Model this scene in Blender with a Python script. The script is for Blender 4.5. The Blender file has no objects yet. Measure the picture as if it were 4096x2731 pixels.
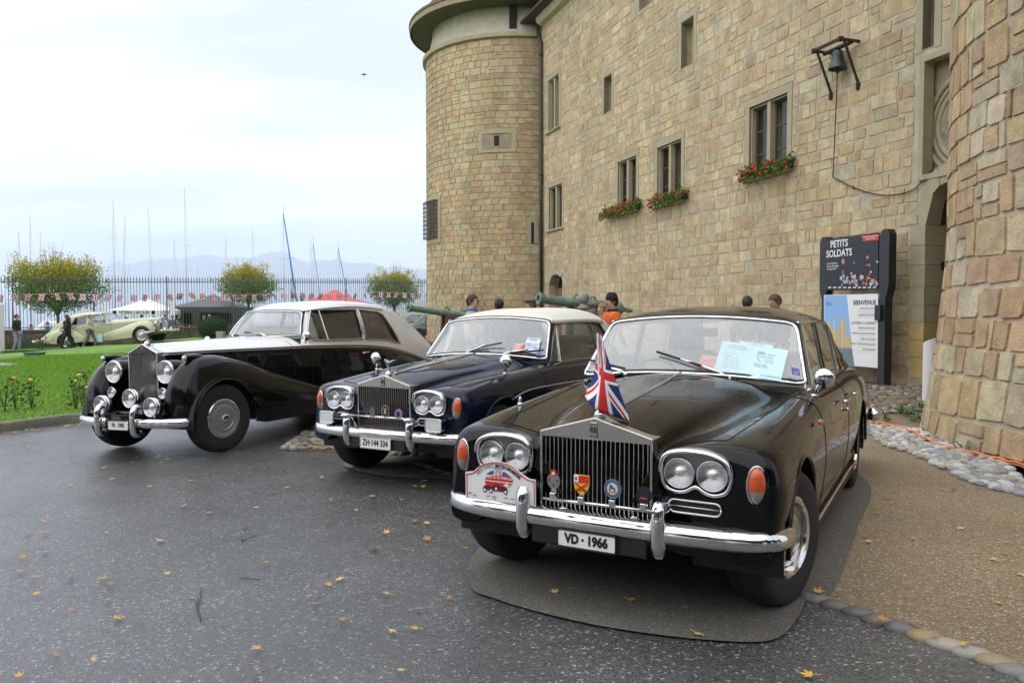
import bpy, bmesh, math, random
import numpy as np
from mathutils import Matrix, Vector
random.seed(7); rng = np.random.default_rng(7)
R = math.radians
scene = bpy.context.scene
col = scene.collection
# ---------------------------------------------------------------- camera
FOC, CAM_H, PITCH = 3112.5, 1.4825, 0.0377          # focal length in pixels of a 4096 px wide frame
CX, CY = 2048.0, 1365.5
cam = bpy.data.cameras.new('camera'); cam_o = bpy.data.objects.new('camera', cam); col.objects.link(cam_o)
cam.sensor_width = 36.0; cam.lens = FOC / 4096.0 * 36.0; cam.clip_start = 0.1; cam.clip_end = 40000
cam_o.location = (0, 0, CAM_H); cam_o.rotation_euler = (math.pi/2 - PITCH, 0, 0)
scene.camera = cam_o
# ---------------------------------------------------------------- sky and sun
SUN_EL, SUN_AZ = 46.0, (-0.80, -0.60)               # soft light from the lake side, behind the photographer
wd = bpy.data.worlds.new('World'); scene.world = wd; wd.use_nodes = True
nt = wd.node_tree; nt.nodes.clear()
def wn(t, **k):
    n = nt.nodes.new(t)
    for a, b in k.items(): setattr(n, a, b)
    return n
def wm(op, a, b=None, c=None):
    n = wn('ShaderNodeMath', operation=op)
    for i, v in enumerate((a, b, c)):
        if v is None: continue
        if isinstance(v, (int, float)): n.inputs[i].default_value = v
        else: nt.links.new(v, n.inputs[i])
    return n.outputs[0]
sky = wn('ShaderNodeTexSky', sky_type='NISHITA', sun_disc=False, sun_elevation=R(SUN_EL), sun_rotation=math.atan2(SUN_AZ[0], SUN_AZ[1]), air_density=1.0, dust_density=2.0, ozone_density=2.0)
tc = wn('ShaderNodeTexCoord'); sp = wn('ShaderNodeSeparateXYZ'); nt.links.new(tc.outputs['Generated'], sp.inputs[0])
zz = wm('ADD', wm('MAXIMUM', sp.outputs[2], 0.0), 0.16)
cb = wn('ShaderNodeCombineXYZ'); nt.links.new(wm('DIVIDE', sp.outputs[0], zz), cb.inputs[0]); nt.links.new(wm('DIVIDE', sp.outputs[1], zz), cb.inputs[1])
n1 = wn('ShaderNodeTexNoise'); n1.inputs['Scale'].default_value = 1.1; n1.inputs['Detail'].default_value = 6; n1.inputs['Roughness'].default_value = .55
mp = wn('ShaderNodeMapping'); mp.inputs['Scale'].default_value = (.55, 1.25, 1); mp.inputs['Location'].default_value = (2.3, .7, 0)
nt.links.new(cb.outputs[0], mp.inputs[0]); nt.links.new(mp.outputs[0], n1.inputs['Vector'])
rp = wn('ShaderNodeValToRGB'); rp.color_ramp.elements[0].position = .36; rp.color_ramp.elements[0].color = (6.3, 6.9, 7.9, 1); rp.color_ramp.elements[1].position = .62; rp.color_ramp.elements[1].color = (10.5, 10.65, 10.9, 1)
for e in rp.color_ramp.elements: e.color = [c/10 for c in e.color[:3]] + [1]
nt.links.new(n1.outputs[0], rp.inputs[0])
sc10 = wn('ShaderNodeVectorMath', operation='SCALE'); sc10.inputs[3].default_value = 10.0; nt.links.new(rp.outputs[0], sc10.inputs[0])
mx = wn('ShaderNodeMix', data_type='RGBA'); mx.inputs[0].default_value = .90
nt.links.new(sky.outputs[0], mx.inputs[6]); nt.links.new(sc10.outputs[0], mx.inputs[7])
bg = wn('ShaderNodeBackground'); bg.inputs['Strength'].default_value = .066
nt.links.new(mx.outputs[2], bg.inputs['Color'])
wo = wn('ShaderNodeOutputWorld'); nt.links.new(bg.outputs[0], wo.inputs[0])
sl = bpy.data.lights.new('sun', 'SUN'); sl.energy = 1.5; sl.angle = R(120); sl.color = (1, .965, .91)
so = bpy.data.objects.new('sun', sl); col.objects.link(so); so.location = (-20, -20, 40)
sd = Vector((SUN_AZ[0]*math.cos(R(SUN_EL)), SUN_AZ[1]*math.cos(R(SUN_EL)), math.sin(R(SUN_EL))))
so.rotation_euler = sd.to_track_quat('Z', 'Y').to_euler()
vs = scene.view_settings; vs.view_transform = 'Standard'; vs.look = 'None'; vs.exposure = 1.18; vs.gamma = 1.0; vs.use_curve_mapping = False
scene.cycles.max_bounces = 8; scene.cycles.volume_bounces = 2; scene.cycles.transparent_max_bounces = 14; scene.cycles.use_denoising = True
scene.cycles.caustics_reflective = False; scene.cycles.caustics_refractive = False
# ---------------------------------------------------------------- pixel -> world helpers (a pixel gives a direction only)
_fw = np.array([0, math.cos(PITCH), -math.sin(PITCH)]); _up = np.array([0, math.sin(PITCH), math.cos(PITCH)]); _rt = np.array([1., 0, 0]); _o = np.array([0, 0, CAM_H])
def ray(x, y): return _fw + _rt*(x-CX)/FOC - _up*(y-CY)/FOC
def gnd(x, y, z=0.):
    d = ray(x, y); return _o + d*((z-CAM_H)/d[2])
def atY(x, y, Y):
    d = ray(x, y); return _o + d*(Y/d[1])
def onplane(x, y, p0, n):
    d = ray(x, y); n = np.asarray(n, float); return _o + d*(np.dot(np.asarray(p0)-_o, n)/np.dot(d, n))
def proj(p):
    p = np.asarray(p, float)-_o; d = p@_fw; return np.array([CX+FOC*(p@_rt)/d, CY-FOC*(p@_up)/d])
# ---------------------------------------------------------------- materials
def mat(name, c=(.5,.5,.5), r=.5, m=0., streak=0., var=0., vscale=3., bump=0., bscale=40., coat=0., spec=.5, c2=None, attr=None, detail=5, drops=0., trans=0., emit=None, alpha=1.):
    M = bpy.data.materials.get(name)
    if M: return M
    M = bpy.data.materials.new(name); M.use_nodes = True; t = M.node_tree; b = t.nodes['Principled BSDF']
    b.inputs['Base Color'].default_value = (*c, 1); b.inputs['Roughness'].default_value = r; b.inputs['Metallic'].default_value = m
    b.inputs['Specular IOR Level'].default_value = spec
    if coat: b.inputs['Coat Weight'].default_value = coat; b.inputs['Coat Roughness'].default_value = .02; b.inputs['Coat IOR'].default_value = 1.4
    if trans: b.inputs['Transmission Weight'].default_value = trans
    if emit: b.inputs['Emission Color'].default_value = (*emit[:3], 1); b.inputs['Emission Strength'].default_value = emit[3]
    tcn = t.nodes.new('ShaderNodeTexCoord')
    cout = None
    if attr:
        a = t.nodes.new('ShaderNodeAttribute'); a.attribute_name = attr; cout = a.outputs['Color']
    if var or c2:
        n = t.nodes.new('ShaderNodeTexNoise'); n.inputs['Scale'].default_value = vscale; n.inputs['Detail'].default_value = detail; n.inputs['Roughness'].default_value = .65
        t.links.new(tcn.outputs['Object'], n.inputs['Vector'])
        mr = t.nodes.new('ShaderNodeMapRange'); mr.inputs[1].default_value = .3; mr.inputs[2].default_value = .7
        t.links.new(n.outputs[0], mr.inputs[0])
        mxn = t.nodes.new('ShaderNodeMix'); mxn.data_type = 'RGBA'; t.links.new(mr.outputs[0], mxn.inputs[0])
        if c2:
            mxn.inputs[6].default_value = (*c, 1); mxn.inputs[7].default_value = (*c2, 1)
            if cout: t.links.new(cout, mxn.inputs[6])
            cout = mxn.outputs[2]
        else:
            mr.inputs[3].default_value = 1-var; mr.inputs[4].default_value = 1+var
            vm = t.nodes.new('ShaderNodeVectorMath'); vm.operation = 'SCALE'
            if cout: t.links.new(cout, vm.inputs[0])
            else: vm.inputs[0].default_value = c
            t.links.new(mr.outputs[0], vm.inputs[3]); t.nodes.remove(mxn); cout = vm.outputs[0]
    if streak and cout:                         # broad weather stains, drawn out downwards
        mpn = t.nodes.new('ShaderNodeMapping'); mpn.inputs['Scale'].default_value = (.9, .9, .22); t.links.new(tcn.outputs['Object'], mpn.inputs[0])
        ns = t.nodes.new('ShaderNodeTexNoise'); ns.inputs['Scale'].default_value = 1.0; ns.inputs['Detail'].default_value = 7; ns.inputs['Roughness'].default_value = .62; t.links.new(mpn.outputs[0], ns.inputs['Vector'])
        ms_ = t.nodes.new('ShaderNodeMapRange'); ms_.inputs[1].default_value = .34; ms_.inputs[2].default_value = .60; ms_.inputs[3].default_value = 1-streak; ms_.inputs[4].default_value = 1.06; t.links.new(ns.outputs[0], ms_.inputs[0])
        sv = t.nodes.new('ShaderNodeVectorMath'); sv.operation = 'SCALE'; t.links.new(cout, sv.inputs[0]); t.links.new(ms_.outputs[0], sv.inputs[3]); cout = sv.outputs[0]
    if cout: t.links.new(cout, b.inputs['Base Color'])
    if bump:
        n2 = t.nodes.new('ShaderNodeTexNoise'); n2.inputs['Scale'].default_value = bscale; n2.inputs['Detail'].default_value = 6; n2.inputs['Roughness'].default_value = .6
        t.links.new(tcn.outputs['Object'], n2.inputs['Vector'])
        bp = t.nodes.new('ShaderNodeBump'); bp.inputs['Strength'].default_value = 1; bp.inputs['Distance'].default_value = bump
        t.links.new(n2.outputs[0], bp.inputs['Height']); t.links.new(bp.outputs[0], b.inputs['Normal'])
    if drops:                                   # rain drops standing on the paint: small domes on up-facing faces
        vo = t.nodes.new('ShaderNodeTexVoronoi'); vo.inputs['Scale'].default_value = drops; vo.inputs['Randomness'].default_value = 1
        t.links.new(tcn.outputs['Object'], vo.inputs['Vector'])
        sc_n = t.nodes.new('ShaderNodeSeparateColor'); t.links.new(vo.outputs['Color'], sc_n.inputs[0]); gt = t.nodes.new('ShaderNodeMath'); gt.operation = 'GREATER_THAN'; gt.inputs[1].default_value = .70; t.links.new(sc_n.outputs[0], gt.inputs[0])
        sm = t.nodes.new('ShaderNodeMapRange'); sm.interpolation_type = 'SMOOTHSTEP'; sm.inputs[1].default_value = .30; sm.inputs[2].default_value = .06
        t.links.new(vo.outputs['Distance'], sm.inputs[0])
        gm = t.nodes.new('ShaderNodeNewGeometry'); sx = t.nodes.new('ShaderNodeSeparateXYZ'); t.links.new(gm.outputs['Normal'], sx.inputs[0])
        up = t.nodes.new('ShaderNodeMapRange'); up.inputs[1].default_value = .25; up.inputs[2].default_value = .7; t.links.new(sx.outputs[2], up.inputs[0])
        ml = t.nodes.new('ShaderNodeMath'); ml.operation = 'MULTIPLY'; t.links.new(sm.outputs[0], ml.inputs[0]); t.links.new(up.outputs[0], ml.inputs[1])
        bp = t.nodes.new('ShaderNodeBump'); bp.inputs['Strength'].default_value = 1; bp.inputs['Distance'].default_value = .003
        ml2 = t.nodes.new('ShaderNodeMath'); ml2.operation = 'MULTIPLY'; t.links.new(ml.outputs[0], ml2.inputs[0]); t.links.new(gt.outputs[0], ml2.inputs[1]); t.links.new(ml2.outputs[0], bp.inputs['Height']); t.links.new(bp.outputs[0], b.inputs['Normal'])
        if coat: t.links.new(bp.outputs[0], b.inputs['Coat Normal'])
    return M
def glass(name, tint=(.9,.95,.95), refl=1.0, ior=1.5, mist=0.):
    M = bpy.data.materials.get(name)
    if M: return M
    M = bpy.data.materials.new(name); M.use_nodes = True; t = M.node_tree; t.nodes.clear()
    tr = t.nodes.new('ShaderNodeBsdfTransparent'); tr.inputs[0].default_value = (*tint, 1)
    gl = t.nodes.new('ShaderNodeBsdfGlossy'); gl.inputs['Roughness'].default_value = .01; gl.inputs[0].default_value = (refl, refl, refl, 1)
    fr = t.nodes.new('ShaderNodeFresnel'); gb = t.nodes.new('ShaderNodeNewGeometry'); io = t.nodes.new('ShaderNodeMapRange'); io.inputs[3].default_value = ior; io.inputs[4].default_value = 1/ior; t.links.new(gb.outputs['Backfacing'], io.inputs[0]); t.links.new(io.outputs[0], fr.inputs[0])   # a thin pane mirrors alike from both sides
    ms = t.nodes.new('ShaderNodeMixShader'); o = t.nodes.new('ShaderNodeOutputMaterial')
    t.links.new(fr.outputs[0], ms.inputs[0]); src = tr.outputs[0]
    if mist:                                    # condensation and fine rain on the pane
        df = t.nodes.new('ShaderNodeBsdfDiffuse'); df.inputs[0].default_value = (.8, .84, .86, 1); tl = t.nodes.new('ShaderNodeBsdfTranslucent'); tl.inputs[0].default_value = (.8, .84, .86, 1); ad = t.nodes.new('ShaderNodeMixShader'); ad.inputs[0].default_value = .35
        t.links.new(df.outputs[0], ad.inputs[1]); t.links.new(tl.outputs[0], ad.inputs[2]); m2 = t.nodes.new('ShaderNodeMixShader'); tc_ = t.nodes.new('ShaderNodeTexCoord')
        vo = t.nodes.new('ShaderNodeTexVoronoi'); vo.inputs['Scale'].default_value = 70; t.links.new(tc_.outputs['Object'], vo.inputs['Vector']); mr = t.nodes.new('ShaderNodeMapRange'); mr.inputs[1].default_value = .12; mr.inputs[2].default_value = .2; mr.inputs[3].default_value = min(1, mist*2.2); mr.inputs[4].default_value = mist; t.links.new(vo.outputs['Distance'], mr.inputs[0]); t.links.new(mr.outputs[0], m2.inputs[0])
        t.links.new(src, m2.inputs[1]); t.links.new(ad.outputs[0], m2.inputs[2]); src = m2.outputs[0]
    t.links.new(src, ms.inputs[1]); t.links.new(gl.outputs[0], ms.inputs[2]); t.links.new(ms.outputs[0], o.inputs[0])
    return M
# ---------------------------------------------------------------- object helpers
def props(o, label=None, cat=None, group=None, kind=None):
    if label: o['label'] = label
    if cat: o['category'] = cat
    if group: o['group'] = group
    if kind: o['kind'] = kind
    return o
def link(name, me, parent=None, **k):
    o = bpy.data.objects.new(name, me); col.objects.link(o)
    if parent is not None: o.parent = parent
    return props(o, **k)
def empty(name, loc=(0,0,0), rz=0., **k):
    o = bpy.data.objects.new(name, None); col.objects.link(o); o.location = loc; o.rotation_euler = (0, 0, rz); o.empty_display_size = .1
    return props(o, **k)
def mkmesh(name, V, F, M, smooth=False, cols=None, uv=None, auto=None):
    me = bpy.data.meshes.new(name)
    me.from_pydata([tuple(map(float, v)) for v in V], [], [tuple(map(int, f)) for f in F])
    if M is not None: me.materials.append(M)
    if smooth: me.polygons.foreach_set('use_smooth', [True]*len(me.polygons))
    if cols is not None:
        a = me.color_attributes.new('Col', 'FLOAT_COLOR', 'CORNER')
        nl = [len(p.vertices) for p in me.polygons]
        arr = np.repeat(np.asarray(cols, float), nl, axis=0); arr = np.hstack([arr, np.ones((len(arr), 1))])
        a.data.foreach_set('color', arr.ravel())
    if uv is not None:
        l = me.uv_layers.new(name='UVMap'); uv = np.asarray(uv, float)
        idx = np.zeros(len(me.loops), int); me.loops.foreach_get('vertex_index', idx); l.data.foreach_set('uv', uv[idx].ravel())
    me.update()
    if auto is not None:
        if not smooth: me.polygons.foreach_set('use_smooth', [True]*len(me.polygons))
        me.set_sharp_from_angle(angle=R(auto))
    return me
class MB:
    def __init__(s): s.V = []; s.F = []; s.C = []
    def add(s, V, F, c=None):
        b = len(s.V); s.V += [tuple(v) for v in V]; s.F += [tuple(i+b for i in f) for f in F]
        if c is not None: s.C += [c]*len(F)
        return s
    def box(s, c, d, rot=None, bev=0., top=None, cc=None):
        x, y, z = d[0]/2, d[1]/2, d[2]/2
        if bev:
            bm = bmesh.new(); bmesh.ops.create_cube(bm, size=1)
            for v in bm.verts: v.co = Vector((v.co.x*d[0], v.co.y*d[1], v.co.z*d[2]))
            bmesh.ops.bevel(bm, geom=bm.edges[:], offset=bev, segments=2, affect='EDGES', profile=.5)
            bm.verts.index_update(); V = [v.co.copy() for v in bm.verts]; F = [[v.index for v in f.verts] for f in bm.faces]; bm.free()
        else:
            V = [Vector(p) for p in ((-x,-y,-z),(x,-y,-z),(x,y,-z),(-x,y,-z),(-x,-y,z),(x,-y,z),(x,y,z),(-x,y,z))]
            if top is not None:
                for v in V[4:]: v.x *= top; v.y *= top
            F = [(3,2,1,0),(4,5,6,7),(0,1,5,4),(1,2,6,5),(2,3,7,6),(3,0,4,7)]
        if rot is not None:
            m = rot if isinstance(rot, Matrix) else Matrix.Rotation(rot, 3, 'Z'); V = [m @ v for v in V]
        c = Vector(c); return s.add([v+c for v in V], F, cc)
    def beam(s, a, b, w, h=None, cc=None):
        a, b = Vector(a), Vector(b); d = b-a; q = d.to_track_quat('Z', 'Y').to_matrix()
        return s.box((a+b)/2, (w, h or w, d.length), q, cc=cc)
    def tube(s, path, r, n=8, closed=False, caps=True, flat=1.0, upv=None):
        P = [Vector(p) for p in path]; m = len(P); rs = r if hasattr(r, '__len__') else [r]*m
        V = []; prev = None
        for i, p in enumerate(P):
            if closed: t = (P[(i+1) % m]-P[i-1])
            else: t = (P[min(i+1, m-1)]-P[max(i-1, 0)])
            t = t.normalized() if t.length > 1e-9 else Vector((0, 0, 1))
            if prev is None:
                u = Vector(upv) if upv else Vector((0, 0, 1)); 
                if abs(u.dot(t)) > .95: u = Vector((1, 0, 0))
            else: u = prev
            u = (u-t*u.dot(t)).normalized(); prev = u; w = t.cross(u)
            for k in range(n):
                a = 2*math.pi*k/n; V.append(p+u*(math.cos(a)*rs[i])+w*(math.sin(a)*rs[i]*flat))
        F = []
        for i in range(m if closed else m-1):
            j = (i+1) % m
            for k in range(n): F.append((i*n+k, i*n+(k+1) % n, j*n+(k+1) % n, j*n+k))
        if caps and not closed: F += [tuple(range(n))[::-1], tuple((m-1)*n+k for k in range(n))]
        return s.add(V, F)
    def lathe(s, prof, n=24, o=(0,0,0), axis='Z', caps=True, M=None):
        V = []; F = []; m = len(prof)
        for r, z in prof:
            for k in range(n):
                a = 2*math.pi*k/n; p = Vector((r*math.cos(a), r*math.sin(a), z))
                if axis == 'X': p = Vector((p.z, p.x, p.y))
                elif axis == 'Y': p = Vector((p.y, p.z, p.x))
                if M is not None: p = M @ p
                V.append(p+Vector(o))
        for i in range(m-1):
            for k in range(n): F.append((i*n+k, i*n+(k+1) % n, (i+1)*n+(k+1) % n, (i+1)*n+k))
        if caps:
            if prof[0][0] > 1e-6: F.append(tuple(range(n))[::-1])
            if prof[-1][0] > 1e-6: F.append(tuple((m-1)*n+k for k in range(n)))
        return s.add(V, F)
    def grid(s, G, flip=False, wrapu=False, wrapv=False):
        G = np.asarray(G, float); a, b = G.shape[:2]; F = []
        for i in range(a if wrapu else a-1):
            for j in range(b if wrapv else b-1):
                q = (i*b+j, ((i+1) % a)*b+j, ((i+1) % a)*b+(j+1) % b, i*b+(j+1) % b); F.append(q[::-1] if flip else q)
        return s.add(G.reshape(-1, 3), F)
    def prism(s, poly, a, b, f):                 # polygon (2D) extruded from a to b; f(x,y,t) -> 3D
        n = len(poly); V = [f(x, y, a) for x, y in poly]+[f(x, y, b) for x, y in poly]
        F = [tuple(range(n))[::-1], tuple(range(n, 2*n))]+[(i, (i+1) % n, n+(i+1) % n, n+i) for i in range(n)]
        return s.add(V, F)
    def blob(s, c, r, n=2, jit=0., sq=None):
        bm = bmesh.new(); bmesh.ops.create_icosphere(bm, subdivisions=n, radius=1)
        bm.verts.index_update()
        V = []
        for v in bm.verts:
            k = 1+random.uniform(-jit, jit); p = v.co*k
            if sq: p = Vector([math.copysign(abs(x)**sq, x) for x in p])
            V.append(Vector((p.x*r[0]+c[0], p.y*r[1]+c[1], p.z*r[2]+c[2])))
        s.add(V, [[v.index for v in f.verts] for f in bm.faces]); bm.free(); return s
    def mesh(s, name, M, smooth=False, auto=None, uv=None): return mkmesh(name, s.V, s.F, M, smooth, s.C if s.C and len(s.C) == len(s.F) else None, uv, auto)
    def obj(s, name, M, parent=None, smooth=False, auto=None, **k): return link(name, s.mesh(name, M, smooth, auto), parent, **k)
def text(name, body, size, M, parent, mtx, align='CENTER', bold=0., ext=.001, sx=1., shear=0., space=1.):
    cu = bpy.data.curves.new(name, 'FONT'); cu.body = body; cu.size = size; cu.align_x = align; cu.align_y = 'CENTER'; cu.extrude = ext; cu.offset = bold; cu.shear = shear; cu.space_character = space; cu.resolution_u = 3
    cu.materials.append(M); tmp = bpy.data.objects.new(name, cu); col.objects.link(tmp); me = bpy.data.meshes.new_from_object(tmp); bpy.data.objects.remove(tmp); bpy.data.curves.remove(cu)
    o = bpy.data.objects.new(name, me); col.objects.link(o)
    if parent is not None: o.parent = parent
    o.matrix_local = mtx @ Matrix.Diagonal((sx, 1, 1, 1)); return o
def frame(o, x, y):                               # 4x4 with given origin, x axis and y axis (z = x cross y)
    x = Vector(x).normalized(); y = Vector(y); y = (y-x*y.dot(x)).normalized(); z = x.cross(y)
    return Matrix(((x.x, y.x, z.x, o[0]), (x.y, y.y, z.y, o[1]), (x.z, y.z, z.z, o[2]), (0, 0, 0, 1)))
def catmull(P, n, closed=False):
    P = np.asarray(P, float); out = []; m = len(P)
    for i in range(m if closed else m-1):
        p0 = P[(i-1) % m] if closed or i > 0 else 2*P[0]-P[1]; p1 = P[i]; p2 = P[(i+1) % m]; p3 = P[(i+2) % m] if closed or i+2 < m else 2*P[-1]-P[-2]
        for t in np.linspace(0, 1, n, endpoint=False):
            out.append(.5*((2*p1)+(-p0+p2)*t+(2*p0-5*p1+4*p2-p3)*t*t+(-p0+3*p1-3*p2+p3)*t**3))
    if not closed: out.append(P[-1])
    return np.array(out)
def rounded(w, h, r, n=5):                        # rounded rectangle outline
    out = []
    for cx, cy, a0 in ((w/2-r, h/2-r, 0), (-w/2+r, h/2-r, 90), (-w/2+r, -h/2+r, 180), (w/2-r, -h/2+r, 270)):
        for k in range(n+1):
            a = R(a0+90*k/n); out.append((cx+r*math.cos(a), cy+r*math.sin(a)))
    return out
# ---------------------------------------------------------------- ground height
def smooth01(t): t = np.clip(t, 0, 1); return t*t*(3-2*t)
def gz(X, Y):
    X = np.asarray(X, float); Y = np.asarray(Y, float); t = np.maximum(0, .3-X)
    near = np.where(t < 6, -.016*t-.0016*t*t, -.016*6-.0016*36-.012*(t-6))
    far = np.interp(X, [-60, -24, -20.6, -17.2, -13, -6], [-.5, -.42, -.28, .02, .17, .17])
    k = smooth01((Y-16)/16.)
    far = far*smooth01((-X-1)/5.)
    return near*(1-k)+far*k
# ================================================================ ground, courtyard, lawn, lake
def wet_asphalt():
    M = bpy.data.materials.new('wet_asphalt'); M.use_nodes = True; t = M.node_tree; b = t.nodes['Principled BSDF']
    def N(ty, **k):
        n = t.nodes.new(ty)
        for a, v in k.items(): setattr(n, a, v)
        return n
    g = N('ShaderNodeNewGeometry')
    def noise(sc, det=4, ro=.6):
        n = N('ShaderNodeTexNoise'); n.inputs['Scale'].default_value = sc; n.inputs['Detail'].default_value = det; n.inputs['Roughness'].default_value = ro; t.links.new(g.outputs['Position'], n.inputs['Vector']); return n.outputs[0]
    def rng_(x, a, b_, c, d):
        n = N('ShaderNodeMapRange'); n.inputs[1].default_value = a; n.inputs[2].default_value = b_; n.inputs[3].default_value = c; n.inputs[4].default_value = d; t.links.new(x, n.inputs[0]); return n.outputs[0]
    vo = N('ShaderNodeTexVoronoi'); vo.inputs['Scale'].default_value = 95; t.links.new(g.outputs['Position'], vo.inputs['Vector'])
    patch = noise(.55, 5, .6); fine = noise(160, 3, .7)
    wet = rng_(patch, .40, .62, 1, 0)
    ramp = N('ShaderNodeValToRGB'); e = ramp.color_ramp.elements; e[0].position = .1; e[0].color = (.046, .046, .046, 1); e[1].position = .93; e[1].color = (.105, .104, .103, 1)
    sp = N('ShaderNodeSeparateColor'); t.links.new(vo.outputs['Color'], sp.inputs[0]); t.links.new(sp.outputs[0], ramp.inputs[0])
    ne = ramp.color_ramp.elements.new(.985); ne.color = (.34, .335, .32, 1)
    vm = N('ShaderNodeVectorMath', operation='SCALE'); t.links.new(ramp.outputs[0], vm.inputs[0]); t.links.new(rng_(noise(.9, 8, .7), .32, .68, .62, 1.25), vm.inputs[3])
    t.links.new(vm.outputs[0], b.inputs['Base Color'])
    t.links.new(rng_(patch, .36, .66, .26, .52), b.inputs['Roughness']); b.inputs['Specular IOR Level'].default_value = .55
    b.inputs['Coat Weight'].default_value = .45; b.inputs['Coat Roughness'].default_value = .12
    bp = N('ShaderNodeBump'); bp.inputs['Distance'].default_value = .006; bp.inputs['Strength'].default_value = .8
    mu = N('ShaderNodeMath', operation='ADD'); t.links.new(vo.outputs['Distance'], mu.inputs[0]); t.links.new(fine, mu.inputs[1]); t.links.new(mu.outputs[0], bp.inputs['Height'])
    t.links.new(bp.outputs[0], b.inputs['Normal'])
    bp2 = N('ShaderNodeBump'); bp2.inputs['Distance'].default_value = .002; bp2.inputs['Strength'].default_value = .6; t.links.new(mu.outputs[0], bp2.inputs['Height']); t.links.new(bp2.outputs[0], b.inputs['Coat Normal'])
    return M
def speckle(name, pal, vsc, rough, bump, pscale=.6, pvar=.18):   # gravel-like surface: voronoi cells of several colours
    M = bpy.data.materials.new(name); M.use_nodes = True; t = M.node_tree; b = t.nodes['Principled BSDF']
    g = t.nodes.new('ShaderNodeNewGeometry')
    vo = t.nodes.new('ShaderNodeTexVoronoi'); vo.inputs['Scale'].default_value = vsc; t.links.new(g.outputs['Position'], vo.inputs['Vector'])
    sp = t.nodes.new('ShaderNodeSeparateColor'); t.links.new(vo.outputs['Color'], sp.inputs[0])
    rp = t.nodes.new('ShaderNodeValToRGB'); rp.color_ramp.interpolation = 'CONSTANT'
    el = rp.color_ramp.elements; el[0].color = (*pal[0][1], 1); el[0].position = pal[0][0]; el[1].color = (*pal[1][1], 1); el[1].position = pal[1][0]
    for p, c in pal[2:]: ne = el.new(p); ne.color = (*c, 1)
    t.links.new(sp.outputs[0], rp.inputs[0])
    n = t.nodes.new('ShaderNodeTexNoise'); n.inputs['Scale'].default_value = pscale; n.inputs['Detail'].default_value = 6; t.links.new(g.outputs['Position'], n.inputs['Vector'])
    mr = t.nodes.new('ShaderNodeMapRange'); mr.inputs[1].default_value = .3; mr.inputs[2].default_value = .7; mr.inputs[3].default_value = 1-pvar; mr.inputs[4].default_value = 1+pvar; t.links.new(n.outputs[0], mr.inputs[0])
    vm = t.nodes.new('ShaderNodeVectorMath'); vm.operation = 'SCALE'; t.links.new(rp.outputs[0], vm.inputs[0]); t.links.new(mr.outputs[0], vm.inputs[3]); t.links.new(vm.outputs[0], b.inputs['Base Color'])
    b.inputs['Roughness'].default_value = rough
    iv = t.nodes.new('ShaderNodeMath'); iv.operation = 'SUBTRACT'; iv.inputs[0].default_value = 1; t.links.new(vo.outputs['Distance'], iv.inputs[1])
    bp = t.nodes.new('ShaderNodeBump'); bp.inputs['Distance'].default_value = bump; t.links.new(iv.outputs[0], bp.inputs['Height']); t.links.new(bp.outputs[0], b.inputs['Normal'])
    return M
def sheet(name, poly, dz, M, res=.5, kind='structure', thick=0.):
    bm = bmesh.new(); vs_ = [bm.verts.new((x, y, 0)) for x, y in poly]; f = bm.faces.new(vs_)
    bmesh.ops.triangulate(bm, faces=[f])
    for ax in (0, 1):
        lo = min(p[ax] for p in poly); hi = max(p[ax] for p in poly); no = (1, 0, 0) if ax == 0 else (0, 1, 0)
        n = int((hi-lo)/res)
        for i in range(1, n+1):
            q = [0, 0, 0]; q[ax] = lo+(hi-lo)*i/(n+1)
            bmesh.ops.bisect_plane(bm, geom=bm.verts[:]+bm.edges[:]+bm.faces[:], plane_co=q, plane_no=no)
    bm.normal_update()
    for f in bm.faces:
        if f.normal.z < 0: f.normal_flip()
    for v in bm.verts: v.co.z = float(gz(v.co.x, v.co.y))+dz
    me = bpy.data.meshes.new(name); bm.to_mesh(me); bm.free(); me.materials.append(M); me.polygons.foreach_set('use_smooth', [True]*len(me.polygons))
    return link(name, me, kind=kind)
M_asph = wet_asphalt()
xs = np.concatenate([[-900, -300, -150], np.linspace(-90, -16, 20), np.linspace(-14, 8, 45), np.linspace(10, 60, 12), [150, 300, 900]]); ys = np.concatenate([[-900, -300, -100], np.linspace(-25, 0, 8), np.linspace(1, 40, 60), np.linspace(42, 75, 10)])
XX, YY = np.meshgrid(xs, ys, indexing='ij'); G = np.stack([XX, YY, gz(XX, YY)], -1)
link('ground', MB().grid(G).mesh('ground', M_asph, smooth=True), kind='structure')
M_beige = speckle('washed_aggregate', [(0, (.175, .125, .068)), (.3, (.225, .165, .092)), (.58, (.155, .115, .066)), (.74, (.27, .215, .135)), (.90, (.36, .31, .23)), (.975, (.48, .45, .40))], 115, .5, .004, .5, .22)
M_dry = speckle('dry_asphalt', [(0, (.10, .092, .078)), (.45, (.12, .11, .093)), (.75, (.085, .079, .068)), (.93, (.2, .18, .15))], 105, .75, .003, .7, .1)
M_mud = mat('joint_soil', (.09, .07, .045), .9, var=.3, vscale=6, bump=.01, bscale=30)
M_cobfar = speckle('cobble_far', [(0, (.10, .085, .065)), (.3, (.16, .13, .095)), (.6, (.075, .068, .06)), (.8, (.2, .16, .11))], 9, .5, .03, .4, .2)
EDGE = [(3.6, 1.2), (2.85, 2.2), (2.12, 3.22), (1.56, 3.98), (.9, 4.95), (.0, 6.3), (-.9, 7.6), (-1.85, 8.45), (-2.62, 8.62)]
sheet('path', EDGE+[(-2.62, 9.2), (0.2, 9.6), (3.6, 10.9), (6.2, 11.35), (9.5, 12.0), (13, 8), (13, 1.2)], .006, M_beige, .6)
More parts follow.
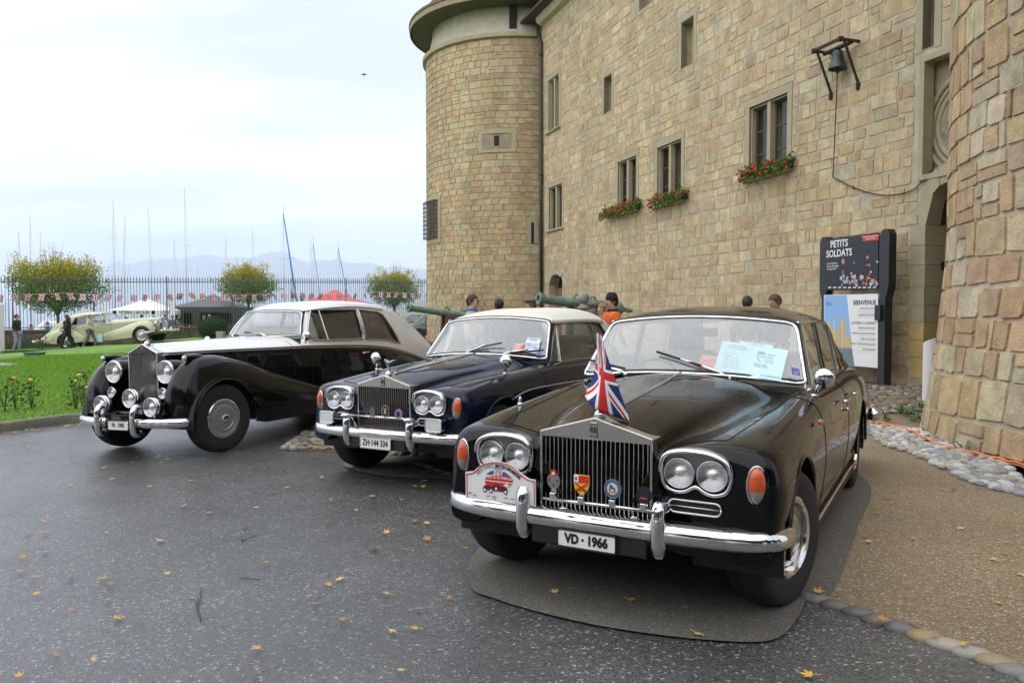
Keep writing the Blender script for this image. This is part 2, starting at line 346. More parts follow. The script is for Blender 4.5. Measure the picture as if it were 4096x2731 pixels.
sheet('cobbled_forecourt', [(-2.62, 9.2), (0.2, 9.6), (3.6, 10.9), (6.2, 11.35), (9.5, 12.0), (9.6, 14), (7.9, 15.5), (.9, 36), (-3.5, 36), (-3.2, 20)], .006, M_cobfar, 1.2)
def blobpoly(pts, n=6): return [tuple(p) for p in catmull(pts, n, closed=True)]
sheet('dry_patch', blobpoly([gnd(*p)[:2] for p in ((1880, 2330), (1990, 2400), (2300, 2490), (2620, 2545), (2950, 2575), (3110, 2560), (3190, 2480), (3235, 2395))]+[(1.66, 4.0), (2.38, 5.3), (3.1, 6.75), (3.1, 8.3), (2.0, 8.7), (.7, 6.6), (-.15, 5.0)]), .0125, M_dry, .5)
sheet('dry_patch', blobpoly([gnd(*p, z=-.02)[:2] for p in ((1370, 1850), (1440, 1885), (1600, 1912), (1800, 1925))]+[(0.1, 6.5), (.9, 7.6), (2.2, 10.4), (1.0, 11.6), (-.3, 9.8), (-1.4, 7.9)]), .0125, M_dry, .5)
# lawn, kerb and path in the garden
M_grass = speckle('grass_ground', [(0, (.12, .25, .018)), (.35, (.145, .285, .02)), (.7, (.10, .215, .016)), (.9, (.17, .30, .03))], 60, .8, .02, .35, .3)
kp = [gnd(x, y, z=-.16)[:2] for x, y in ((-700, 1772), (-300, 1745), (0, 1722), (180, 1700), (350, 1684))]
kerb_line = [tuple(p) for p in kp]+[(-4.9, 11.6), (-4.6, 12.6), (-4.5, 15), (-5.5, 22), (-7.5, 33.2)]
kerb_s = catmull(kerb_line, 6)
sheet('lawn', [tuple(p) for p in kerb_s]+[(-13, 33.4), (-30, 31.6), (-60, 31), (-60, 10)], .07, M_grass, .8)
M_kerb = mat('kerb_concrete', (.20, .185, .15), .75, var=.35, vscale=9, bump=.006, bscale=60, c2=(.10, .10, .07))
kb = MB(); 
gk = []
for i, p in enumerate(kerb_s):
    q = kerb_s[min(i+1, len(kerb_s)-1)]-kerb_s[max(i-1, 0)]; q = q/np.linalg.norm(q); nn = np.array([q[1], -q[0]])
    z = float(gz(*p)); gk.append([(*(p+nn*o), z+h) for o, h in ((.07, -.05), (.07, .10), (.05, .125), (-.06, .125), (-.08, .10), (-.08, -.05))])
kb.grid(gk); kb.obj('kerb', M_kerb, kind='structure', auto=40)
M_path = mat('garden_path', (.22, .20, .17), .8, var=.2, vscale=4, bump=.004, bscale=70)
sheet('path', [(-7.5, 33.3), (-13, 33.5), (-30, 31.7), (-60, 31.1), (-60, 33.4), (-30, 34), (-13, 35.6), (-6, 36.5)], .03, M_path, 2)
sheet('lawn', [(-6, 36.6), (-13, 35.7), (-30, 34.1), (-60, 33.5), (-60, 74), (-6, 74)], .09, M_grass, 1.5)
# lake to the horizon
M_lake = mat('lake_water', (.07, .12, .16), .12, bump=.05, bscale=1.2, spec=.5)
LZ = -3.2
link('lake', MB().grid([[(x, y, LZ) for y in (74, 200, 800, 3000, 9900)] for x in (-9900, -4000, -800, -200, 0, 200, 800, 4000, 9900)]).mesh('lake', M_lake), kind='structure')
q = MB(); q.box((-15, 75, -1.75), (150, 1.0, 3.1)); q.obj('quay', mat('quay_stone', (.26, .25, .23), .8, var=.2), kind='structure')
# ================================================================ castle: long wall, round corner tower, near gate tower
W0 = np.array([7.9, 15.43, 0.]); Wd = np.array([-.319, .948, 0.]); Wd /= np.linalg.norm(Wd); Wn = np.array([-Wd[1], Wd[0], 0.])   # facing the courtyard
Wn = np.array([-Wd[1], Wd[0], 0.]); 
if Wn[1] > 0: Wn = -Wn
def WP(s, z, o=0.): p = W0+Wd*s+Wn*o; return Vector((p[0], p[1], z))
def wsz(x, y, o=0.):
    p = onplane(x, y, W0+Wn*o, Wn); return float((p-W0)@Wd), float(p[2])
M_stone = mat('sandstone', (.4, .3, .2), .85, streak=.18, var=.25, vscale=5, bump=.02, bscale=26, attr='Col', spec=.25)
M_mort = mat('lime_mortar', (.46, .40, .29), .9, streak=.16, var=.18, vscale=5, bump=.012, bscale=45, spec=.2)
M_ash = mat('dressed_sandstone', (.41, .355, .24), .8, var=.14, vscale=4, bump=.004, bscale=50, c2=(.33, .285, .19), spec=.25)
M_dark = mat('opening_shade', (.012, .011, .010), .9)
PAL_W = [((.44,.345,.205), 6), ((.42,.315,.185), 4), ((.41,.345,.215), 5), ((.43,.315,.19), 2.5), ((.385,.28,.165), 1.6), ((.46,.385,.25), 3), ((.42,.37,.255), 1.5), ((.40,.27,.165), .7)]
PAL_T = [((.40,.30,.165), 5), ((.37,.255,.14), 4), ((.39,.32,.19), 4), ((.33,.225,.125), 2), ((.36,.33,.21), 1.5)]
PAL_B = [((.42,.305,.175), 5), ((.38,.255,.145), 4), ((.40,.345,.23), 4), ((.33,.205,.12), 2), ((.43,.30,.16), 2), ((.30,.20,.13), 1.2), ((.44,.385,.28), 2)]
def pick(pal, k=.07):
    c = np.array(random.choices([p[0] for p in pal], [p[1] for p in pal])[0]); c = (c*.72+np.array((.45, .36, .23))*.28)*1.10*(1+random.uniform(-k*1.6, k*1.6)); return tuple(np.clip(c+np.random.default_rng(random.randrange(1 << 30)).uniform(-.012, .012, 3), .03, .8))
def rubble(s0, s1, z0, z1, hr, wr, excl, split=.12, wave=.03, tall=.0):
    out = []; z = z0; row = 0
    while z < z1:
        h = random.uniform(*hr); s = s0-random.uniform(0, wr[1])
        while s < s1:
            w = random.uniform(*wr); a, b = s, s+w; s = b
            if b < s0 or a > s1: continue
            wv = wave*math.sin(a*.9+row*1.7)+wave*.6*math.sin(a*2.3+row)
            parts = [(a, b, z+wv, z+h+wv)]
            if random.random() < split and h > .26: k = random.uniform(.35, .65); parts = [(a, b, z+wv, z+h*k+wv), (a, b, z+h*k+wv, z+h+wv)]
            elif random.random() < tall: k = random.uniform(.6, .85); parts = [(a, a+w*k, z+wv, z+h+wv), (a+w*k, b, z+wv, z+h+wv)]
            for r_ in parts:
                r_ = (max(r_[0], s0), min(r_[1], s1), max(r_[2], z0), min(r_[3], z1)); ok = True
                for e in excl:
                    if r_[0] < e[1] and r_[1] > e[0] and r_[2] < e[3] and r_[3] > e[2]:
                        c = [(r_[0], e[0], r_[2], r_[3]), (e[1], r_[1], r_[2], r_[3]), (r_[0], r_[1], r_[2], e[2]), (r_[0], r_[1], e[3], r_[3])]
                        c = max(c, key=lambda t: max(0, t[1]-t[0])*max(0, t[3]-t[2]) if t[1] > t[0] and t[3] > t[2] else 0)
                        r_ = c
                        if r_[1]-r_[0] < .07 or r_[3]-r_[2] < .07: ok = False; break
                if ok and r_[1]-r_[0] > .07 and r_[3]-r_[2] > .07: out.append(r_)
        z += h; row += 1
    return out
def stone_geo(r_, f, gap, proud, jit):
    a, b, c, d = r_; a += gap; b -= gap; c += gap; d -= gap
    w, h = b-a, d-c; k = min(w, h)*random.uniform(.03, .13); m = min(w, h)
    J = lambda: random.uniform(-jit, jit)*m
    o = [(a+k, c), (b-k, c), (b, c+k), (b, d-k), (b-k, d), (a+k, d), (a, d-k), (a, c+k)]
    sl1, sl2 = J()*1.2, J()*1.2
    o = [(x+J()+sl1*(y-c)/max(h, .01), y+J()+sl2*(x-a)/max(w, .01)) for x, y in o]
    mx_, my_ = (a+b)/2, (c+d)/2; i_ = min(.02, .13*m); pr = proud*random.uniform(.55, 1.25)
    t1, t2 = random.uniform(-.2, .2)*pr, random.uniform(-.2, .2)*pr
    inn = [(x+(mx_-x)*i_/max(.05, abs(mx_-x)+abs(my_-y))*1.6, y+(my_-y)*i_/max(.05, abs(mx_-x)+abs(my_-y))*1.6) for x, y in o]
    V = [f(x, y, -.07) for x, y in o]+[f(x, y, pr+t1*(x-mx_)/w*2+t2*(y-my_)/h*2) for x, y in inn]
    F = [(i, (i+1) % 8, 8+(i+1) % 8, 8+i) for i in range(8)]+[tuple(range(8, 16))]
    return V, F
def stone_field(parent, rects, f, gap, proud, pal, jit=.05, limit=300, name='stone', colf=None, flip=False):
    L = []
    for r_ in rects:
        m = f((r_[0]+r_[1])/2, (r_[2]+r_[3])/2, 0.); px = proj(m); d2 = m[0]**2+m[1]**2
        inside = -60 < px[0] < 4160 and -60 < px[1] < 2790
        L.append(((r_[1]-r_[0])*(r_[3]-r_[2])/d2 if inside else 0, r_))
    L.sort(key=lambda t: -t[0]); rest = MB()
    for i, (sc_, r_) in enumerate(L):
        V, F = stone_geo(r_, f, gap, proud, jit)
        if flip: F = [q[::-1] for q in F]
        c = pick(pal)
        if colf: c = colf(c, (r_[0]+r_[1])/2, (r_[2]+r_[3])/2)
        if i < limit and sc_ > 0: link(name, mkmesh(name, V, F, M_stone, cols=[c]*len(F)), parent)
        else: rest.add(V, F, c)
    if rest.V: link('small_stones', rest.mesh('small_stones', M_stone), parent, kind='stuff')
# ---- the long wall
wall = empty('castle_wall', tuple(WP(0, 0)), label='long sandstone castle wall with mullioned windows and an arched doorway', cat='castle wall')
def ch(o): o.matrix_parent_inverse = o.parent.matrix_world.inverted() if False else Matrix.Translation(-o.parent.location); return o
# window openings measured on the photograph, projected on the wall plane: (name, TL, BR) of the opening
def rect(xl, yl_top, yl_bot, xr, yr_top, yr_bot):
    a = wsz(xl, yl_top); b = wsz(xl, yl_bot); c = wsz(xr, yr_top); d = wsz(xr, yr_bot)
    return (c[0]+d[0])/2, (a[0]+b[0])/2, (b[1]+d[1])/2, (a[1]+c[1])/2      # s small = nearer
wins = [('cross_window', rect(2472, 652, 858, 2546, 622, 838), 2, True), ('cross_window', rect(2630, 596, 828, 2726, 552, 796), 2, True), ('cross_window', rect(2998, 434, 716, 3150, 370, 676), 2, True),
        ('cross_window', rect(2195, 322, 530, 2236, 298, 506), 2, False), ('cross_window', rect(2197, 754, 922, 2249, 732, 908), 2, False)]
slits = [rect(2416, 315, 462, 2447.5, 293, 434), rect(2725.7, 94, 283, 2775, 64, 239), rect(2558, -60, 36, 2650, -110, -20), rect(3693, -80, 201, 3740, -110, 180)]
niche = rect(3686, 244, 706, 3980, 120, 640)
door_s0, door_s1 = wsz(3880, 1500)[0], wsz(3694, 1540)[0]
spring = wsz(3696, 900)[1]; dw = door_s1-door_s0; crown = spring+.75
small = rect(2197, 1100, 1260, 2251, 1095, 1250); small = (small[0], small[1], 0., small[3])
WALL_S0, WALL_S1, WALL_Z = -9.0, 20.6, 14.05
holes = [w[1] for w in wins]+slits+[niche, (door_s0, door_s1, -.3, crown), (small[0], small[1], -.3, small[3])]
ss = sorted({WALL_S0, WALL_S1, *[h[0] for h in holes], *[h[1] for h in holes]}); zs = sorted({-.5, WALL_Z, *[max(-.5, min(WALL_Z, h[2])) for h in holes], *[max(-.5, min(WALL_Z, h[3])) for h in holes]})
wb = MB()
for i in range(len(ss)-1):
    for j in range(len(zs)-1):
        sm_, zm_ = (ss[i]+ss[i+1])/2, (zs[j]+zs[j+1])/2
        if any(h[0] < sm_ < h[1] and h[2] < zm_ < h[3] for h in holes): continue
        wb.add([WP(ss[i], zs[j]), WP(ss[i+1], zs[j]), WP(ss[i+1], zs[j+1]), WP(ss[i], zs[j+1])], [(3, 2, 1, 0)])
wb.add([WP(WALL_S0, -.5, -1.2), WP(WALL_S1, -.5, -1.2), WP(WALL_S1, WALL_Z, -1.2), WP(WALL_S0, WALL_Z, -1.2)], [(0, 1, 2, 3)])
wb.add([WP(WALL_S0, WALL_Z), WP(WALL_S1, WALL_Z), WP(WALL_S1, WALL_Z, -1.2), WP(WALL_S0, WALL_Z, -1.2)], [(0, 1, 2, 3)])
ch(wb.obj('wall_core', M_mort, wall))
def wbox(mb, s0, s1, z0, z1, o0, o1):
    V = [WP(s, z, o) for o in (o0, o1) for s, z in ((s0, z0), (s1, z0), (s1, z1), (s0, z1))]
    return mb.add(V, [(0, 1, 2, 3), (7, 6, 5, 4), (0, 4, 5, 1), (1, 5, 6, 2), (2, 6, 7, 3), (3, 7, 4, 0)])
excl = []
M_sash = mat('brown_sash', (.10, .065, .04), .5); M_pane = glass('window_pane', (.55, .6, .6), .9)
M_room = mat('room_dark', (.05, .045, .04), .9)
def reveal(parent, h, dep, name='reveal', M=None):
    m = MB(); a, b, c, d = h
    m.add([WP(s, z, o) for o in (0.002, -dep) for s, z in ((a, c), (b, c), (b, d), (a, d))], [(0, 1, 5, 4), (1, 2, 6, 5), (2, 3, 7, 6), (3, 0, 4, 7), (4, 5, 6, 7)]); return m.obj(name, M or M_ash, parent)
for k, (nm, h, lights, flo) in enumerate(wins):
    a, b, c, d = h; fw = .17 if b-a > .9 else .13
    m = MB(); wbox(m, a-fw, a, c, d, -.3, .02); wbox(m, b, b+fw, c, d, -.3, .02); wbox(m, a-fw, b+fw, d, d+.2, -.3, .024)
    w_ = ch(m.obj('window_surround', M_ash, wall))
    m = MB(); m.prism([(.0, 0), (.1, .02), (.12, .06), (.09, .10), (0, .10)], a-fw-.03, b+fw+.03, lambda x, y, t: WP(t, c-.105+y, x)); wbox(m, a, b, c-.1, c+.0, -.3, .0); m.obj('sill', M_ash, w_)
    m = MB(); mid = (a+b)/2
    if True:
        wbox(m, mid-.065, mid+.065, c, d, -.19, -.02); m.obj('mullion', M_ash, w_)
        m = MB()                                                             # inner moulding around the opening
        for s_, t_ in ((a, a+.05), (b-.05, b)): wbox(m, s_, t_, c, d-.05, -.16, -.045)
        wbox(m, a, b, d-.05, d, -.16, -.045); m.obj('moulding', M_ash, w_)
    for p, q_ in ((a+.05, mid-.065), (mid+.065, b-.05)):
        s_ = MB(); zt = d-.05
        for u_, v_ in ((p, p+.045), (q_-.045, q_)): wbox(s_, u_, v_, c, zt, -.22, -.17)
        for z_ in np.linspace(c+.022, zt-.022, 4 if b-a > .8 else 3): wbox(s_, p, q_, z_-.016, z_+.016, -.215, -.175)
        sa = s_.obj('casement', M_sash, w_)
        g_ = MB(); g_.add([WP(p, c, -.2), WP(q_, c, -.2), WP(q_, zt, -.2), WP(p, zt, -.2)], [(3, 2, 1, 0)]); g_.obj('pane', M_pane, w_)
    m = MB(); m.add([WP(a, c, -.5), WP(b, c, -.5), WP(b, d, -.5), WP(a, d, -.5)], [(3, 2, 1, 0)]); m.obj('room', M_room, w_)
    reveal(w_, (a, b, c, d), .49, 'reveal')
    excl.append((a-fw-.02, b+fw+.02, c-.12, d+.21))
M_slit = mat('slit_stone', (.36, .31, .2), .85, var=.2, vscale=4)
for i, h in enumerate(slits):
    o_ = ch(reveal(wall, h, .32 if i < 3 else .55, 'blind_slit', M_slit)); 
    m = MB(); a, b, c, d = h
    m.add([WP(a, c, -.30), WP(b, c, -.30), WP(b, c-.02, .012), WP(a, c-.02, .012)], [(0, 1, 2, 3)]); m.obj('sloping_sill', M_ash, o_)
    for nm, rr in (('jamb_stone', (a-.16, a, c-.05, d+.02)), ('jamb_stone', (b, b+.16, c-.05, d+.02)), ('lintel', (a-.2, b+.2, d+.02, d+.22))):
        m = MB(); wbox(m, *rr, -.2, .013); m.obj(nm, M_ash, o_)
    excl.append((a-.17, b+.17, c-.05, d+.22))
# carved niche with round moulding above the doorway
a, b, c, d = niche
nw = ch(reveal(wall, niche, .28, 'niche', M_ash)); mc = wsz(3838, 478)
for ri, rw, pr in ((.95, .055, .05), (.82, .05, .045), (.70, .06, .05)):
    m = MB(); m.tube([WP(mc[0]+ri*math.cos(t), mc[1]+ri*1.02*math.sin(t), -.27) for t in np.linspace(0, 2*math.pi, 48, endpoint=False)], rw, 8, closed=True); m.obj('ring_moulding', M_ash, nw, smooth=True)
m = MB(); m.add([WP(mc[0]+.66*math.cos(t), mc[1]+.67*math.sin(t), -.255) for t in np.linspace(0, 2*math.pi, 40, endpoint=False)], [tuple(range(40))]); m.obj('medallion', mat('old_relief', (.30, .25, .165), .8, var=.5, vscale=9, bump=.03, bscale=14), nw)
m = MB(); wbox(m, a-.02, a+.09, c, d, -.2, .05); wbox(m, b-.09, b+.02, c, d, -.2, .05); wbox(m, a-.02, b+.02, d-.09, d+.02, -.2, .055); wbox(m, a-.02, b+.02, c-.1, c+.0, -.2, .06); m.obj('niche_frame', M_ash, nw)
excl.append((a-.1, b+.16, c-.12, d+.14))
# arched doorway
def arch_pts(s0, s1, z0, zc, n=14):
    return [(s1+(s0-s1)*t, z0+(zc-z0)*math.sqrt(max(0, 1-(2*t-1)**2))**.9) for t in np.linspace(0, 1, n)]
dr = empty('doorway'); dr.parent = wall; dr.matrix_parent_inverse = Matrix.Translation(-wall.location)
ap = arch_pts(door_s0, door_s1, spring, crown)
m = MB(); m.prism([(door_s0, spring), (door_s0, crown+.001), (door_s1, crown+.001)]+ap, -.35, .0, lambda x, y, t: WP(x, y, t)); m.obj('arch_spandrel', M_ash, dr)
for i in range(len(ap)-1):
    (x0, y0), (x1, y1) = ap[i], ap[i+1]; cx_, cy_ = (door_s0+door_s1)/2, spring-.5
    def out(x, y, k=.36): l_ = math.hypot(x-cx_, y-cy_); return x+(x-cx_)/l_*k, y+(y-cy_)/l_*k
    if i % 2 == 0 and i+2 < len(ap):
        x1, y1 = ap[i+2]; m = MB(); m.prism([(x0, y0), (x1, y1), out(x1, y1), out(x0, y0)], -.3, .03+.008*(i % 4), lambda x, y, t: WP(x, y, t)); m.obj('voussoir', M_ash, dr)
z_ = -.2; i = 0
M_ash2 = mat('ochre_sandstone', (.46, .33, .13), .8, var=.15, vscale=4, bump=.004, bscale=50)
while z_ < spring-.05:
    h_ = random.uniform(.32, .55); zt = min(spring, z_+h_); m = MB(); wbox(m, door_s1-.0, door_s1+random.choice((.3, .42, .36)), z_, zt-.008, -.5, .028+.004*(i % 3)); m.obj('jamb_stone', M_ash2 if i in (1, 2, 3) else M_ash, dr); z_ = zt; i += 1
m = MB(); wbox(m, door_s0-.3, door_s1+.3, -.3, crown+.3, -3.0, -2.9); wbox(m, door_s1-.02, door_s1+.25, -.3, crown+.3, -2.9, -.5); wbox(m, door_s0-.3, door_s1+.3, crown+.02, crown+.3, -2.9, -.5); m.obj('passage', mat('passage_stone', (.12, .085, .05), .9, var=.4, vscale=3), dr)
m = MB(); wbox(m, door_s1-.17, door_s1-.13, .0, spring+.3, -.45, -.4)
for z_ in (.55, 2.3, 3.9): wbox(m, door_s1-.15, door_s1+.06, z_, z_+.16, -.52, -.38)
m.obj('iron_hinge', mat('black_iron', (.02, .02, .022), .5, .6), dr)
m = MB(); m.tube([WP(door_s1-.25, .95, -.9), WP(door_s1-.9, 1.7, -2.6)], .025, 6); m.tube([WP(door_s1-.25, .0, -.9), WP(door_s1-.25, .95, -.9)], .02, 6); m.obj('stair_rail', bpy.data.materials['black_iron'], dr)
excl.append((door_s0-.35, door_s1+.37, -.3, spring+.02)); excl.append((door_s0-.2, door_s1+.2, spring, crown+.36))
# small arched door by the corner tower
sd_ = empty('small_doorway'); sd_.parent = wall; sd_.matrix_parent_inverse = Matrix.Translation(-wall.location)
a, b, c, d = small; spz = d-.42; ap = arch_pts(a, b, spz, d, 10)
m = MB(); m.prism([(a, spz), (a, d+.001), (b, d+.001)]+ap, -.3, 0, lambda x, y, t: WP(x, y, t)); m.obj('arch_spandrel', M_ash, sd_)
for i in range(0, len(ap)-2, 2):
    (x0, y0), (x1, y1) = ap[i], ap[i+2]; cx_, cy_ = (a+b)/2, spz-.2
    f_ = lambda x, y: (x+(x-cx_)/math.hypot(x-cx_, y-cy_)*.24, y+(y-cy_)/math.hypot(x-cx_, y-cy_)*.24)
    m = MB(); m.prism([(x0, y0), (x1, y1), f_(x1, y1), f_(x0, y0)], -.25, .03, lambda x, y, t: WP(x, y, t)); m.obj('voussoir', M_ash, sd_)
m = MB(); wbox(m, a-.22, a, 0, spz, -.3, .022); wbox(m, b, b+.22, 0, spz, -.3, .022); m.obj('jamb', M_ash, sd_)
m = MB(); wbox(m, a, b, 0, spz-.15, -.36, -.3); m.obj('plank_door', mat('weathered_door', (.16, .085, .05), .8, var=.4, vscale=6), sd_)
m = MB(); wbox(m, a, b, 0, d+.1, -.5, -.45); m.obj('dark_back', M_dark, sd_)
m = MB()
for x in np.linspace(a+.06, b-.06, 7): m.tube([WP(x, spz-.15, -.28), WP(x, d, -.28)], .014, 5)
m.obj('iron_grille', bpy.data.materials['black_iron'], sd_)
excl.append((a-.24, b+.24, -.3, spz)); excl.append((a-.12, b+.12, spz, d+.22))
rects = rubble(WALL_S0, WALL_S1-.02, -.1, WALL_Z-.05, (.20, .40), (.26, .72), excl, .14, .014, .12)
rects = [r_ for r_ in rects if r_[0] > -3.5 and random.random() > .025]
stone_field(wall, rects, lambda s, z, o: WP(s, z, o)-Vector(wall.location), .007, .014, PAL_W, .045)
m = MB(); m.prism([(0, 0), (.22, .06), (.34, .22), (.34, .36), (0, .36)], WALL_S0, WALL_S1-.1, lambda x, y, t: WP(t, WALL_Z+y, x)); ch(m.obj('eaves_cornice', mat('pale_cornice', (.5, .45, .33), .8, var=.15), wall))
m = MB(); m.prism([(-1.4, .36), (.75, .36), (.75, .46), (-1.2, 2.2)], WALL_S0, WALL_S1+1.5, lambda x, y, t: WP(t, WALL_Z+y, x)); ch(m.obj('roof', mat('dark_eaves', (.06, .045, .035), .8), wall))
# ---- round corner tower
TC = np.array([.18, 39.8]); TR = 4.5; TZ = 13.75
tower = empty('round_tower', (TC[0], TC[1], 0), label='round corner tower of small sandstone blocks under a wide conical roof', cat='tower')
def TP(s, z, o=0., R0=TR): a = s/TR; return Vector(((R0+o)*math.sin(a), -(R0+o)*math.cos(a), z))   # s=0 faces the camera
prof = [(TR, -.5), (TR, TZ), (TR+.16, TZ+.03), (TR+.18, TZ+.2), (TR+.02, TZ+.26), (TR-.12, TZ+.45), (TR-.38, TZ+1.5), (TR-.38, TZ+2.2)]
m = MB(); m.lathe([(TR-.022, -.5), (TR-.022, TZ)], 96, caps=False); m.obj('tower_core', M_mort, tower, smooth=True)
m = MB(); m.lathe([(TR-.02, TZ-.02), (TR+.16, TZ+.03), (TR+.18, TZ+.2), (TR+.0, TZ+.26), (TR-.1, TZ+.3)], 72, caps=False); m.obj('string_course', M_ash, tower, auto=40)
M_par = mat('parapet_stone', (.42, .39, .30), .8, var=.15, vscale=2.5, bump=.004, bscale=30)
m = MB(); m.lathe([(TR-.08, TZ+.2), (TR-.30, TZ+1.2), (TR-.34, TZ+2.0)], 72, caps=False); par = m.obj('parapet', M_par, tower, smooth=True)
def tangle(x): # angle on the tower for a pixel column at the visible face
    d = ray(x, 700)[:2]; d /= np.linalg.norm(d); b_ = d@TC; h_ = b_-math.sqrt(max(0, TR**2-(TC@TC-b_*b_))); p = d*h_-TC; return math.atan2(p[0], -p[1])*TR, np.linalg.norm(d*h_)
def tz(x, y): s, _ = tangle(x); p = TP(s, 0); Y = p.y+TC[1]; return s, float(atY(x, y, Y)[2])
# crenel slot in the parapet, embrasure, slit and barred window (near-black faces paint the shade of slot, embrasure and slit)
s, z = tz(2052, 100); m = MB(); m.prism(rounded(.36, 1.15, .02, 1), -.05, .10, lambda x, y, t: TP(s+x, TZ+1.0+y, t-.22)); m.obj('slot_shade', M_dark, tower)
ea = tz(1930, 538); eb = tz(2046, 596); emb = (ea[0], eb[0], eb[1], ea[1])
sa = tz(2124, 890); sb = tz(2136, 952); slt = (sa[0], sb[0], sb[1], sa[1])
ba = tz(1714, 812); bb = tz(1753, 953); bar = (-TR*1.26, bb[0], bb[1], ba[1])
def tbox(mb, s0, s1, z0, z1, o0, o1, n=4):
    S = np.linspace(s0, s1, n)
    G_ = [[TP(s_, z, o) for z, o in ((z0, o0), (z0, o1), (z1, o1), (z1, o0))] for s_ in S]; mb.grid(G_, wrapv=True, flip=True); b0 = len(mb.V)
    mb.F += [(b0-4*n, b0-4*n+1, b0-4*n+2, b0-4*n+3)[::-1], (b0-4, b0-3, b0-2, b0-1)]; return mb
m = MB(); a, b, c, d = emb; em = MB(); tbox(em, a-.2, b+.2, d, d+.22, -.3, .05); tbox(em, a-.2, b+.2, c-.14, c, -.3, .05); tbox(em, a-.22, a, c, d, -.3, .04); tbox(em, b, b+.22, c, d, -.3, .04)
emo = em.obj('embrasure_frame', M_ash, tower, auto=30)
V_ = [TP(a, c, .03), TP(b, c, .03), TP(b, d, .03), TP(a, d, .03)]; mi = (a+b)/2; V_ += [TP(mi-.12, c+.15, -.2*0+.012), TP(mi+.12, c+.15, .012), TP(mi+.12, d-.1, .012), TP(mi-.12, d-.1, .012)]
MB().add(V_, [(0, 1, 5, 4), (1, 2, 6, 5), (2, 3, 7, 6), (3, 0, 4, 7)]).obj('embrasure_splay', mat('splay_stone', (.27, .23, .15), .85, var=.25), tower)
MB().add(V_[4:], [(0, 1, 2, 3)]).obj('embrasure_shade', M_dark, tower)
a, b, c, d = slt; m = MB(); tbox(m, a-.2, a, c-.25, d+.15, -.2, .035, 2); tbox(m, b, b+.2, c-.25, d+.15, -.2, .035, 2); tbox(m, a, b, d, d+.15, -.2, .03, 2); m.obj('slit_frame', M_ash, tower); m = MB(); tbox(m, a, b, c-.25, d, -.1, .012, 2); m.obj('slit_shade', M_dark, tower)
a, b, c, d = bar; m = MB(); tbox(m, a-.3, b+.25, c-.2, c, -.2, .045, 6); tbox(m, a-.3, b+.25, d, d+.2, -.2, .045, 6); tbox(m, b, b+.25, c, d, -.2, .045, 2); m.obj('window_surround', M_ash, tower, auto=30)
m = MB(); tbox(m, a, b, c, d, -.2, .02, 5); m.obj('shutter', mat('grey_shutter', (.11, .085, .065), .8, var=.3), tower)
m = MB()
for s_ in np.linspace(a+.05, b-.03, 7): m.tube([TP(s_, c, .0), TP(s_, c, .26), TP(s_, d, .26), TP(s_, d, .0)], .017, 5)
for z_ in np.linspace(c+.08, d-.08, 9): m.tube([TP(s_, z_, o) for s_, o in [(a, .0)]+[(q_, .28) for q_ in np.linspace(a, b, 6)]+[(b, .0)]], .017, 5)
m.obj('iron_cage', mat('rusty_iron', (.05, .035, .028), .7, .5), tower)
tex = [(emb[0]-.21, emb[1]+.21, emb[2]-.14, emb[3]+.22), (slt[0]-.2, slt[1]+.2, slt[2]-.25, slt[3]+.15), (bar[0]-.3, bar[1]+.25, bar[2]-.2, bar[3]+.2)]
rects = rubble(-TR*1.62, TR*.62, -.1, TZ, (.25, .325), (.3, .66), tex, .04, .008, .05)
def moss(c, s, z):
    k = max(0, 1-z/2.6)*random.uniform(.2, 1.) if s > -3.5 else 0
    return tuple(np.array(c)*(1-.72*k)+np.array((.10, .105, .03))*.72*k)
stone_field(tower, rects, lambda s, z, o: TP(s, z, o), .008, .014, PAL_T, .035, colf=moss)
m = MB(); m.lathe([(TR-.5, 15.25), (5.2, 15.28), (5.24, 15.42), (5.22, 15.5), (0.05, 21.5)], 72, caps=False); rf = m.obj('roof', mat('mossy_roof_tiles', (.15, .115, .06), .9, var=.4, vscale=2.2, bump=.05, bscale=9, c2=(.09, .095, .03)), tower, auto=30)
m = MB(); m.lathe([(5.27, 15.22), (5.30, 15.24), (5.30, 15.5), (5.22, 15.52)], 72, caps=False); m.obj('eaves_board', mat('eaves_timber', (.27, .22, .14), .8, var=.2), rf, smooth=False)
m = MB(); m.lathe([(5.24, 15.47), (5.34, 15.5), (5.33, 15.62), (5.0, 15.75)], 72, caps=False); m.obj('tile_edge', mat('mossy_roof_tiles'), rf)
# ---- rain pipe in the corner
pp = [onplane(x, y, W0+Wn*.12, Wn) for x, y in ((2146, 30), (2150, 110), (2152, 142), (2163, 168), (2163, 220), (2164, 700), (2166, 1230))]
pipe = MB(); pipe.tube([tuple(p) for p in pp], .075, 10)
for p in (1, 4, 5): pipe.lathe([(.1, -.05), (.1, .05)], 10, tuple(pp[p]))
pipe.obj('downpipe', mat('zinc_dark', (.075, .06, .055), .45, .7), smooth=True, label='dark metal rain pipe running down the corner between round tower and wall', cat='downpipe')
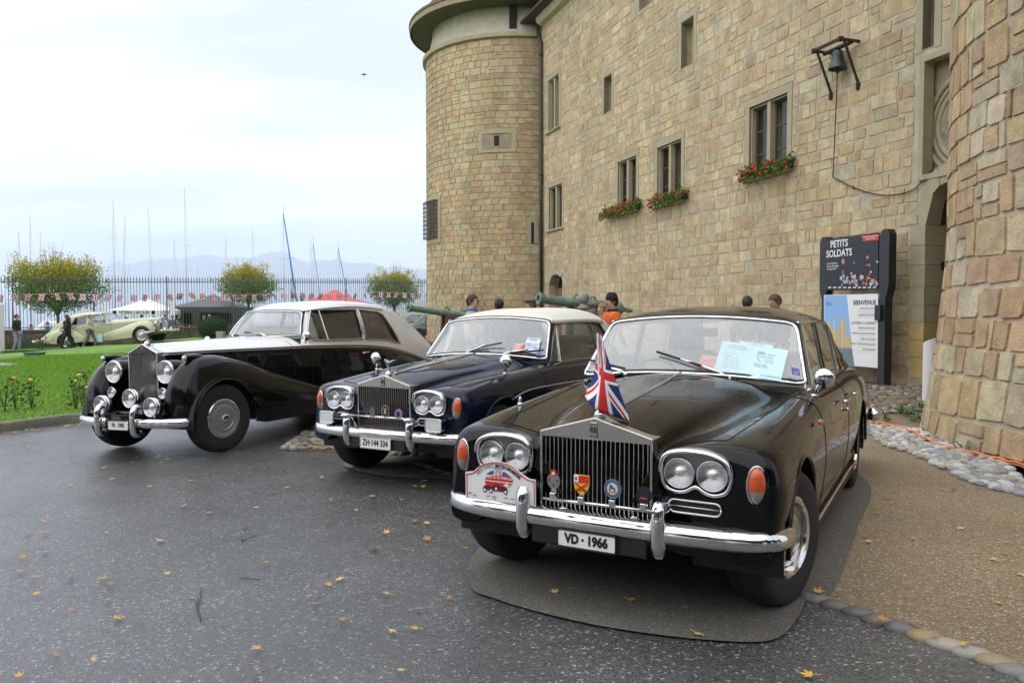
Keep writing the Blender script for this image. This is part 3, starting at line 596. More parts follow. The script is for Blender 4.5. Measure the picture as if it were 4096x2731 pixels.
# ---- near gate tower with battered foot
def circ3(p, q, r):
    A = np.array([[q[0]-p[0], q[1]-p[1]], [r[0]-p[0], r[1]-p[1]]])*2; b_ = np.array([q@q-p@p, r@r-p@p]); c = np.linalg.solve(A, b_); return c, np.linalg.norm(p-c)
BC = np.array([9.12, 8.05]); BR0 = 4.05
def BRz(z): return BR0+.26*np.clip((2.5-z)/2.5, 0, 1)**1.6
BA0 = math.atan2(-BC[1], -BC[0])
def BP(s, z, o=0.): a = BA0+s/BR0; r_ = BRz(z)+o; return Vector((r_*math.cos(a), r_*math.sin(a), z))
bast = empty('gate_tower', (BC[0], BC[1], 0), label='massive round gate tower of large sandstone blocks with a sloping foot', cat='tower')
zl = np.concatenate([np.linspace(-.3, 2.6, 14), np.linspace(3, 13, 8)]); al = np.linspace(-math.pi, math.pi, 90)*BR0
m = MB(); m.grid([[BP(s, z, -.016) for z in zl] for s in al], flip=True); m.obj('tower_core', M_mort, bast, smooth=True)
rects = rubble(-BR0*1.5, BR0*1.6, -.3, 10.5, (.26, .46), (.2, .58), [], .12, .012, .10)
stone_field(bast, rects, lambda s, z, o: BP(s, z, o), .006, .012, PAL_B, .045, flip=True)
# ================================================================ car building kit (car space: x = towards the car's left side, y = rearwards from the front axle, z = up)
M_chrome = mat('chrome', (.62, .62, .63), .07, 1.0)
M_steel = mat('brushed_steel', (.50, .48, .45), .22, 1.0)
M_rub = mat('tyre_rubber', (.012, .012, .013), .75, var=.25, vscale=20, bump=.002, bscale=120)
M_black = mat('flat_black', (.008, .008, .009), .6)
M_gap = mat('panel_gap', (.002, .002, .002), .9)
M_ws = glass('windscreen_glass', (.86, .92, .92), 1.0, 2.1, mist=.24)
M_sg = glass('side_glass', (.68, .73, .71), 1.0, 1.8, mist=.02)
M_lens = glass('lamp_glass', (.97, .97, .97), 1.0, 1.45, mist=.035)
M_refl = mat('lamp_reflector', (.90, .90, .88), .15, 1.0, bump=.005, bscale=26)
M_amber = mat('amber_lens', (.52, .075, .003), .12, coat=.8, bump=.003, bscale=90)
M_clear = mat('clear_lens', (.28, .28, .27), .15, .3, coat=.8)
M_white = mat('white_paint', (.8, .8, .78), .5)
M_ink = mat('black_ink', (.01, .01, .01), .5)
M_red = mat('red_print', (.62, .025, .02), .5)
M_leather = mat('beige_leather', (.55, .50, .40), .5, var=.1)
M_carpet = mat('dark_carpet', (.03, .03, .03), .9)
M_wood = mat('walnut_dash', (.12, .05, .02), .25, var=.3, vscale=8)
def pchip(xk, yk, x):
    xk = np.asarray(xk, float); yk = np.asarray(yk, float); h = np.diff(xk)[:, None]; d = np.diff(yk.reshape(len(xk), -1), axis=0)/h; Y = yk.reshape(len(xk), -1); m = np.zeros_like(Y)
    if len(xk) > 2:
        w1 = 2*h[1:]+h[:-1]; w2 = h[1:]+2*h[:-1]; s = d[1:]*d[:-1] > 0
        with np.errstate(divide='ignore', invalid='ignore'): hm = (w1+w2)/(w1/d[:-1]+w2/d[1:])
        m[1:-1] = np.where(s, hm, 0)
    m[0] = d[0]; m[-1] = d[-1]
    i = np.clip(np.searchsorted(xk, x)-1, 0, len(xk)-2); t = ((x-xk[i])/(xk[i+1]-xk[i]))[:, None]; hh = (xk[i+1]-xk[i])[:, None]
    r = (2*t**3-3*t**2+1)*Y[i]+(t**3-2*t**2+t)*hh*m[i]+(-2*t**3+3*t**2)*Y[i+1]+(t**3-t**2)*hh*m[i+1]
    return r.reshape((len(x),)+yk.shape[1:])
def loft(keys, us, nseg):          # keys: [(u, [(v,w)...])] -> grid (len(us), npts, 3) of the left half, first point outermost
    uk = [k[0] for k in keys]; C = np.array([k[1] for k in keys], float); S = pchip(uk, C, np.asarray(us, float)); out = []
    for i, u in enumerate(us):
        q = catmull(S[i], nseg); out.append(np.column_stack([q[:, 0], np.full(len(q), u), q[:, 1]]))
    return np.array(out)
def mirror_grid(G): R_ = G[:, ::-1, :].copy(); R_[..., 0] *= -1; return np.concatenate([G, R_[:, 1:, :]], axis=1)
def arch(G, uc, wc, r, vmin=.55, keep=None):   # open a round wheel arch; returns mask of removed faces
    d = np.hypot(G[..., 1]-uc, G[..., 2]-wc); side = (np.abs(G[..., 0]) > vmin) & (G[..., 2] < wc+r+.05); ins = (d < r) & side
    f = ins[:-1, :-1] & ins[1:, :-1] & ins[1:, 1:] & ins[:-1, 1:]
    part = (ins[:-1, :-1] | ins[1:, :-1] | ins[1:, 1:] | ins[:-1, 1:]) & ~f
    mv = np.zeros_like(ins)
    for a, b in ((0, 0), (1, 0), (1, 1), (0, 1)): mv[a:mv.shape[0]-1+a, b:mv.shape[1]-1+b] |= part
    mv &= ins; k = np.where(mv & (d > 1e-6), r/np.maximum(d, 1e-6), 1)
    G[..., 1] = np.where(mv, uc+(G[..., 1]-uc)*k, G[..., 1]); G[..., 2] = np.where(mv, np.maximum(wc+(G[..., 2]-wc)*k, .05), G[..., 2])
    return f
def grid_part(name, G, mask, M, parent, flip=False, **k):
    a, b = G.shape[:2]; ii, jj = np.nonzero(mask); F = np.stack([ii*b+jj, (ii+1)*b+jj, (ii+1)*b+jj+1, ii*b+jj+1], 1)
    if flip: F = F[:, ::-1]
    used = np.unique(F); re = np.zeros(a*b, int); re[used] = np.arange(len(used))
    return link(name, mkmesh(name, G.reshape(-1, 3)[used], re[F], M, smooth=True), parent, **k)
def car_root(name, pose, **k):
    X, Y, th, z0, ro = pose; o = empty(name, **k); co, s = math.cos(th), math.sin(th)
    V_ = Vector((co, -s, ro)).normalized(); U_ = Vector((s, co, 0)); Z_ = V_.cross(U_)
    o.matrix_world = Matrix(((V_.x, U_.x, Z_.x, X), (V_.y, U_.y, Z_.y, Y), (V_.z, U_.z, Z_.z, z0), (0, 0, 0, 1))); o['_m'] = 0; del o['_m']; return o
def carpt(pose, px, axis, val):        # pixel -> car coordinates on the plane x|y|z = val
    X, Y, th, z0, ro = pose; co, s = math.cos(th), math.sin(th); o = np.array([X, Y, z0]); B = [np.array([co, -s, ro]), np.array([s, co, 0.]), np.array([-ro*co, ro*s, 1.])]
    n = {0: np.cross(B[1], B[2]), 1: np.cross(B[0], B[2]), 2: B[2]}[axis]; q = onplane(px[0], px[1], o+B[axis]*val, n)-o; return Vector((q@B[0], q@B[1], q@B[2]))
def frame_loop(pts, name, M, parent, r=.012, closed=True, n=8): m = MB(); m.tube(pts, r, n, closed=closed); return m.obj(name, M, parent, smooth=True)
def wheel(root, pos, R_, Wd_, rim, side, steer=0., style='shadow', body=None):
    w = empty('wheel', pos); w.parent = root; w.rotation_euler = (0, 0, steer); s = side
    h = Wd_/2
    prof = [(rim-.01, -h*.85), (rim+.015, -h*.95), (R_*.86, -h*1.03), (R_*.955, -h*.92), (R_*.985, -h*.74), (R_, -h*.5), (R_, h*.5), (R_*.985, h*.74), (R_*.955, h*.92), (R_*.86, h*1.03), (rim+.015, h*.95), (rim-.01, h*.85)]
    m = MB(); m.lathe(prof, 56, axis='X', caps=False)
    for k in (-.34, -.12, .12, .34): m.lathe([(R_+.001, h*k-.006), (R_+.0022, h*k), (R_+.001, h*k+.006)], 56, axis='X', caps=False)
    m.obj('tyre', M_rub, w, auto=45)
    m = MB(); m.lathe([(rim+.012, s*h*.93), (rim-.004, s*h*1.0), (rim-.02, s*h*.94), (rim*.86, s*h*.62), (rim*.70, s*h*.58), (rim*.62, s*h*.72)], 48, axis='X', caps=False); m.obj('rim', M_chrome if style != 'paint' else body, w, auto=35)
    m = MB()
    if style == 'wraith': m.lathe([(rim*.99, s*h*.9), (rim*.97, s*h*1.0), (rim*.86, s*h*1.02), (rim*.8, s*h*.95), (rim*.6, s*h*1.04), (rim*.58, s*h*1.0), (rim*.33, s*h*1.08), (0.001, s*h*1.1)], 48, axis='X')
    else: m.lathe([(rim*.66, s*h*.62), (rim*.64, s*h*.80), (rim*.55, s*h*.90), (rim*.42, s*h*.93), (rim*.40, s*h*.90), (rim*.22, s*h*1.0), (0.001, s*h*1.02)], 40, axis='X')
    m.obj('hubcap', M_steel if style != 'wraith' else mat('wheel_disc_grey', (.30, .30, .31), .3, .5, coat=.5), w, auto=35)
    if style == 'wraith': m = MB(); m.lathe([(rim*.24, s*h*1.06), (rim*.24, s*h*1.2), (rim*.17, s*h*1.3), (.001, s*h*1.32)], 8, axis='X'); m.obj('hub_nut', M_chrome, w)
    m = MB(); m.lathe([(rim*.98, -s*h*.5), (.001, -s*h*.4)], 30, axis='X'); m.obj('brake_disc', M_black, w)
    return w
def lamp(root, name, c, r, M_rim=None, dom=.22, depth=.06, cross=False, rimw=.10, back=False):
    l = empty(name, c); l.parent = root; m = MB()
    m.lathe([(r*(1+rimw), .012), (r*(1+rimw*1.1), -.004), (r*(1+rimw*.5), -.016), (r*.985, -.012), (r*.97, 0)], 36, axis='Y', caps=False); m.obj('rim', M_rim or M_chrome, l, smooth=True)
    m = MB(); m.lathe([(r*.985, -.004), (r*.9, .01), (r*.6, depth*.7), (r*.25, depth), (.001, depth*1.02)], 32, axis='Y'); m.obj('reflector', M_refl, l, smooth=True)
    m = MB(); m.lathe([(r*.985, -.006)]+[(r*math.cos(a), -.006-r*dom*math.sin(a)) for a in np.linspace(.15, math.pi/2-.001, 8)], 32, axis='Y'); m.obj('lens', M_lens, l, smooth=True)
    m = MB(); m.lathe([(r*.17, depth*.4), (r*.15, -.0), (.001, -.004)], 14, axis='Y')
    if cross: m.beam((0, .005, -r*.97), (0, .005, r*.97), .006); m.beam((-r*.97, .006, 0), (r*.97, .006, 0), .004)
    m.obj('bulb_shield', M_chrome, l, smooth=False)
    if back: m = MB(); m.lathe([(r*(1+rimw), .01), (r*1.02, .06), (r*.7, .11), (.001, .13)], 28, axis='Y'); m.obj('shell', M_rim or M_chrome, l, smooth=True)
    return l
def plate(root, c, w, h, txt, size, tilt=0., back=True, sx=.8, bold=.004):
    p = empty('number_plate', c); p.parent = root; p.rotation_euler = (tilt, 0, 0)
    m = MB(); m.box((0, 0, 0), (w, .008, h), bev=.003); m.obj('plate_panel', M_white, p)
    m = MB(); m.tube([(x, -.004, z) for x, z in rounded(w+.004, h+.004, .012, 3)], .005, 6, closed=True); m.obj('plate_rim', M_black if back else M_chrome, p)
    text('plate_lettering', txt, size, M_ink, p, frame((0, -.0055, 0), (1, 0, 0), (0, 0, 1)), bold=bold, sx=sx); return p
def mirror_round(root, foot, head, r, toward=(0, 1, 0)):
    mm = empty('wing_mirror', foot); mm.parent = root; d = Vector(head)-Vector(foot); m = MB()
    m.tube([(0, 0, 0), d*.5+Vector((0, 0, .02)), d*.93], [.016, .010, .009], 8); m.lathe([(.028, 0), (.02, .012), (.001, .016)], 16); m.obj('stalk', M_chrome, mm, smooth=True)
    q = Vector(toward).to_track_quat('Z', 'Y').to_matrix()
    m = MB(); m.lathe([(r*math.cos(a), -r*.55*math.sin(a)) for a in np.linspace(math.pi/2-.001, 0, 8)]+[(r*1.0, .006), (r*.9, .008), (.001, .006)], 28, d, M=q); m.obj('mirror_head', M_chrome, mm, smooth=True); return mm
def wiper(root, base, tip_arm, b0, b1):
    w = empty('wiper', base); w.parent = root; B = Vector(base); m = MB()
    m.tube([(0, 0, 0), (Vector(tip_arm)-B)*.25+Vector((0, 0, .012)), Vector(tip_arm)-B], [.014, .012, .008], 8); m.lathe([(.018, -.02), (.016, .012), (.001, .02)], 12); m.obj('arm', M_chrome, w, smooth=True)
    m = MB(); m.tube([Vector(b0)-B, Vector(b1)-B], .008, 6); m.obj('blade', M_black, w); return w
def seat(root, x, y, z, w, M, back=.62):
    s = empty('seat', (x, y, z)); s.parent = root
    m = MB(); m.box((0, 0, 0), (w, .52, .2), bev=.06); m.obj('seat_cushion', M, s, smooth=True)
    m = MB(); m.box((0, .27, back/2), (w, .17, back), Matrix.Rotation(-.2, 3, 'X'), bev=.06); m.obj('seat_back', M, s, smooth=True); return s
# ---- union flag print (node based)
def union_mat(name='union_flag', cloth=.8):
    M = bpy.data.materials.new(name); M.use_nodes = True; t = M.node_tree; b = t.nodes['Principled BSDF']; b.inputs['Roughness'].default_value = cloth
    uv = t.nodes.new('ShaderNodeUVMap'); s = t.nodes.new('ShaderNodeSeparateXYZ'); t.links.new(uv.outputs[0], s.inputs[0])
    def mt(op, a, c=None):
        n = t.nodes.new('ShaderNodeMath'); n.operation = op
        for i, v in enumerate((a, c)):
            if v is None: continue
            if isinstance(v, (int, float)): n.inputs[i].default_value = v
            else: t.links.new(v, n.inputs[i])
        return n.outputs[0]
    x = mt('MULTIPLY', mt('SUBTRACT', s.outputs[0], .5), 60); y = mt('MULTIPLY', mt('SUBTRACT', s.outputs[1], .5), 30); ax, ay = mt('ABSOLUTE', x), mt('ABSOLUTE', y)
    d1 = mt('DIVIDE', mt('SUBTRACT', x, mt('MULTIPLY', y, 2)), 2.236); d2 = mt('DIVIDE', mt('ADD', x, mt('MULTIPLY', y, 2)), 2.236)
    wd_ = mt('LESS_THAN', mt('MINIMUM', mt('ABSOLUTE', d1), mt('ABSOLUTE', d2)), 3.0)
    sg = mt('SIGN', x); 
    r1 = mt('LESS_THAN', mt('ABSOLUTE', mt('SUBTRACT', d1, mt('MULTIPLY', sg, .9))), .9); r2 = mt('LESS_THAN', mt('ABSOLUTE', mt('SUBTRACT', d2, mt('MULTIPLY', sg, -.9))), .9)
    rdiag = mt('MAXIMUM', r1, r2); wc = mt('LESS_THAN', mt('MINIMUM', ax, ay), 5.0); rc = mt('LESS_THAN', mt('MINIMUM', ax, ay), 3.0)
    colr = None; prev = (.012, .03, .16, 1)
    for fac, c in ((wd_, (.8, .8, .8, 1)), (rdiag, (.62, .02, .025, 1)), (wc, (.8, .8, .8, 1)), (rc, (.62, .02, .025, 1))):
        mx_ = t.nodes.new('ShaderNodeMix'); mx_.data_type = 'RGBA'; t.links.new(fac, mx_.inputs[0])
        if isinstance(prev, tuple): mx_.inputs[6].default_value = prev
        else: t.links.new(prev, mx_.inputs[6])
        mx_.inputs[7].default_value = c; prev = mx_.outputs[2]
    t.links.new(prev, b.inputs['Base Color']); return M
M_union = union_mat()
# ================================================================ the two post-war four-headlamp cars share their front
POSE3 = (.6814, 4.2844, .50866, 0.012, 0.); POSE2 = (-.8033, 7.1826, .5514, -.015, .012); POSE1 = (-3.9255, 8.898, .438, -.075, .029)
def shadow_keys(conv=False):
    lo = [(.70, .22), (.82, .235), (.865, .34)]
    K = []
    def k(u, side, top): K.append((u, lo_for(u)+side+top))
    def lo_for(u):
        if u < -.42: return [(.70, .34), (.80, .35), (.845, .40)]
        return lo
    #        mid side      upper side     shoulder       crest          inner wing     valley        flank         hood edge     hood mid      centre
    k(-.560, [(.815, .58), (.80, .70)], [(.76, .765), (.66, .80), (.53, .805), (.40, .79), (.32, .775), (.28, .82), (.14, .87), (0, .90)])
    k(-.540, [(.845, .58), (.835, .72)], [(.79, .805), (.685, .838), (.54, .842), (.40, .82), (.32, .80), (.285, .85), (.14, .90), (0, .935)])
    k(-.500, [(.872, .58), (.858, .735)], [(.81, .825), (.70, .855), (.55, .857), (.40, .832), (.318, .812), (.287, .872), (.14, .918), (0, .952)])
    k(-.440, [(.884, .58), (.870, .74)], [(.82, .835), (.705, .866), (.555, .864), (.41, .838), (.325, .825), (.290, .880), (.15, .925), (0, .956)])
    k(-.25, [(.892, .59), (.878, .755)], [(.828, .855), (.715, .889), (.58, .882), (.44, .855), (.36, .858), (.310, .910), (.16, .952), (0, .975)])
    k(.00, [(.897, .60), (.884, .77)], [(.835, .875), (.725, .913), (.61, .902), (.48, .880), (.40, .895), (.335, .945), (.175, .983), (0, .999)])
    k(.45, [(.900, .60), (.888, .79)], [(.842, .905), (.740, .948), (.65, .938), (.55, .922), (.47, .938), (.375, .988), (.19, 1.024), (0, 1.038)])
    k(.86, [(.900, .60), (.890, .80)], [(.846, .93), (.750, .978), (.68, .976), (.61, .972), (.54, .988), (.42, 1.03), (.20, 1.063), (0, 1.074)])
    k(1.00, [(.900, .60), (.890, .80)], [(.848, .935), (.755, .983), (.70, .985), (.62, .98), (.54, .99), (.42, 1.02), (.20, 1.05), (0, 1.06)])
    k(2.00, [(.900, .60), (.890, .80)], [(.848, .93), (.755, .983), (.70, .985), (.62, .98), (.54, .98), (.42, .98), (.20, .98), (0, .98)])
    k(2.80, [(.900, .60), (.890, .79)], [(.85, .925), (.77, .985), (.70, .985), (.62, .98), (.54, .98), (.42, .98), (.20, .98), (0, .98)])
    k(3.40, [(.895, .60), (.882, .78)], [(.845, .905), (.775, .965), (.70, .97), (.62, .972), (.54, .98), (.42, .985), (.20, .99), (0, .99)])
    k(3.90, [(.875, .60), (.862, .76)], [(.825, .87), (.755, .92), (.68, .925), (.60, .93), (.50, .935), (.40, .94), (.20, .95), (0, .95)])
    k(4.20, [(.82, .60), (.81, .72)], [(.77, .80), (.70, .84), (.62, .85), (.54, .855), (.45, .86), (.36, .86), (.18, .87), (0, .87)])
    k(4.26, [(.75, .58), (.74, .66)], [(.70, .70), (.64, .74), (.56, .74), (.48, .74), (.4, .74), (.32, .74), (.16, .74), (0, .74)])
    return K
def saloon(pose, root, paint, trim, conv=False, lhd=False):
    NS = 6
    us = np.concatenate([np.linspace(-.56, -.42, 9), np.linspace(-.40, .50, 46), np.linspace(.52, .98, 18), np.linspace(1.0, 2.5, 40), np.linspace(2.54, 3.5, 46), np.linspace(3.55, 4.26, 20)])
    H = loft(shadow_keys(), us, NS); G = mirror_grid(H); nr = H.shape[1]
    # cap the nose with a slightly rounded front panel
    rm = arch(G, 0., .345, .405) | arch(G, 3.035, .345, .395)
    nu, nc = G.shape[0]-1, G.shape[1]-1
    uu = ((us[:-1]+us[1:])/2)[:, None]*np.ones((1, nc)); row = np.minimum(np.arange(nc), nc-1-np.arange(nc))[None, :]*np.ones((nu, 1)); sideL = (np.arange(nc) < nc/2)[None, :]*np.ones((nu, 1)) > 0
    cab = (uu > .93) & (uu < 3.38) & (row >= 7*NS-1)
    keep = ~rm & ~cab
    hood = keep & (row >= 7*NS-2) & (uu > -.43) & (uu < .86)
    fd = keep & (uu > .70) & (uu < 1.93+.4*conv) & (row >= 2*NS-3) & (row < 7*NS-1)
    rd = keep & (uu > 1.93) & (uu < 2.86) & (row >= 2*NS-3) & (row < 7*NS-1) if not conv else np.zeros_like(keep)
    wellr = rd & (np.hypot(uu-3.035, 0) < .44); rd &= ~wellr
    hood &= ~fd
    grid_part('body_shell', G, keep & ~hood & ~fd & ~rd, paint, root); grid_part('bonnet', G, hood, paint, root)
    for L in (True, False):
        d_ = grid_part('front_door', G, fd & (sideL == L), paint, root); s = 1 if L else -1
        m = MB(); y0 = 1.62+.35*conv; m.tube([(s*.905, y0-.09, .872), (s*.925, y0-.05, .878), (s*.925, y0+.06, .878), (s*.905, y0+.10, .872)], [.009, .012, .012, .009], 8); m.lathe([(.014, 0), (.014, .02)], 10, (s*.895, y0+.13, .80), axis='X'); m.obj('handle', M_chrome, d_, smooth=True)
        if not conv:
            d2 = grid_part('rear_door', G, rd & (sideL == L), paint, root); m = MB(); y0 = 2.02+.12; m.tube([(s*.905, y0-.05, .872), (s*.925, y0-.02, .878), (s*.925, y0+.10, .878), (s*.905, y0+.14, .872)], [.009, .012, .012, .009], 8); m.obj('handle', M_chrome, d2, smooth=True)
    # shut lines
    def gl(name, ij): m = MB(); m.tube([G[i, j]+np.array([0, 0, .0005]) for i, j in ij], .0028, 5); m.obj(name, M_gap, root)
    iu = lambda u: int(np.argmin(np.abs(us-u))); jh = 7*NS-2
    for j in (jh, nc-jh): gl('shut_line', [(i, j) for i in range(iu(-.42), iu(.87))])
    gl('shut_line', [(iu(-.425), j) for j in range(jh, jh+14)]); gl('shut_line', [(iu(-.425), nc-j) for j in range(jh, jh+14)])
    for u in ((.70, 2.33) if conv else (.70, 1.93)):
        gl('shut_line', [(iu(u), j) for j in range(2*NS-3, 7*NS-1)]); gl('shut_line', [(iu(u), nc-j) for j in range(2*NS-3, 7*NS-1)])
    # nose: front panels either side of the radiator
    m = MB(); ring = G[0]; cen = np.array([[np.sign(p[0])*min(abs(p[0])*.6, .5), -.566 if abs(p[0]) > .31 else -.48, .56] for p in ring]); mid = ring*.5+cen*.5; mid[:, 1] = np.where(np.abs(ring[:, 0]) > .31, -.565, -.48)
    low = []
    m.grid([cen, mid, ring]); m.obj('nose_panel', paint, root, smooth=True)
    m = MB(); m.box((0, -.42, .43), (1.22, .24, .16), bev=.04); m.obj('front_apron', mat('underbody_paint', (.006, .006, .007), .5), root, auto=40)
    m = MB(); m.box((0, 1.75, .31), (1.36, 3.9, .14)); m.obj('underbody', M_black, root)
    for u in (0., 3.035):
        for s in (1, -1):
            m = MB(); m.grid([[(s*v_, u+.43*math.cos(a), .345+.43*math.sin(a)) for v_ in (.45, .87)] for a in np.linspace(-.2, math.pi+.2, 24)]); m.add([(s*.45, u+.43*math.cos(a), .345+.43*math.sin(a)) for a in np.linspace(-.2, math.pi+.2, 24)], [tuple(range(24))]); m.obj('wheel_well', M_black, root)
            m = MB(); m.tube([(s*.885, u+.407*math.cos(a), .345+.407*math.sin(a)) for a in np.linspace(.0, math.pi-.0, 26)], .012, 6); m.obj('arch_lip', paint, root, smooth=True)
            wheel(root, (s*.745, u, .345), .345, .205, .195, s, steer=((-.27 if not conv else -.10) if u == 0 else 0), body=paint)
    for s in (1, -1):
        m = MB(); m.tube([(s*.872, u, .285) for u in np.linspace(.43, 2.62, 8)], .011, 8); m.obj('sill_trim', M_chrome, root, smooth=True)
        m = MB(); m.box((s*.80, 1.5, .24), (.12, 2.3, .10)); m.obj('sill', M_black, root)
    # radiator shell with gable top and shutters
    gr = empty('radiator_grille', (0, -.575, .43)); gr.parent = root; g0 = Vector((0, -.575, .43))
    out = [(-.298, 0), (-.298, .443), (0, .527), (.298, .443), (.298, 0)]; inn = [(-.284, .0), (-.284, .415), (.284, .415), (.284, .0)]
    m = MB(); P_ = [(-.298, 0), (-.298, .443), (0, .527), (.298, .443), (.298, 0), (.284, 0), (.284, .415), (-.284, .415), (-.284, 0)]
    tri = [(0, 1, 7, 8), (3, 4, 5, 6), (1, 2, 3, 6, 7)]
    V_ = [(x, 0, z) for x, z in P_]+[(x, .17, z) for x, z in P_]; n = len(P_)
    F_ = [tuple(t) for t in tri]+[(i, (i+1) % n, n+(i+1) % n, n+i)[::-1] for i in range(n)]
    m.add(V_, F_); sh = m.obj('grille_shell', M_steel, gr)
    bv = sh.modifiers.new('bev', 'BEVEL'); bv.width = .006; bv.segments = 3; bv.limit_method = 'ANGLE'; bv.angle_limit = R(25)
    m = MB(); m.box((0, .09, .2), (.57, .01, .44)); m.obj('grille_backing', M_black, gr)
    nsl = 24
    for i in range(nsl):
        x = -.27+.54*i/(nsl-1); m = MB(); t_ = (.5 if x < 0 else -.5); m.box((x, .03, .207), (.0048, .036, .415), bev=.0015); m.obj('grille_bar', M_steel, gr)
    m = MB(); m.box((0, -.0035, .465), (.036, .006, .075), bev=.002); bd = m.obj('badge', M_steel, gr); text('badge_letters', 'RR', .042, M_ink, gr, frame((0, -.0075, .465), (1, 0, 0), (0, 0, 1)), sx=.75, bold=.001)
    text('badge_letters', 'ROLLS', .012, M_ink, gr, frame((0, -.0075, .494), (1, 0, 0), (0, 0, 1))); text('badge_letters', 'ROYCE', .012, M_ink, gr, frame((0, -.0075, .436), (1, 0, 0), (0, 0, 1)))
    # headlamp clusters, indicators, vents
    for s in (1, -1):
        hb = empty('headlamp_cluster', (s*.503, -.565, .735)); hb.parent = root
        oc = [(-.172, .035), (-.15, .085), (-.08, .108), (.0, .112), (.08, .104), (.15, .075), (.174, .02), (.172, -.04), (.15, -.085), (.10, -.105), (.05, -.098), (0, -.072), (-.05, -.098), (-.10, -.105), (-.15, -.085), (-.172, -.03)]
        oc = catmull([(s*x, z) for x, z in oc], 4, closed=True)
        m = MB(); m.add([(x, .002, z) for x, z in oc], [tuple(range(len(oc)))[::(-1 if s > 0 else 1)]]); m.obj('lamp_panel', mat('lamp_panel_grey', (.22, .22, .22), .3, .8), hb)
        m = MB(); m.tube([(x, -.010, z) for x, z in oc], .011, 8, closed=True); m.obj('bezel', M_chrome, hb, smooth=True)
        br = [p for p in oc if p[1] > .0]; br = sorted(br, key=lambda p: p[0])
        m = MB(); m.grid([[(x*1.0, .03, z+.012), (x*1.03, -.02, z+.014), (x*1.02, -.050, z+.004), (x*.99, -.052, z-.006), (x*.96, -.02, z-.014)] for x, z in br], flip=True); m.obj('brow', M_chrome, hb, smooth=True)
        for k in (-.083, .083): lamp(hb, 'headlamp', (k, -.008, -.008), .073)
        hb.scale = (.92, .92, .90)
        ic = empty('indicator', (s*.772, -.552, .70)); ic.parent = root; ic.rotation_euler = (0, 0, s*.30)
        el = lambda z: .040*math.sqrt(max(0, 1-(z/.083)**2))*(1 if z > 0 else 1-.12*(-z/.083))
        for nm, z0, z1, M_ in (('amber_lens', -.022, .0825, M_amber), ('clear_lens', -.0825, -.022, M_clear)):
            m = MB(); m.grid([[(el(z)*math.cos(t), -.034*math.sin(t)*math.sqrt(max(.0, 1-(z/.084)**2)), z) for t in np.linspace(0, math.pi, 13)] for z in np.linspace(z0, z1, 12)], flip=True); m.obj(nm, M_, ic, smooth=True)
        m = MB(); m.tube([(.042*math.cos(t), 0.0, .086*math.sin(t)) for t in np.linspace(0, 2*math.pi, 32, endpoint=False)], .006, 6, closed=True); m.obj('rim', M_chrome, ic, smooth=True)
        vt = empty('air_vent', (s*.50, -.578, .575)); vt.parent = root; m = MB()
        m.tube([(x, 0, z) for x, z in rounded(.245, .058, .029, 6)], .0055, 6, closed=True); m.tube([(-.118, 0, 0), (.118, 0, 0)], .0035, 6); m.obj('vent_rim', M_chrome, vt, smooth=True); m = MB(); m.add([(x, .004, z) for x, z in rounded(.235, .05, .025, 5)], [tuple(range(24))[::-1]]); m.obj('vent_mesh', M_black, vt)
        if conv: continue
        m = MB(); m.blob((s*.895, .49, .865), (.014, .032, .014), 2); sm_ = m.obj('side_repeater', M_amber, root, smooth=True); m = MB(); m.lathe([(.016, -.008), (.016, .008)], 12, (s*.895, .49, .865), axis='Y'); m.obj('repeater_band', M_chrome, sm_)
    # bumper with wrap-around ends
    bm_ = empty('front_bumper', (0, -.64, .45)); bm_.parent = root
    half = [(0, -.665), (.25, -.66), (.5, -.645), (.70, -.615), (.81, -.575), (.872, -.51), (.897, -.43), (.90, -.33)]
    pth = catmull([(-x, y) for x, y in half[::-1]]+half[1:], 5); sec = [(.13, .050), (.05, .054), (.012, .047), (-.010, .032), (-.018, .004), (-.013, -.024), (.002, -.042), (.03, -.046), (.09, -.03), (.13, .0)]
    gb = []
    for i, p in enumerate(pth):
        q = pth[min(i+1, len(pth)-1)]-pth[max(i-1, 0)]; q /= np.linalg.norm(q); nn = np.array([-q[1], q[0]]); e = min(1, min(i, len(pth)-1-i)/5+.45)
        gb.append([(p[0]+nn[0]*min(a, .05 if abs(p[0]) > .75 else 1)*e, p[1]+.64+nn[1]*min(a, .05 if abs(p[0]) > .75 else 1)*e, b*e) for a, b in sec])
    m = MB(); m.grid(gb, wrapv=True); m.F += [tuple(range(10)), tuple(len(m.V)-10+k for k in range(10))[::-1]]; m.obj('bumper_bar', M_chrome, bm_, smooth=True)
    for s in (1, -1):
        m = MB(); pz = [(.148, .004), (.140, .03), (.11, .046), (.06, .052), (0, .054), (-.06, .046), (-.10, .028), (-.115, .008)]
        m.grid([[(s*.352+.040*math.cos(t)*min(1, .35+d*14), (.0-d*1.1*math.sin(t)) if math.sin(t) > 0 else (.0-min(d*2.5, .12)*math.sin(t)), z) for t in np.linspace(0, 2*math.pi, 20, endpoint=False)] for z, d in pz], wrapv=True)
        m.F += [tuple(range(20))[::-1], tuple(len(m.V)-20+k for k in range(20))]; m.obj('overrider', M_chrome, bm_, smooth=True)
    m = MB(); m.box((0, -.012, -.062), (.60, .02, .125), bev=.008); m.obj('plate_holder', M_black, bm_)
    # bonnet strip, cowl vents
    ctr = nr-1
    m = MB(); m.tube([G[i, ctr]+np.array([0, 0, .002]) for i in range(iu(-.42), iu(.86))], .010, 6); m.obj('bonnet_strip', M_chrome, root, smooth=True)
    for i in range(-24, 25):
        if abs(i) < 2: continue
        x = i*.0145; j = int(np.argmin(np.abs(G[iu(.88), :, 0]-x))); z = G[iu(.88), j, 2]; m = MB(); m.box((x, .90, z+.003), (.006, .045, .006)); m.obj('cowl_slot', M_black, root)
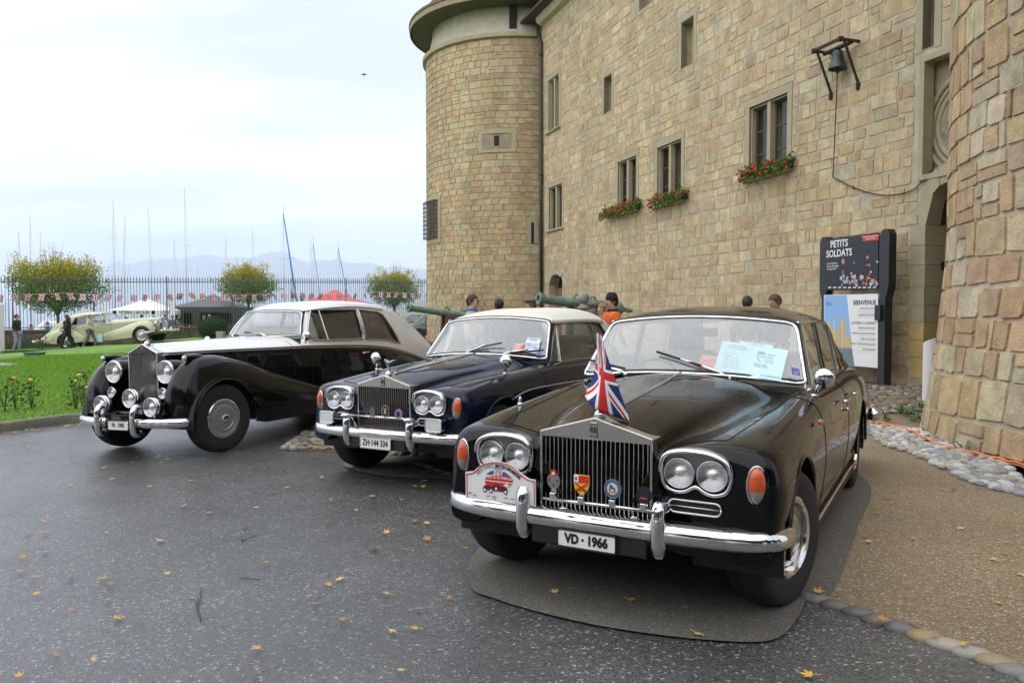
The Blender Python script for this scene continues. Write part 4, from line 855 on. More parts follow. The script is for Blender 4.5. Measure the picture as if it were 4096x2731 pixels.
    # windscreen
    B0, B1, T0, T1 = (0, .885, 1.072), (.745, .985, 1.022), (0, 1.20, 1.437), (.640, 1.268, 1.392)
    nv = 25
    def wsp(a, t):      # a in [-1,1] across, t 0..1 up
        x = B1[0]*(1-t)+T1[0]*t; y = (B0[1]+(B1[1]-B0[1])*a*a)*(1-t)+(T0[1]+(T1[1]-T0[1])*a*a)*t; z = (B0[2]+(B1[2]-B0[2])*a*a)*(1-t)+(T0[2]+(T1[2]-T0[2])*a*a)*t
        return Vector((a*x, y-.02*math.sin(math.pi*t)*(1-a*a), z))
    root_ws = MB(); root_ws.grid([[wsp(a, t) for t in np.linspace(0, 1, 9)] for a in np.linspace(-1, 1, nv)]); root_ws.obj('windscreen', M_ws, root, smooth=True)
    c_ = .93
    loop = [wsp(a, 0) for a in np.linspace(-c_, c_, 21)]+[wsp(.985, .025), wsp(1, .07)]+[wsp(1, t) for t in np.linspace(.12, .86, 9)]+[wsp(.99, .94), wsp(.96, .985)]+[wsp(a, 1) for a in np.linspace(.9, -.9, 19)]+[wsp(-.96, .985), wsp(-.99, .94)]+[wsp(-1, t) for t in np.linspace(.86, .12, 9)]+[wsp(-1, .07), wsp(-.985, .025)]
    frame_loop(loop, 'windscreen_frame', M_chrome, root, .013)
    frame_loop([p+Vector((0, .012, .010)) for p in loop], 'windscreen_seal', M_black, root, .014)
    # interior
    m = MB(); m.box((0, 1.17, .93), (1.40, .30, .10), bev=.04); ds = m.obj('dashboard', mat('dash_top', (.05, .06, .055), .6), root, smooth=True)
    m = MB(); m.box((0, 1.30, .86), (1.38, .03, .14)); m.obj('dash_fascia', M_wood, root)
    sx_ = -.38
    m = MB(); m.tube([(sx_+.2*math.cos(t), 1.42+.06*math.sin(t), .93+.19*math.sin(t)) for t in np.linspace(0, 2*math.pi, 28, endpoint=False)], .011, 6, closed=True); m.tube([(sx_, 1.42, .93), (sx_, 1.2, .85)], .02, 6); m.beam((sx_-.19, 1.42, .93), (sx_+.19, 1.42, .93), .02); m.obj('steering_wheel', M_black, root, smooth=True)
    for s in (1, -1): seat(root, s*.36, 1.75, .55, .60, trim)
    seat(root, 0, 2.65, .55, 1.3, trim, .55)
    m = MB(); m.box((0, 2.0, .40), (1.5, 2.2, .02)); m.obj('floor', M_carpet, root)
    m = MB(); m.box((0, 3.15, .93), (1.4, .55, .03)); m.obj('parcel_shelf', trim, root)
    m = MB(); m.box((0, 1.33, 1.33), (.22, .02, .06), bev=.01); m.tube([(0, 1.33, 1.36), (0, 1.30, 1.43)], .008, 6); m.obj('rear_view_mirror', M_black, root)
    return G, us, wsp, iu
def carray(pose, px, p0, n):            # pixel ray meets a plane given in car coordinates
    X, Y, th, z0, ro = pose; co, s = math.cos(th), math.sin(th); o = np.array([X, Y, z0]); B = np.array([[co, -s, ro], [s, co, 0.], [-ro*co, ro*s, 1.]])
    q = onplane(px[0], px[1], o+np.asarray(p0, float)@B, np.asarray(n, float)@B)-o; return Vector(B@q)
def topgrid(root, wsp, st, M, name, hole=None, na=41, nsub=6, flip=False, expo=3.):
    A = np.linspace(-1, 1, na); rows = [[np.array(wsp(a, 1))+np.array([0, .012, .012]) for a in A]]
    for u, xr, zr, zc in st: rows.append([np.array([a*xr*(1.06-.06*a*a), u+.0*a, zr+(zc-zr)*(1-abs(a)**expo)]) for a in A])
    C = np.array(rows); G_ = catmull(C.reshape(len(C), -1), nsub).reshape(-1, na, 3); us_ = G_[:, na//2, 1]
    ff = np.ones((G_.shape[0]-1, na-1), bool); um = (us_[:-1]+us_[1:])/2; am = (A[:-1]+A[1:])/2
    if hole: ff &= ~((um[:, None] > hole[0]) & (um[:, None] < hole[1]) & (np.abs(am)[None, :] < hole[2]))
    grid_part(name, G_, ff, M, root, flip=True); Gl = G_*np.array([.97, 1, 1])-np.array([0, 0, .03]); Gl[:3, :, 1] += .03; grid_part('headlining', Gl, ff & (um[:, None] < (hole[0] if hole else 9)+.3), mat('headlining_cloth', (.5, .47, .4), .9), root); return G_, us_
vw = lambda w: .735-.215*(w-.985)
def sidewin(root, s, poly, name, M, fr=M_steel, r=.010):
    P_ = [Vector((s*vw(w), u, w)) for u, w in poly]; m = MB(); m.add(P_, [tuple(range(len(P_)))[::(1 if s > 0 else -1)]]); o = m.obj(name, M, root); m = MB(); m.tube(P_, r, 6, closed=True); m.obj('window_frame', fr, o); return o
# ================================================================ black saloon (nearest car)
M_pblack = mat('black_paint', (.0015, .0015, .0025), .25, coat=.62, drops=95, spec=.05)
car3 = car_root('saloon_car', POSE3, label='black four-door saloon with amber indicators and pale blue sheets behind its windscreen', cat='car', group='classic luxury cars parked in the courtyard')
G3, us3, wsp3, iu3 = saloon(POSE3, car3, M_pblack, M_leather)
st = [(1.42, .66, 1.405, 1.482), (1.9, .668, 1.41, 1.514), (2.4, .655, 1.40, 1.502), (2.78, .63, 1.355, 1.445), (3.1, .665, 1.19, 1.25), (3.42, .745, .988, 1.0)]
Gr, ur = topgrid(car3, wsp3, st, M_pblack, 'roof', (2.86, 3.32, .70))
m = MB(); ii = [i for i, u in enumerate(ur) if 2.84 < u < 3.34]; m.grid([[Gr[i, j] for j in range(6, 35)] for i in ii], flip=True); m.obj('rear_window', M_sg, car3, smooth=True)
for s, col_i in ((1, -1), (-1, 0)):
    jr = [Gr[i, col_i] for i in range(len(ur))]
    m = MB(); ii = [i for i, u in enumerate(ur) if u > 2.62]; m.grid([[jr[i], Vector(jr[i])*.5+Vector((s*.74, min(jr[i][1]+.1, 3.42), .985))*.5, Vector((s*.745, min(max(jr[i][1]+.25*(3.42-jr[i][1]), 2.9), 3.42), .985))] for i in ii], flip=(s > 0)); m.obj('rear_pillar', M_pblack, car3, smooth=True)
    m = MB(); m.tube([Vector(p)+Vector((s*.004, 0, -.004)) for i, p in enumerate(jr) if ur[i] < 3.3], .010, 8); m.obj('drip_rail', M_chrome, car3, smooth=True)
    m = MB(); m.grid([[wsp3(s*1.0, t)+Vector((0, .008, 0)), wsp3(s*1.0, t)+Vector((s*.012, .04, 0)), wsp3(s*1.0, t)+Vector((s*.0, .075, 0))] for t in np.linspace(0, 1, 8)], flip=(s < 0)); m.obj('windscreen_pillar', M_pblack, car3, smooth=True)
    sidewin(car3, s, [(1.05, .992), (1.30, .99), (1.36, 1.385), (1.335, 1.387)], 'quarter_light', M_sg)
    sidewin(car3, s, [(1.32, .99), (1.90, .988), (1.92, 1.40), (1.38, 1.39)], 'front_window', M_sg)
    sidewin(car3, s, [(2.0, .988), (2.60, .988), (2.60, 1.372), (1.98, 1.40)], 'rear_window', M_sg)
    sidewin(car3, s, [(2.63, .988), (2.93, 1.0), (2.78, 1.28), (2.63, 1.365)], 'rear_quarter_light', M_sg)
    m = MB(); m.beam((s*vw(.985), 1.955, .98), (s*vw(1.41), 1.955, 1.41), .05, .03); m.obj('door_pillar', M_pblack, car3)
    m = MB(); m.tube([(s*.745, u, .984) for u in np.linspace(1.02, 3.2, 6)], .009, 6); m.obj('waist_trim', M_chrome, car3, smooth=True)
    if s > 0: mirror_round(car3, (.80, .93, .962), (.855, .95, 1.07), .062)
m = MB(); m.box((0, 4.32, .50), (1.72, .12, .15), bev=.05)
for s in (1, -1): m.tube([(s*.86, 4.33, .50), (s*.905, 4.2, .50), (s*.91, 3.95, .50)], [.06, .07, .055], 10)
m.obj('rear_bumper', M_chrome, car3, smooth=True)
plate(car3, (.003, -.672, .374), .30, .08, 'VD \u00b7 1966', .062, sx=.86, bold=.0032)
m = MB(); m.lathe([(.030, 0), (.034, .006), (.026, .02), (.018, .028), (.022, .04), (.012, .055), (.001, .06)], 20, (0, -.50, .955)); m.obj('mascot_base', M_chrome, car3, smooth=True)
for bx, tip, b0, b1 in ((.30, (-.02, .905, 1.165), (-.20, .955, 1.205), (.12, .885, 1.125)), (-.40, (-.66, 1.0, 1.10), (-.72, 1.035, 1.13), (-.42, .94, 1.085))):
    wiper(car3, (bx, .905, 1.050), tip, b0, b1)
# union flag flown on the radiator cap
fl = empty('car_flag', tuple(car3.matrix_world @ Vector((0, -.50, 1.0))), label='small British flag drooping from a pole on the black saloon radiator', cat='flag')
c4 = [carpt(POSE3, p, 1, -.50) for p in ((2390, 1340), (2405, 1340), (2508, 1692), (2334, 1580))]
gf = []; 
for i in range(25):
    t = i/24; rw = []
    for j in range(13):
        q = j/12; L = c4[0].lerp(c4[3], t); Rr = c4[1].lerp(c4[2], t); p = L.lerp(Rr, q)
        p = p+Vector((0.012*math.sin(3*t)*(1-q)*1.5, .045*math.sin(q*5.5+t*3)*t, -.035*t*q*(1-q)*2)); rw.append(car3.matrix_world @ p - Vector(fl.location))
    gf.append(rw)
me = mkmesh('flag_cloth', np.array(gf).reshape(-1, 3), [(i*13+j, (i+1)*13+j, (i+1)*13+j+1, i*13+j+1) for i in range(24) for j in range(12)], M_union, True, uv=[(i/24*.97+.015, j/12) for i in range(25) for j in range(13)]); o_ = link('flag_cloth', me, fl)
so_ = o_.modifiers.new('thick', 'SOLIDIFY'); so_.thickness = .002
m = MB(); top_ = car3.matrix_world @ c4[0] - Vector(fl.location); m.tube([(0, 0, -.02), top_*.5, top_+Vector((0, 0, .01))], .005, 6); m.obj('flag_pole', M_white, fl)
# badge bar and club badges
bb = empty('badge_bar', tuple(car3.matrix_world @ Vector((0, -.70, .58))), label='chrome badge bar clamped above the black saloon bumper', cat='badge bar'); mw3 = car3.matrix_world
iA = lambda x, y: (1780+x/2.352, 1650+y/2.352)
def toW(p, base): return (mw3 @ p)-Vector(base.location)
a_, b_ = carpt(POSE3, iA(928, 802), 1, -.72), carpt(POSE3, iA(1946, 930), 1, -.72)
m = MB(); m.tube([toW(a_, bb), toW(b_, bb)], .0085, 10); m.obj('bar', M_chrome, bb, smooth=True)
for px_ in ((1100, 820), (1765, 905)):
    p = carpt(POSE3, iA(*px_), 1, -.72); m = MB(); m.tube([toW(p, bb), toW(p+Vector((0, .01, -.04)), bb)], .006, 6); m.box(toW(p+Vector((0, .01, -.042)), bb), (.035, .03, .012), bev=.003); m.obj('clamp', M_chrome, bb)
def badge(px_, pr, name, label, w, h, shape, M, marks):
    c = carpt(POSE3, iA(*px_), 1, -.725); foot = carpt(POSE3, iA(px_[0]+2, pr), 1, -.72); b = empty(name, tuple(mw3 @ foot), label=label, cat='badge'); b.rotation_euler = (0, 0, -POSE3[2])
    d = c-foot; m = MB(); m.prism(shape, -.004, .004, lambda x, y, t: (x*w+d.x, t, y*h+d.z)); m.obj('badge_plate', M, b)
    m = MB(); m.box((0, .004, d.z*.4), (.026, .004, d.z*.9)); m.box((0, -.004, 0), (.032, .022, .03), bev=.004); m.obj('bracket', M_chrome, b)
    for nm, sh, M_, k in marks:
        m = MB(); m.prism([(x*w, y*h) for x, y in sh], -.0055-k*.0012, -.003, lambda x, y, t: (x+d.x, t, y+d.z)); m.obj(nm, M_, b)
    return b, d
circ = [(math.cos(t)*.5, math.sin(t)*.5) for t in np.linspace(0, 2*math.pi, 28, endpoint=False)]
shd = [(-.5, .5), (.5, .5), (.5, .0), (.42, -.22), (.25, -.4), (0, -.5), (-.25, -.4), (-.42, -.22), (-.5, 0)]
M_yel = mat('yellow_enamel', (.75, .55, .03), .3, coat=.5); M_blu = mat('blue_enamel', (.04, .12, .3), .3, coat=.5); M_navy = mat('navy_enamel', (.01, .014, .04), .3, coat=.5)
sc_ = lambda P, k, ox=0, oy=0: [(x*k+ox, y*k+oy) for x, y in P]
b, d = badge((1020, 640), 775, 'club_badge', 'round silver touring club badge with a red crest on the saloon badge bar', .068, .078, circ, M_steel, [('crest', sc_(shd, .42, 0, .46), M_red, 1), ('cross', [(-.05, .36), (.05, .36), (.05, .56), (-.05, .56)], M_white, 2), ('cross', [(-.12, .42), (.12, .42), (.12, .5), (-.12, .5)], M_white, 3)])
for t_, x, z in (('T', -.022, .0), ('C', .022, 0.), ('S', 0, -.024)): text('badge_letters', t_, .022, M_ink, b, frame((d.x+x, -.0065, d.z+z), (1, 0, 0), (0, 0, 1)))
badge((1282, 680), 815, 'club_badge', 'red and yellow shield badge with a diagonal cross on the saloon badge bar', .078, .094, shd, M_yel, [('red_band', [(-.18, .12), (.48, .12), (.48, .48), (-.18, .48)], M_red, 1), ('canton', [(-.48, .14), (-.18, .14), (-.18, .48), (-.48, .48)], M_white, 1), ('saltire', [(-.47, .1), (-.36, .1), (.36, -.24), (.25, -.36)], M_red, 2), ('saltire', [(.47, .1), (.36, .1), (-.36, -.24), (-.25, -.36)], M_red, 3), ('emblem', sc_(circ, .16, -.33, .31), M_blu, 2)])
badge((1577, 715), 845, 'club_badge', 'round blue and cream badge with a standing animal on the saloon badge bar', .086, .09, circ, M_steel, [('ring', sc_(circ, .9), M_blu, 1), ('field', sc_(circ, .62), mat('cream_enamel', (.7, .6, .38), .4), 2), ('animal', [(-.2, -.12), (-.12, -.12), (-.1, .0), (.08, -.02), (.1, -.14), (.17, -.14), (.16, .04), (.05, .1), (-.05, .22), (-.16, .2), (-.17, .05)], M_blu, 3), ('ribbon', [(-.2, -.2), (.2, -.2), (.18, -.15), (-.18, -.15)], M_red, 3)])
badge((1870, 780), 880, 'club_badge', 'round black enthusiasts badge at the end of the saloon badge bar', .075, .078, circ, M_ink, [('field', sc_(circ, .6), M_navy, 1), ('band', [(-.22, -.2), (.22, -.2), (.22, -.1), (-.22, -.1)], M_red, 2)])
# rally sign behind the bumper
rs = empty('rally_sign', tuple(mw3 @ Vector((-.55, -.655, .56))), label='white arched rally sign with red border and a vintage car drawing above the saloon bumper', cat='sign')
pts = [carpt(POSE3, iA(*p), 1, -.655) for p in ((192, 556), (196, 800), (853, 880), (850, 632), (790, 622), (720, 575), (640, 500), (560, 470), (470, 458), (390, 470), (320, 505), (270, 550))]
cx_ = sum((p.x for p in pts))/len(pts); xl, xr_ = pts[0].x, pts[3].x; zb, zt_ = pts[1].z, pts[8].z
m = MB(); V_ = [toW(p, rs) for p in pts]; off = (mw3.to_3x3() @ Vector((0, .006, 0))); n = len(V_); m.add(V_+[v+off for v in V_], [tuple(range(n)), tuple(range(n, 2*n))[::-1]]+[(i, n+i, n+(i+1) % n, (i+1) % n) for i in range(n)]); m.obj('sign_board', mat('sign_white', (.78, .78, .77), .35), rs)
def onsign(px_, e=.002): p = carpt(POSE3, iA(*px_), 1, -.655); return toW(p+Vector((0, -e, 0)), rs)
ux_ = (mw3.to_3x3() @ Vector((1, 0, 0))); uz_ = Vector((0, 0, 1))
arcp = catmull([(205, 575), (260, 568), (300, 540), (340, 502), (400, 478), (470, 468), (560, 480), (635, 510), (710, 582), (785, 632), (838, 642)], 5)
m = MB(); m.tube([onsign(p) for p in arcp], .0028, 5); m.obj('red_border', M_red, rs); m = MB(); m.tube([onsign((206, 578)), onsign((210, 790))], .0024, 5); m.tube([onsign((838, 642)), onsign((840, 868))], .0024, 5); m.obj('red_border', M_red, rs)
M_gryink = mat('grey_ink', (.16, .16, .17), .6)
tp = catmull([(305, 575), (340, 540), (390, 510), (450, 498), (520, 505), (590, 525), (650, 565), (705, 615)], 12)
cum = np.concatenate([[0], np.cumsum(np.hypot(*np.diff(tp, axis=0).T))]); msg = 'SWISS CLASSIC BRITISH CAR MEETING'
for i, chh in enumerate(msg):
    if chh == ' ': continue
    dd = cum[-1]*(i+.5)/len(msg); p = np.array([np.interp(dd, cum, tp[:, k]) for k in (0, 1)]); q = np.array([np.interp(min(dd+12, cum[-1]), cum, tp[:, k]) for k in (0, 1)])-np.array([np.interp(max(dd-12, 0), cum, tp[:, k]) for k in (0, 1)])
    a0, a1 = onsign(p-q*.5, .0025), onsign(p+q*.5, .0025); o0 = onsign(p, .003)
    text('sign_lettering', chh, .0245, M_ink if i >= 14 else M_gryink, rs, frame(o0, a1-a0, uz_), bold=.0006 if i >= 14 else 0, ext=.0003, sx=.85)
def spoly(name, P_, M_, e): m = MB(); m.add([onsign(p, e) for p in P_], [tuple(range(len(P_)))[::-1]]); return m.obj(name, M_, rs)
for a0, a1 in ((385, 445), (560, 620)): spoly('blue_triangle', ((a0, 580), (a0+50, 545), (a0+75, 545), (a0+75, 580)) if a0 < 500 else ((a0-20, 590), (a0-20, 555), (a0+10, 560), (a0+65, 605)), M_blu, .0022)
el_ = [(508+132*math.cos(t), 640+78*math.sin(t)) for t in np.linspace(0, 2*math.pi, 28, endpoint=False)]
spoly('red_oval', [p for p in el_ if p[1] > 590], M_red, .0021)
spoly('red_panel', ((478, 543), (525, 548), (525, 665), (478, 662)), M_red, .0026); spoly('white_cross', ((575, 660), (590, 662), (590, 705), (575, 704)), M_white, .003); spoly('white_cross', ((556, 674), (606, 680), (606, 692), (556, 688)), M_white, .0032); spoly('white_band', ((372, 628), (640, 660), (640, 668), (372, 636)), M_white, .0028)
M_mar = mat('maroon_print', (.10, .012, .018), .5)
spoly('car_drawing', ((360, 705), (372, 680), (400, 676), (455, 690), (470, 668), (505, 672), (510, 690), (560, 694), (588, 715), (590, 740), (560, 745), (380, 722)), M_mar, .0034)
for cx2, cy2 in ((378, 722), (437, 730), (484, 712), (572, 746)):
    spoly('car_drawing', [(cx2+17*math.cos(t), cy2+24*math.sin(t)) for t in np.linspace(0, 2*math.pi, 16, endpoint=False)], M_ink, .0037); spoly('car_drawing', [(cx2+10*math.cos(t), cy2+14*math.sin(t)) for t in np.linspace(0, 2*math.pi, 14, endpoint=False)], M_white, .0040)
for t_, p, sz, M_ in (('SAMEDI 1er OCTOBRE 2022', (508, 612), .0155, M_white), ('30e', (502, 558), .013, M_white), ('MEETING', (502, 572), .006, M_white), ('MORGES', (502, 581), .006, M_white), ('SUISSE', (502, 590), .006, M_white), ('www.british-cars.ch', (500, 527), .008, M_blu), ('BARNES', (238, 752), .007, M_ink), ('BENTLEY', (282, 775), .005, M_ink), ('BURLET', (410, 780), .006, M_ink), ('Rolls-Royce', (466, 786), .006, M_ink), ('Geneva', (466, 806), .006, M_ink), ('HAGERTY', (575, 800), .006, M_red), ('Promidee', (635, 808), .005, M_ink)):
    a0, a1 = onsign((p[0]-20, p[1]-2.3)), onsign((p[0]+20, p[1]+2.3)); text('sign_lettering', t_, sz, M_, rs, frame(onsign(p, .0035), a1-a0, uz_), bold=.0003, ext=.0003, sx=.92)
# papers lying inside the windscreen
wn_ = (wsp3(.5, 0)-wsp3(-.1, 0)).cross(wsp3(.2, 1)-wsp3(.2, 0)); wp0 = wsp3(.35, .3)
if wn_.y > 0: wn_ = -wn_
wn_.normalize()
iC = lambda x, y: (2300+x/1.96, 1200+y/1.96)
M_bpaper = mat('pale_blue_paper', (.52, .74, .78), .7); M_rpaper = mat('red_leaflet', (.62, .04, .03), .5); M_wpaper = mat('white_paper', (.8, .8, .8), .6)
def paper(pose, root, ic, quad, name, label, M_, e, texts, p0, n_):
    P_ = [carray(pose, ic(*q), p0-n_*e, n_) for q in quad]; mw = root.matrix_world; o = mw @ P_[0]
    pe = empty(name, tuple(o), label=label, cat='paper'); V_ = [mw @ p - o for p in P_]; t_ = mw.to_3x3() @ n_*-.001; k = len(V_)
    m = MB(); m.add(V_+[v+t_ for v in V_], [tuple(range(k)), tuple(range(k, 2*k))[::-1]]+[(i, k+i, k+(i+1) % k, (i+1) % k) for i in range(k)]); m.obj('sheet', M_, pe)
    for tx, q, sz, M2 in texts:
        a0 = mw @ carray(pose, ic(*q), p0-n_*(e-.003), n_)-o; ax = (mw @ carray(pose, ic(q[0]+50, q[1]+50*(quad[1][1]-quad[0][1])/(quad[1][0]-quad[0][0])), p0-n_*(e-.003), n_)-o)-a0; ay = (mw @ carray(pose, ic(q[0], q[1]-50), p0-n_*(e-.003), n_)-o)-a0
        text('print', tx, sz, M2, pe, frame(a0, ax, ay), ext=.0002, bold=.0002)
    return pe
M_bink = mat('blue_ink', (.03, .2, .5), .6); M_lgrey = mat('pale_ink', (.2, .28, .3), .6)
paper(POSE3, car3, iC, ((1295, 318), (1550, 358), (1540, 600), (1250, 560)), 'sale_notice', 'pale blue A VENDRE sheet lying behind the specification sheet in the black saloon', M_bpaper, .024, [('A VENDRE', (1415, 354), .022, M_bink)], wp0, wn_)
paper(POSE3, car3, iC, ((1158, 318), (1672, 392), (1612, 636), (1082, 556)), 'specification_sheet', 'wide pale blue specification sheet behind the black saloon windscreen', M_bpaper, .014, [('ROLLS-ROYCE', (1277, 362), .017, M_lgrey), ('SILVER SHADOW', (1277, 380), .017, M_lgrey), ('Year:              1969', (1215, 395), .009, M_lgrey), ('Body Type:  Saloon', (1215, 415), .009, M_lgrey), ('DIMENSIONS', (1195, 437), .010, M_lgrey), ('Weight:            2,113 kg', (1225, 457), .009, M_lgrey), ('Length:   16ft 11.5in / 5.17m', (1225, 475), .009, M_lgrey), ('Width:      5ft 11in / 1.80m', (1225, 492), .009, M_lgrey), ('Height:      4ft 11in / 1.52m', (1225, 510), .009, M_lgrey), ('Wheelbase: 9ft 11in / 3.04m', (1215, 526), .009, M_lgrey), ('ENGINE', (1460, 408), .012, M_lgrey), ('Engine Capacity:   380.2 cubic in', (1500, 425), .009, M_lgrey), ('Eight cylinders in 2 banks of 4', (1490, 445), .009, M_lgrey), ('Bore:           4.1in / 10.41cm', (1490, 466), .009, M_lgrey), ('Stroke:        3.6in / 9.14cm', (1490, 484), .009, M_lgrey), ('PETROL TANK', (1450, 505), .012, M_lgrey), ('23.5 gallon / 107 litres', (1460, 522), .009, M_lgrey), ('Tel: +44 (0)79 762 3224', (1530, 598), .012, M_bink)], wp0, wn_)
paper(POSE3, car3, iC, ((995, 430), (1115, 445), (1075, 572), (945, 556)), 'leaflet', 'red car show leaflet behind the black saloon windscreen', M_rpaper, .010, [('BRITISH CAR SHOW', (1055, 444), .011, M_white), ('VALEYRES', (1030, 456), .008, M_white)], wp0, wn_)
paper(POSE3, car3, iC, ((1694, 524), (1758, 540), (1766, 594), (1702, 580)), 'windscreen_sticker', 'purple square sticker marked 22 in the black saloon windscreen corner', mat('purple_vignette', (.10, .03, .28), .4), .002, [('22', (1733, 570), .028, mat('cyan_ink', (.1, .55, .7), .5))], wp0, wn_)

m = MB(); m.lathe([(.02, 0), (.016, .01), (.008, .025), (.012, .035), (.004, .05), (.001, .055)], 14, (-.735, .02, .912)); m.obj('wing_finial', M_chrome, car3, smooth=True)
# ================================================================ dark blue convertible with a white soft top
M_pblue = mat('navy_paint', (.003, .006, .018), .25, coat=.8, drops=120, spec=.05)
M_cloth = mat('cream_hood_cloth', (.62, .60, .53), .75, var=.05, vscale=3, bump=.0015, bscale=120)
M_bleath = mat('navy_leather', (.02, .03, .045), .45)
car2 = car_root('convertible_car', POSE2, label='dark blue convertible with a closed cream soft top and fog lamps', cat='car', group='classic luxury cars parked in the courtyard')
G2, us2, wsp2, iu2 = saloon(POSE2, car2, M_pblue, M_bleath, conv=True)
st = [(1.40, .672, 1.40, 1.492), (1.85, .69, 1.41, 1.540), (2.3, .685, 1.40, 1.535), (2.62, .67, 1.34, 1.47), (2.88, .68, 1.18, 1.25), (3.08, .735, .992, 1.02)]
Gr, ur = topgrid(car2, wsp2, st, M_cloth, 'soft_top', (2.70, 2.92, .45), expo=4.5)
for s, ci in ((1, -1), (-1, 0)):
    jr = [Gr[i, ci] for i in range(len(ur))]
    m = MB(); m.tube([Vector(p)+Vector((s*.0, 0, -.01)) for i, p in enumerate(jr) if ur[i] < 2.45], .028, 8, flat=.6); m.obj('hood_edge', M_cloth, car2, smooth=True)
    ii = [i for i, u in enumerate(ur) if u > 2.28]
    m = MB(); m.grid([[jr[i], Vector(jr[i])*.5+Vector((s*.735, 2.75+.33*(jr[i][1]-2.28)/.8, .99))*.5, Vector((s*.745, 2.75+.33*(jr[i][1]-2.28)/.8, .985))] for i in ii], flip=(s > 0)); m.obj('rear_quarter', M_cloth, car2, smooth=True)
    m = MB(); m.grid([[wsp2(s*1.0, t)+Vector((0, .008, 0)), wsp2(s*1.0, t)+Vector((s*.014, .05, 0)), wsp2(s*1.0, t)+Vector((s*.0, .085, 0))] for t in np.linspace(0, 1, 8)], flip=(s < 0)); m.obj('windscreen_pillar', M_pblue, car2, smooth=True)
    sidewin(car2, s, [(1.08, .992), (1.27, .99), (1.37, 1.375), (1.345, 1.38)], 'quarter_light', M_sg); sidewin(car2, s, [(1.29, .99), (2.18, .988), (2.14, 1.385), (1.40, 1.38)], 'door_window', M_sg); sidewin(car2, s, [(2.21, .988), (2.72, .99), (2.30, 1.37), (2.17, 1.385)], 'rear_window', M_sg)
    m = MB(); m.tube([(s*.893, u, w) for u, w in [(p[0], p[1]) for p in catmull([(.10, .72), (.35, .775), (.7, .79), (1.4, .79), (2.4, .78), (2.9, .76)], 6)]], .0022, 5); m.obj('coach_line', M_white, car2)
    mirror_round(car2, (s*.735, .24, .93), (s*.765, .20, 1.045), .062)
    fg = empty('fog_lamp', (s*.60, -.655, .565)); fg.parent = car2
    m = MB(); m.prism(rounded(.165, .105, .028, 4), -.0, .075, lambda x, y, t: (x, t, y)); m.obj('lamp_shell', M_chrome, fg, auto=40); m = MB(); m.tube([(x, -.002, y) for x, y in rounded(.165, .105, .028, 4)], .006, 6, closed=True); m.obj('rim', M_chrome, fg, smooth=True)
    m = MB(); m.add([(x, -.003, y) for x, y in rounded(.155, .095, .024, 4)], [tuple(range(len(rounded(.155, .095, .024, 4))))[::-1]]); m.obj('lens', mat('fluted_lens', (.72, .72, .68), .25, .25, coat=.6, bump=.004, bscale=70), fg); m = MB(); m.tube([(0, .03, -.05), (0, .03, -.09)], .012, 6); m.obj('stem', M_chrome, fg)
    m = MB(); m.blob((s*.352, -.665, .600), (.05, .055, .022), 2); m.obj('overrider_cap', M_chrome, car2, smooth=True)
m = MB(); m.tube([(-.33, -.675, .605), (.33, -.675, .605)], .010, 10); m.tube([(-.29, -.67, .60), (-.27, -.62, .50)], .006, 6); m.obj('nudge_bar', M_chrome, car2, smooth=True)
plate(car2, (-.01, -.672, .378), .34, .092, 'ZH\u00b7144 334', .072, back=False, sx=.80, bold=.002)
def statuette(root, c, k=1.):
    ms = empty('mascot', c); ms.parent = root; m = MB(); m.lathe([(.030, 0), (.032, .006), (.022, .02), (.018, .03), (.010, .034)], 18); m.obj('mascot_base', M_chrome, ms, smooth=True)
    m = MB(); m.tube([(0, .012, .03), (0, .0, .06), (0, -.012, .085), (0, -.026, .105), (0, -.034, .118)], [.010, .012, .010, .008, .004], 8); m.blob((0, -.036, .124), (.008, .009, .010), 2)
    for s in (1, -1): m.grid([[(s*.006, -.015, .10), (s*.006, -.012, .085)], [(s*.028, .015, .115), (s*.02, .02, .085)], [(s*.042, .05, .122), (s*.03, .052, .09)]]); m.tube([(s*.006, -.018, .1), (s*.03, .02, .116), (s*.04, .05, .12)], .005, 6)
    m.obj('winged_figure', M_chrome, ms, smooth=True); ms.scale = (k, k, k); return ms
statuette(car2, (0, -.50, .952), 1.05)
m = MB(); m.lathe([(.02, 0), (.016, .01), (.008, .03), (.012, .04), (.004, .06), (.001, .065)], 14, (-.735, .18, .93)); m.obj('wing_finial', M_chrome, car2, smooth=True)
for bx, tip, b0, b1 in ((-.20, (.10, .885, 1.165), (-.08, .905, 1.12), (.27, .92, 1.185)), (.25, (.56, .96, 1.125), (.38, .90, 1.09), (.72, .99, 1.115))): wiper(car2, (bx, .90, 1.052), tip, b0, b1)
mw2 = car2.matrix_world; iD = lambda x, y: (1250+x/3.36, 1450+y/3.36)
def badge2(px_, label, w, h, shape, M, marks):
    c = carpt(POSE2, iD(*px_), 1, -.69); b = empty('club_badge', tuple(mw2 @ Vector((c.x, -.68, .605))), label=label, cat='badge'); b.rotation_euler = (0, 0, -POSE2[2]); d = c-Vector((c.x, -.68, .605))
    m = MB(); m.prism(shape, -.004, .004, lambda x, y, t: (x*w, t-.0, y*h+d.z)); m.obj('badge_plate', M, b); m = MB(); m.box((0, .004, d.z*.4), (.02, .004, max(.02, d.z*.9))); m.obj('bracket', M_chrome, b)
    for nm, sh, M_, k in marks: m = MB(); m.prism([(x*w, y*h) for x, y in sh], -.0055-k*.0012, -.003, lambda x, y, t: (x, t, y+d.z)); m.obj(nm, M_, b)
hs = [(-.5, -.5), (.5, -.5), (.5, .28), (0, .5), (-.5, .28)]
badge2((795, 672), 'grey house-shaped badge with red foot on the convertible nudge bar', .055, .095, hs, mat('grey_enamel', (.12, .12, .13), .3), [('foot', [(-.48, -.48), (.48, -.48), (.48, -.36), (-.48, -.36)], M_red, 1)])
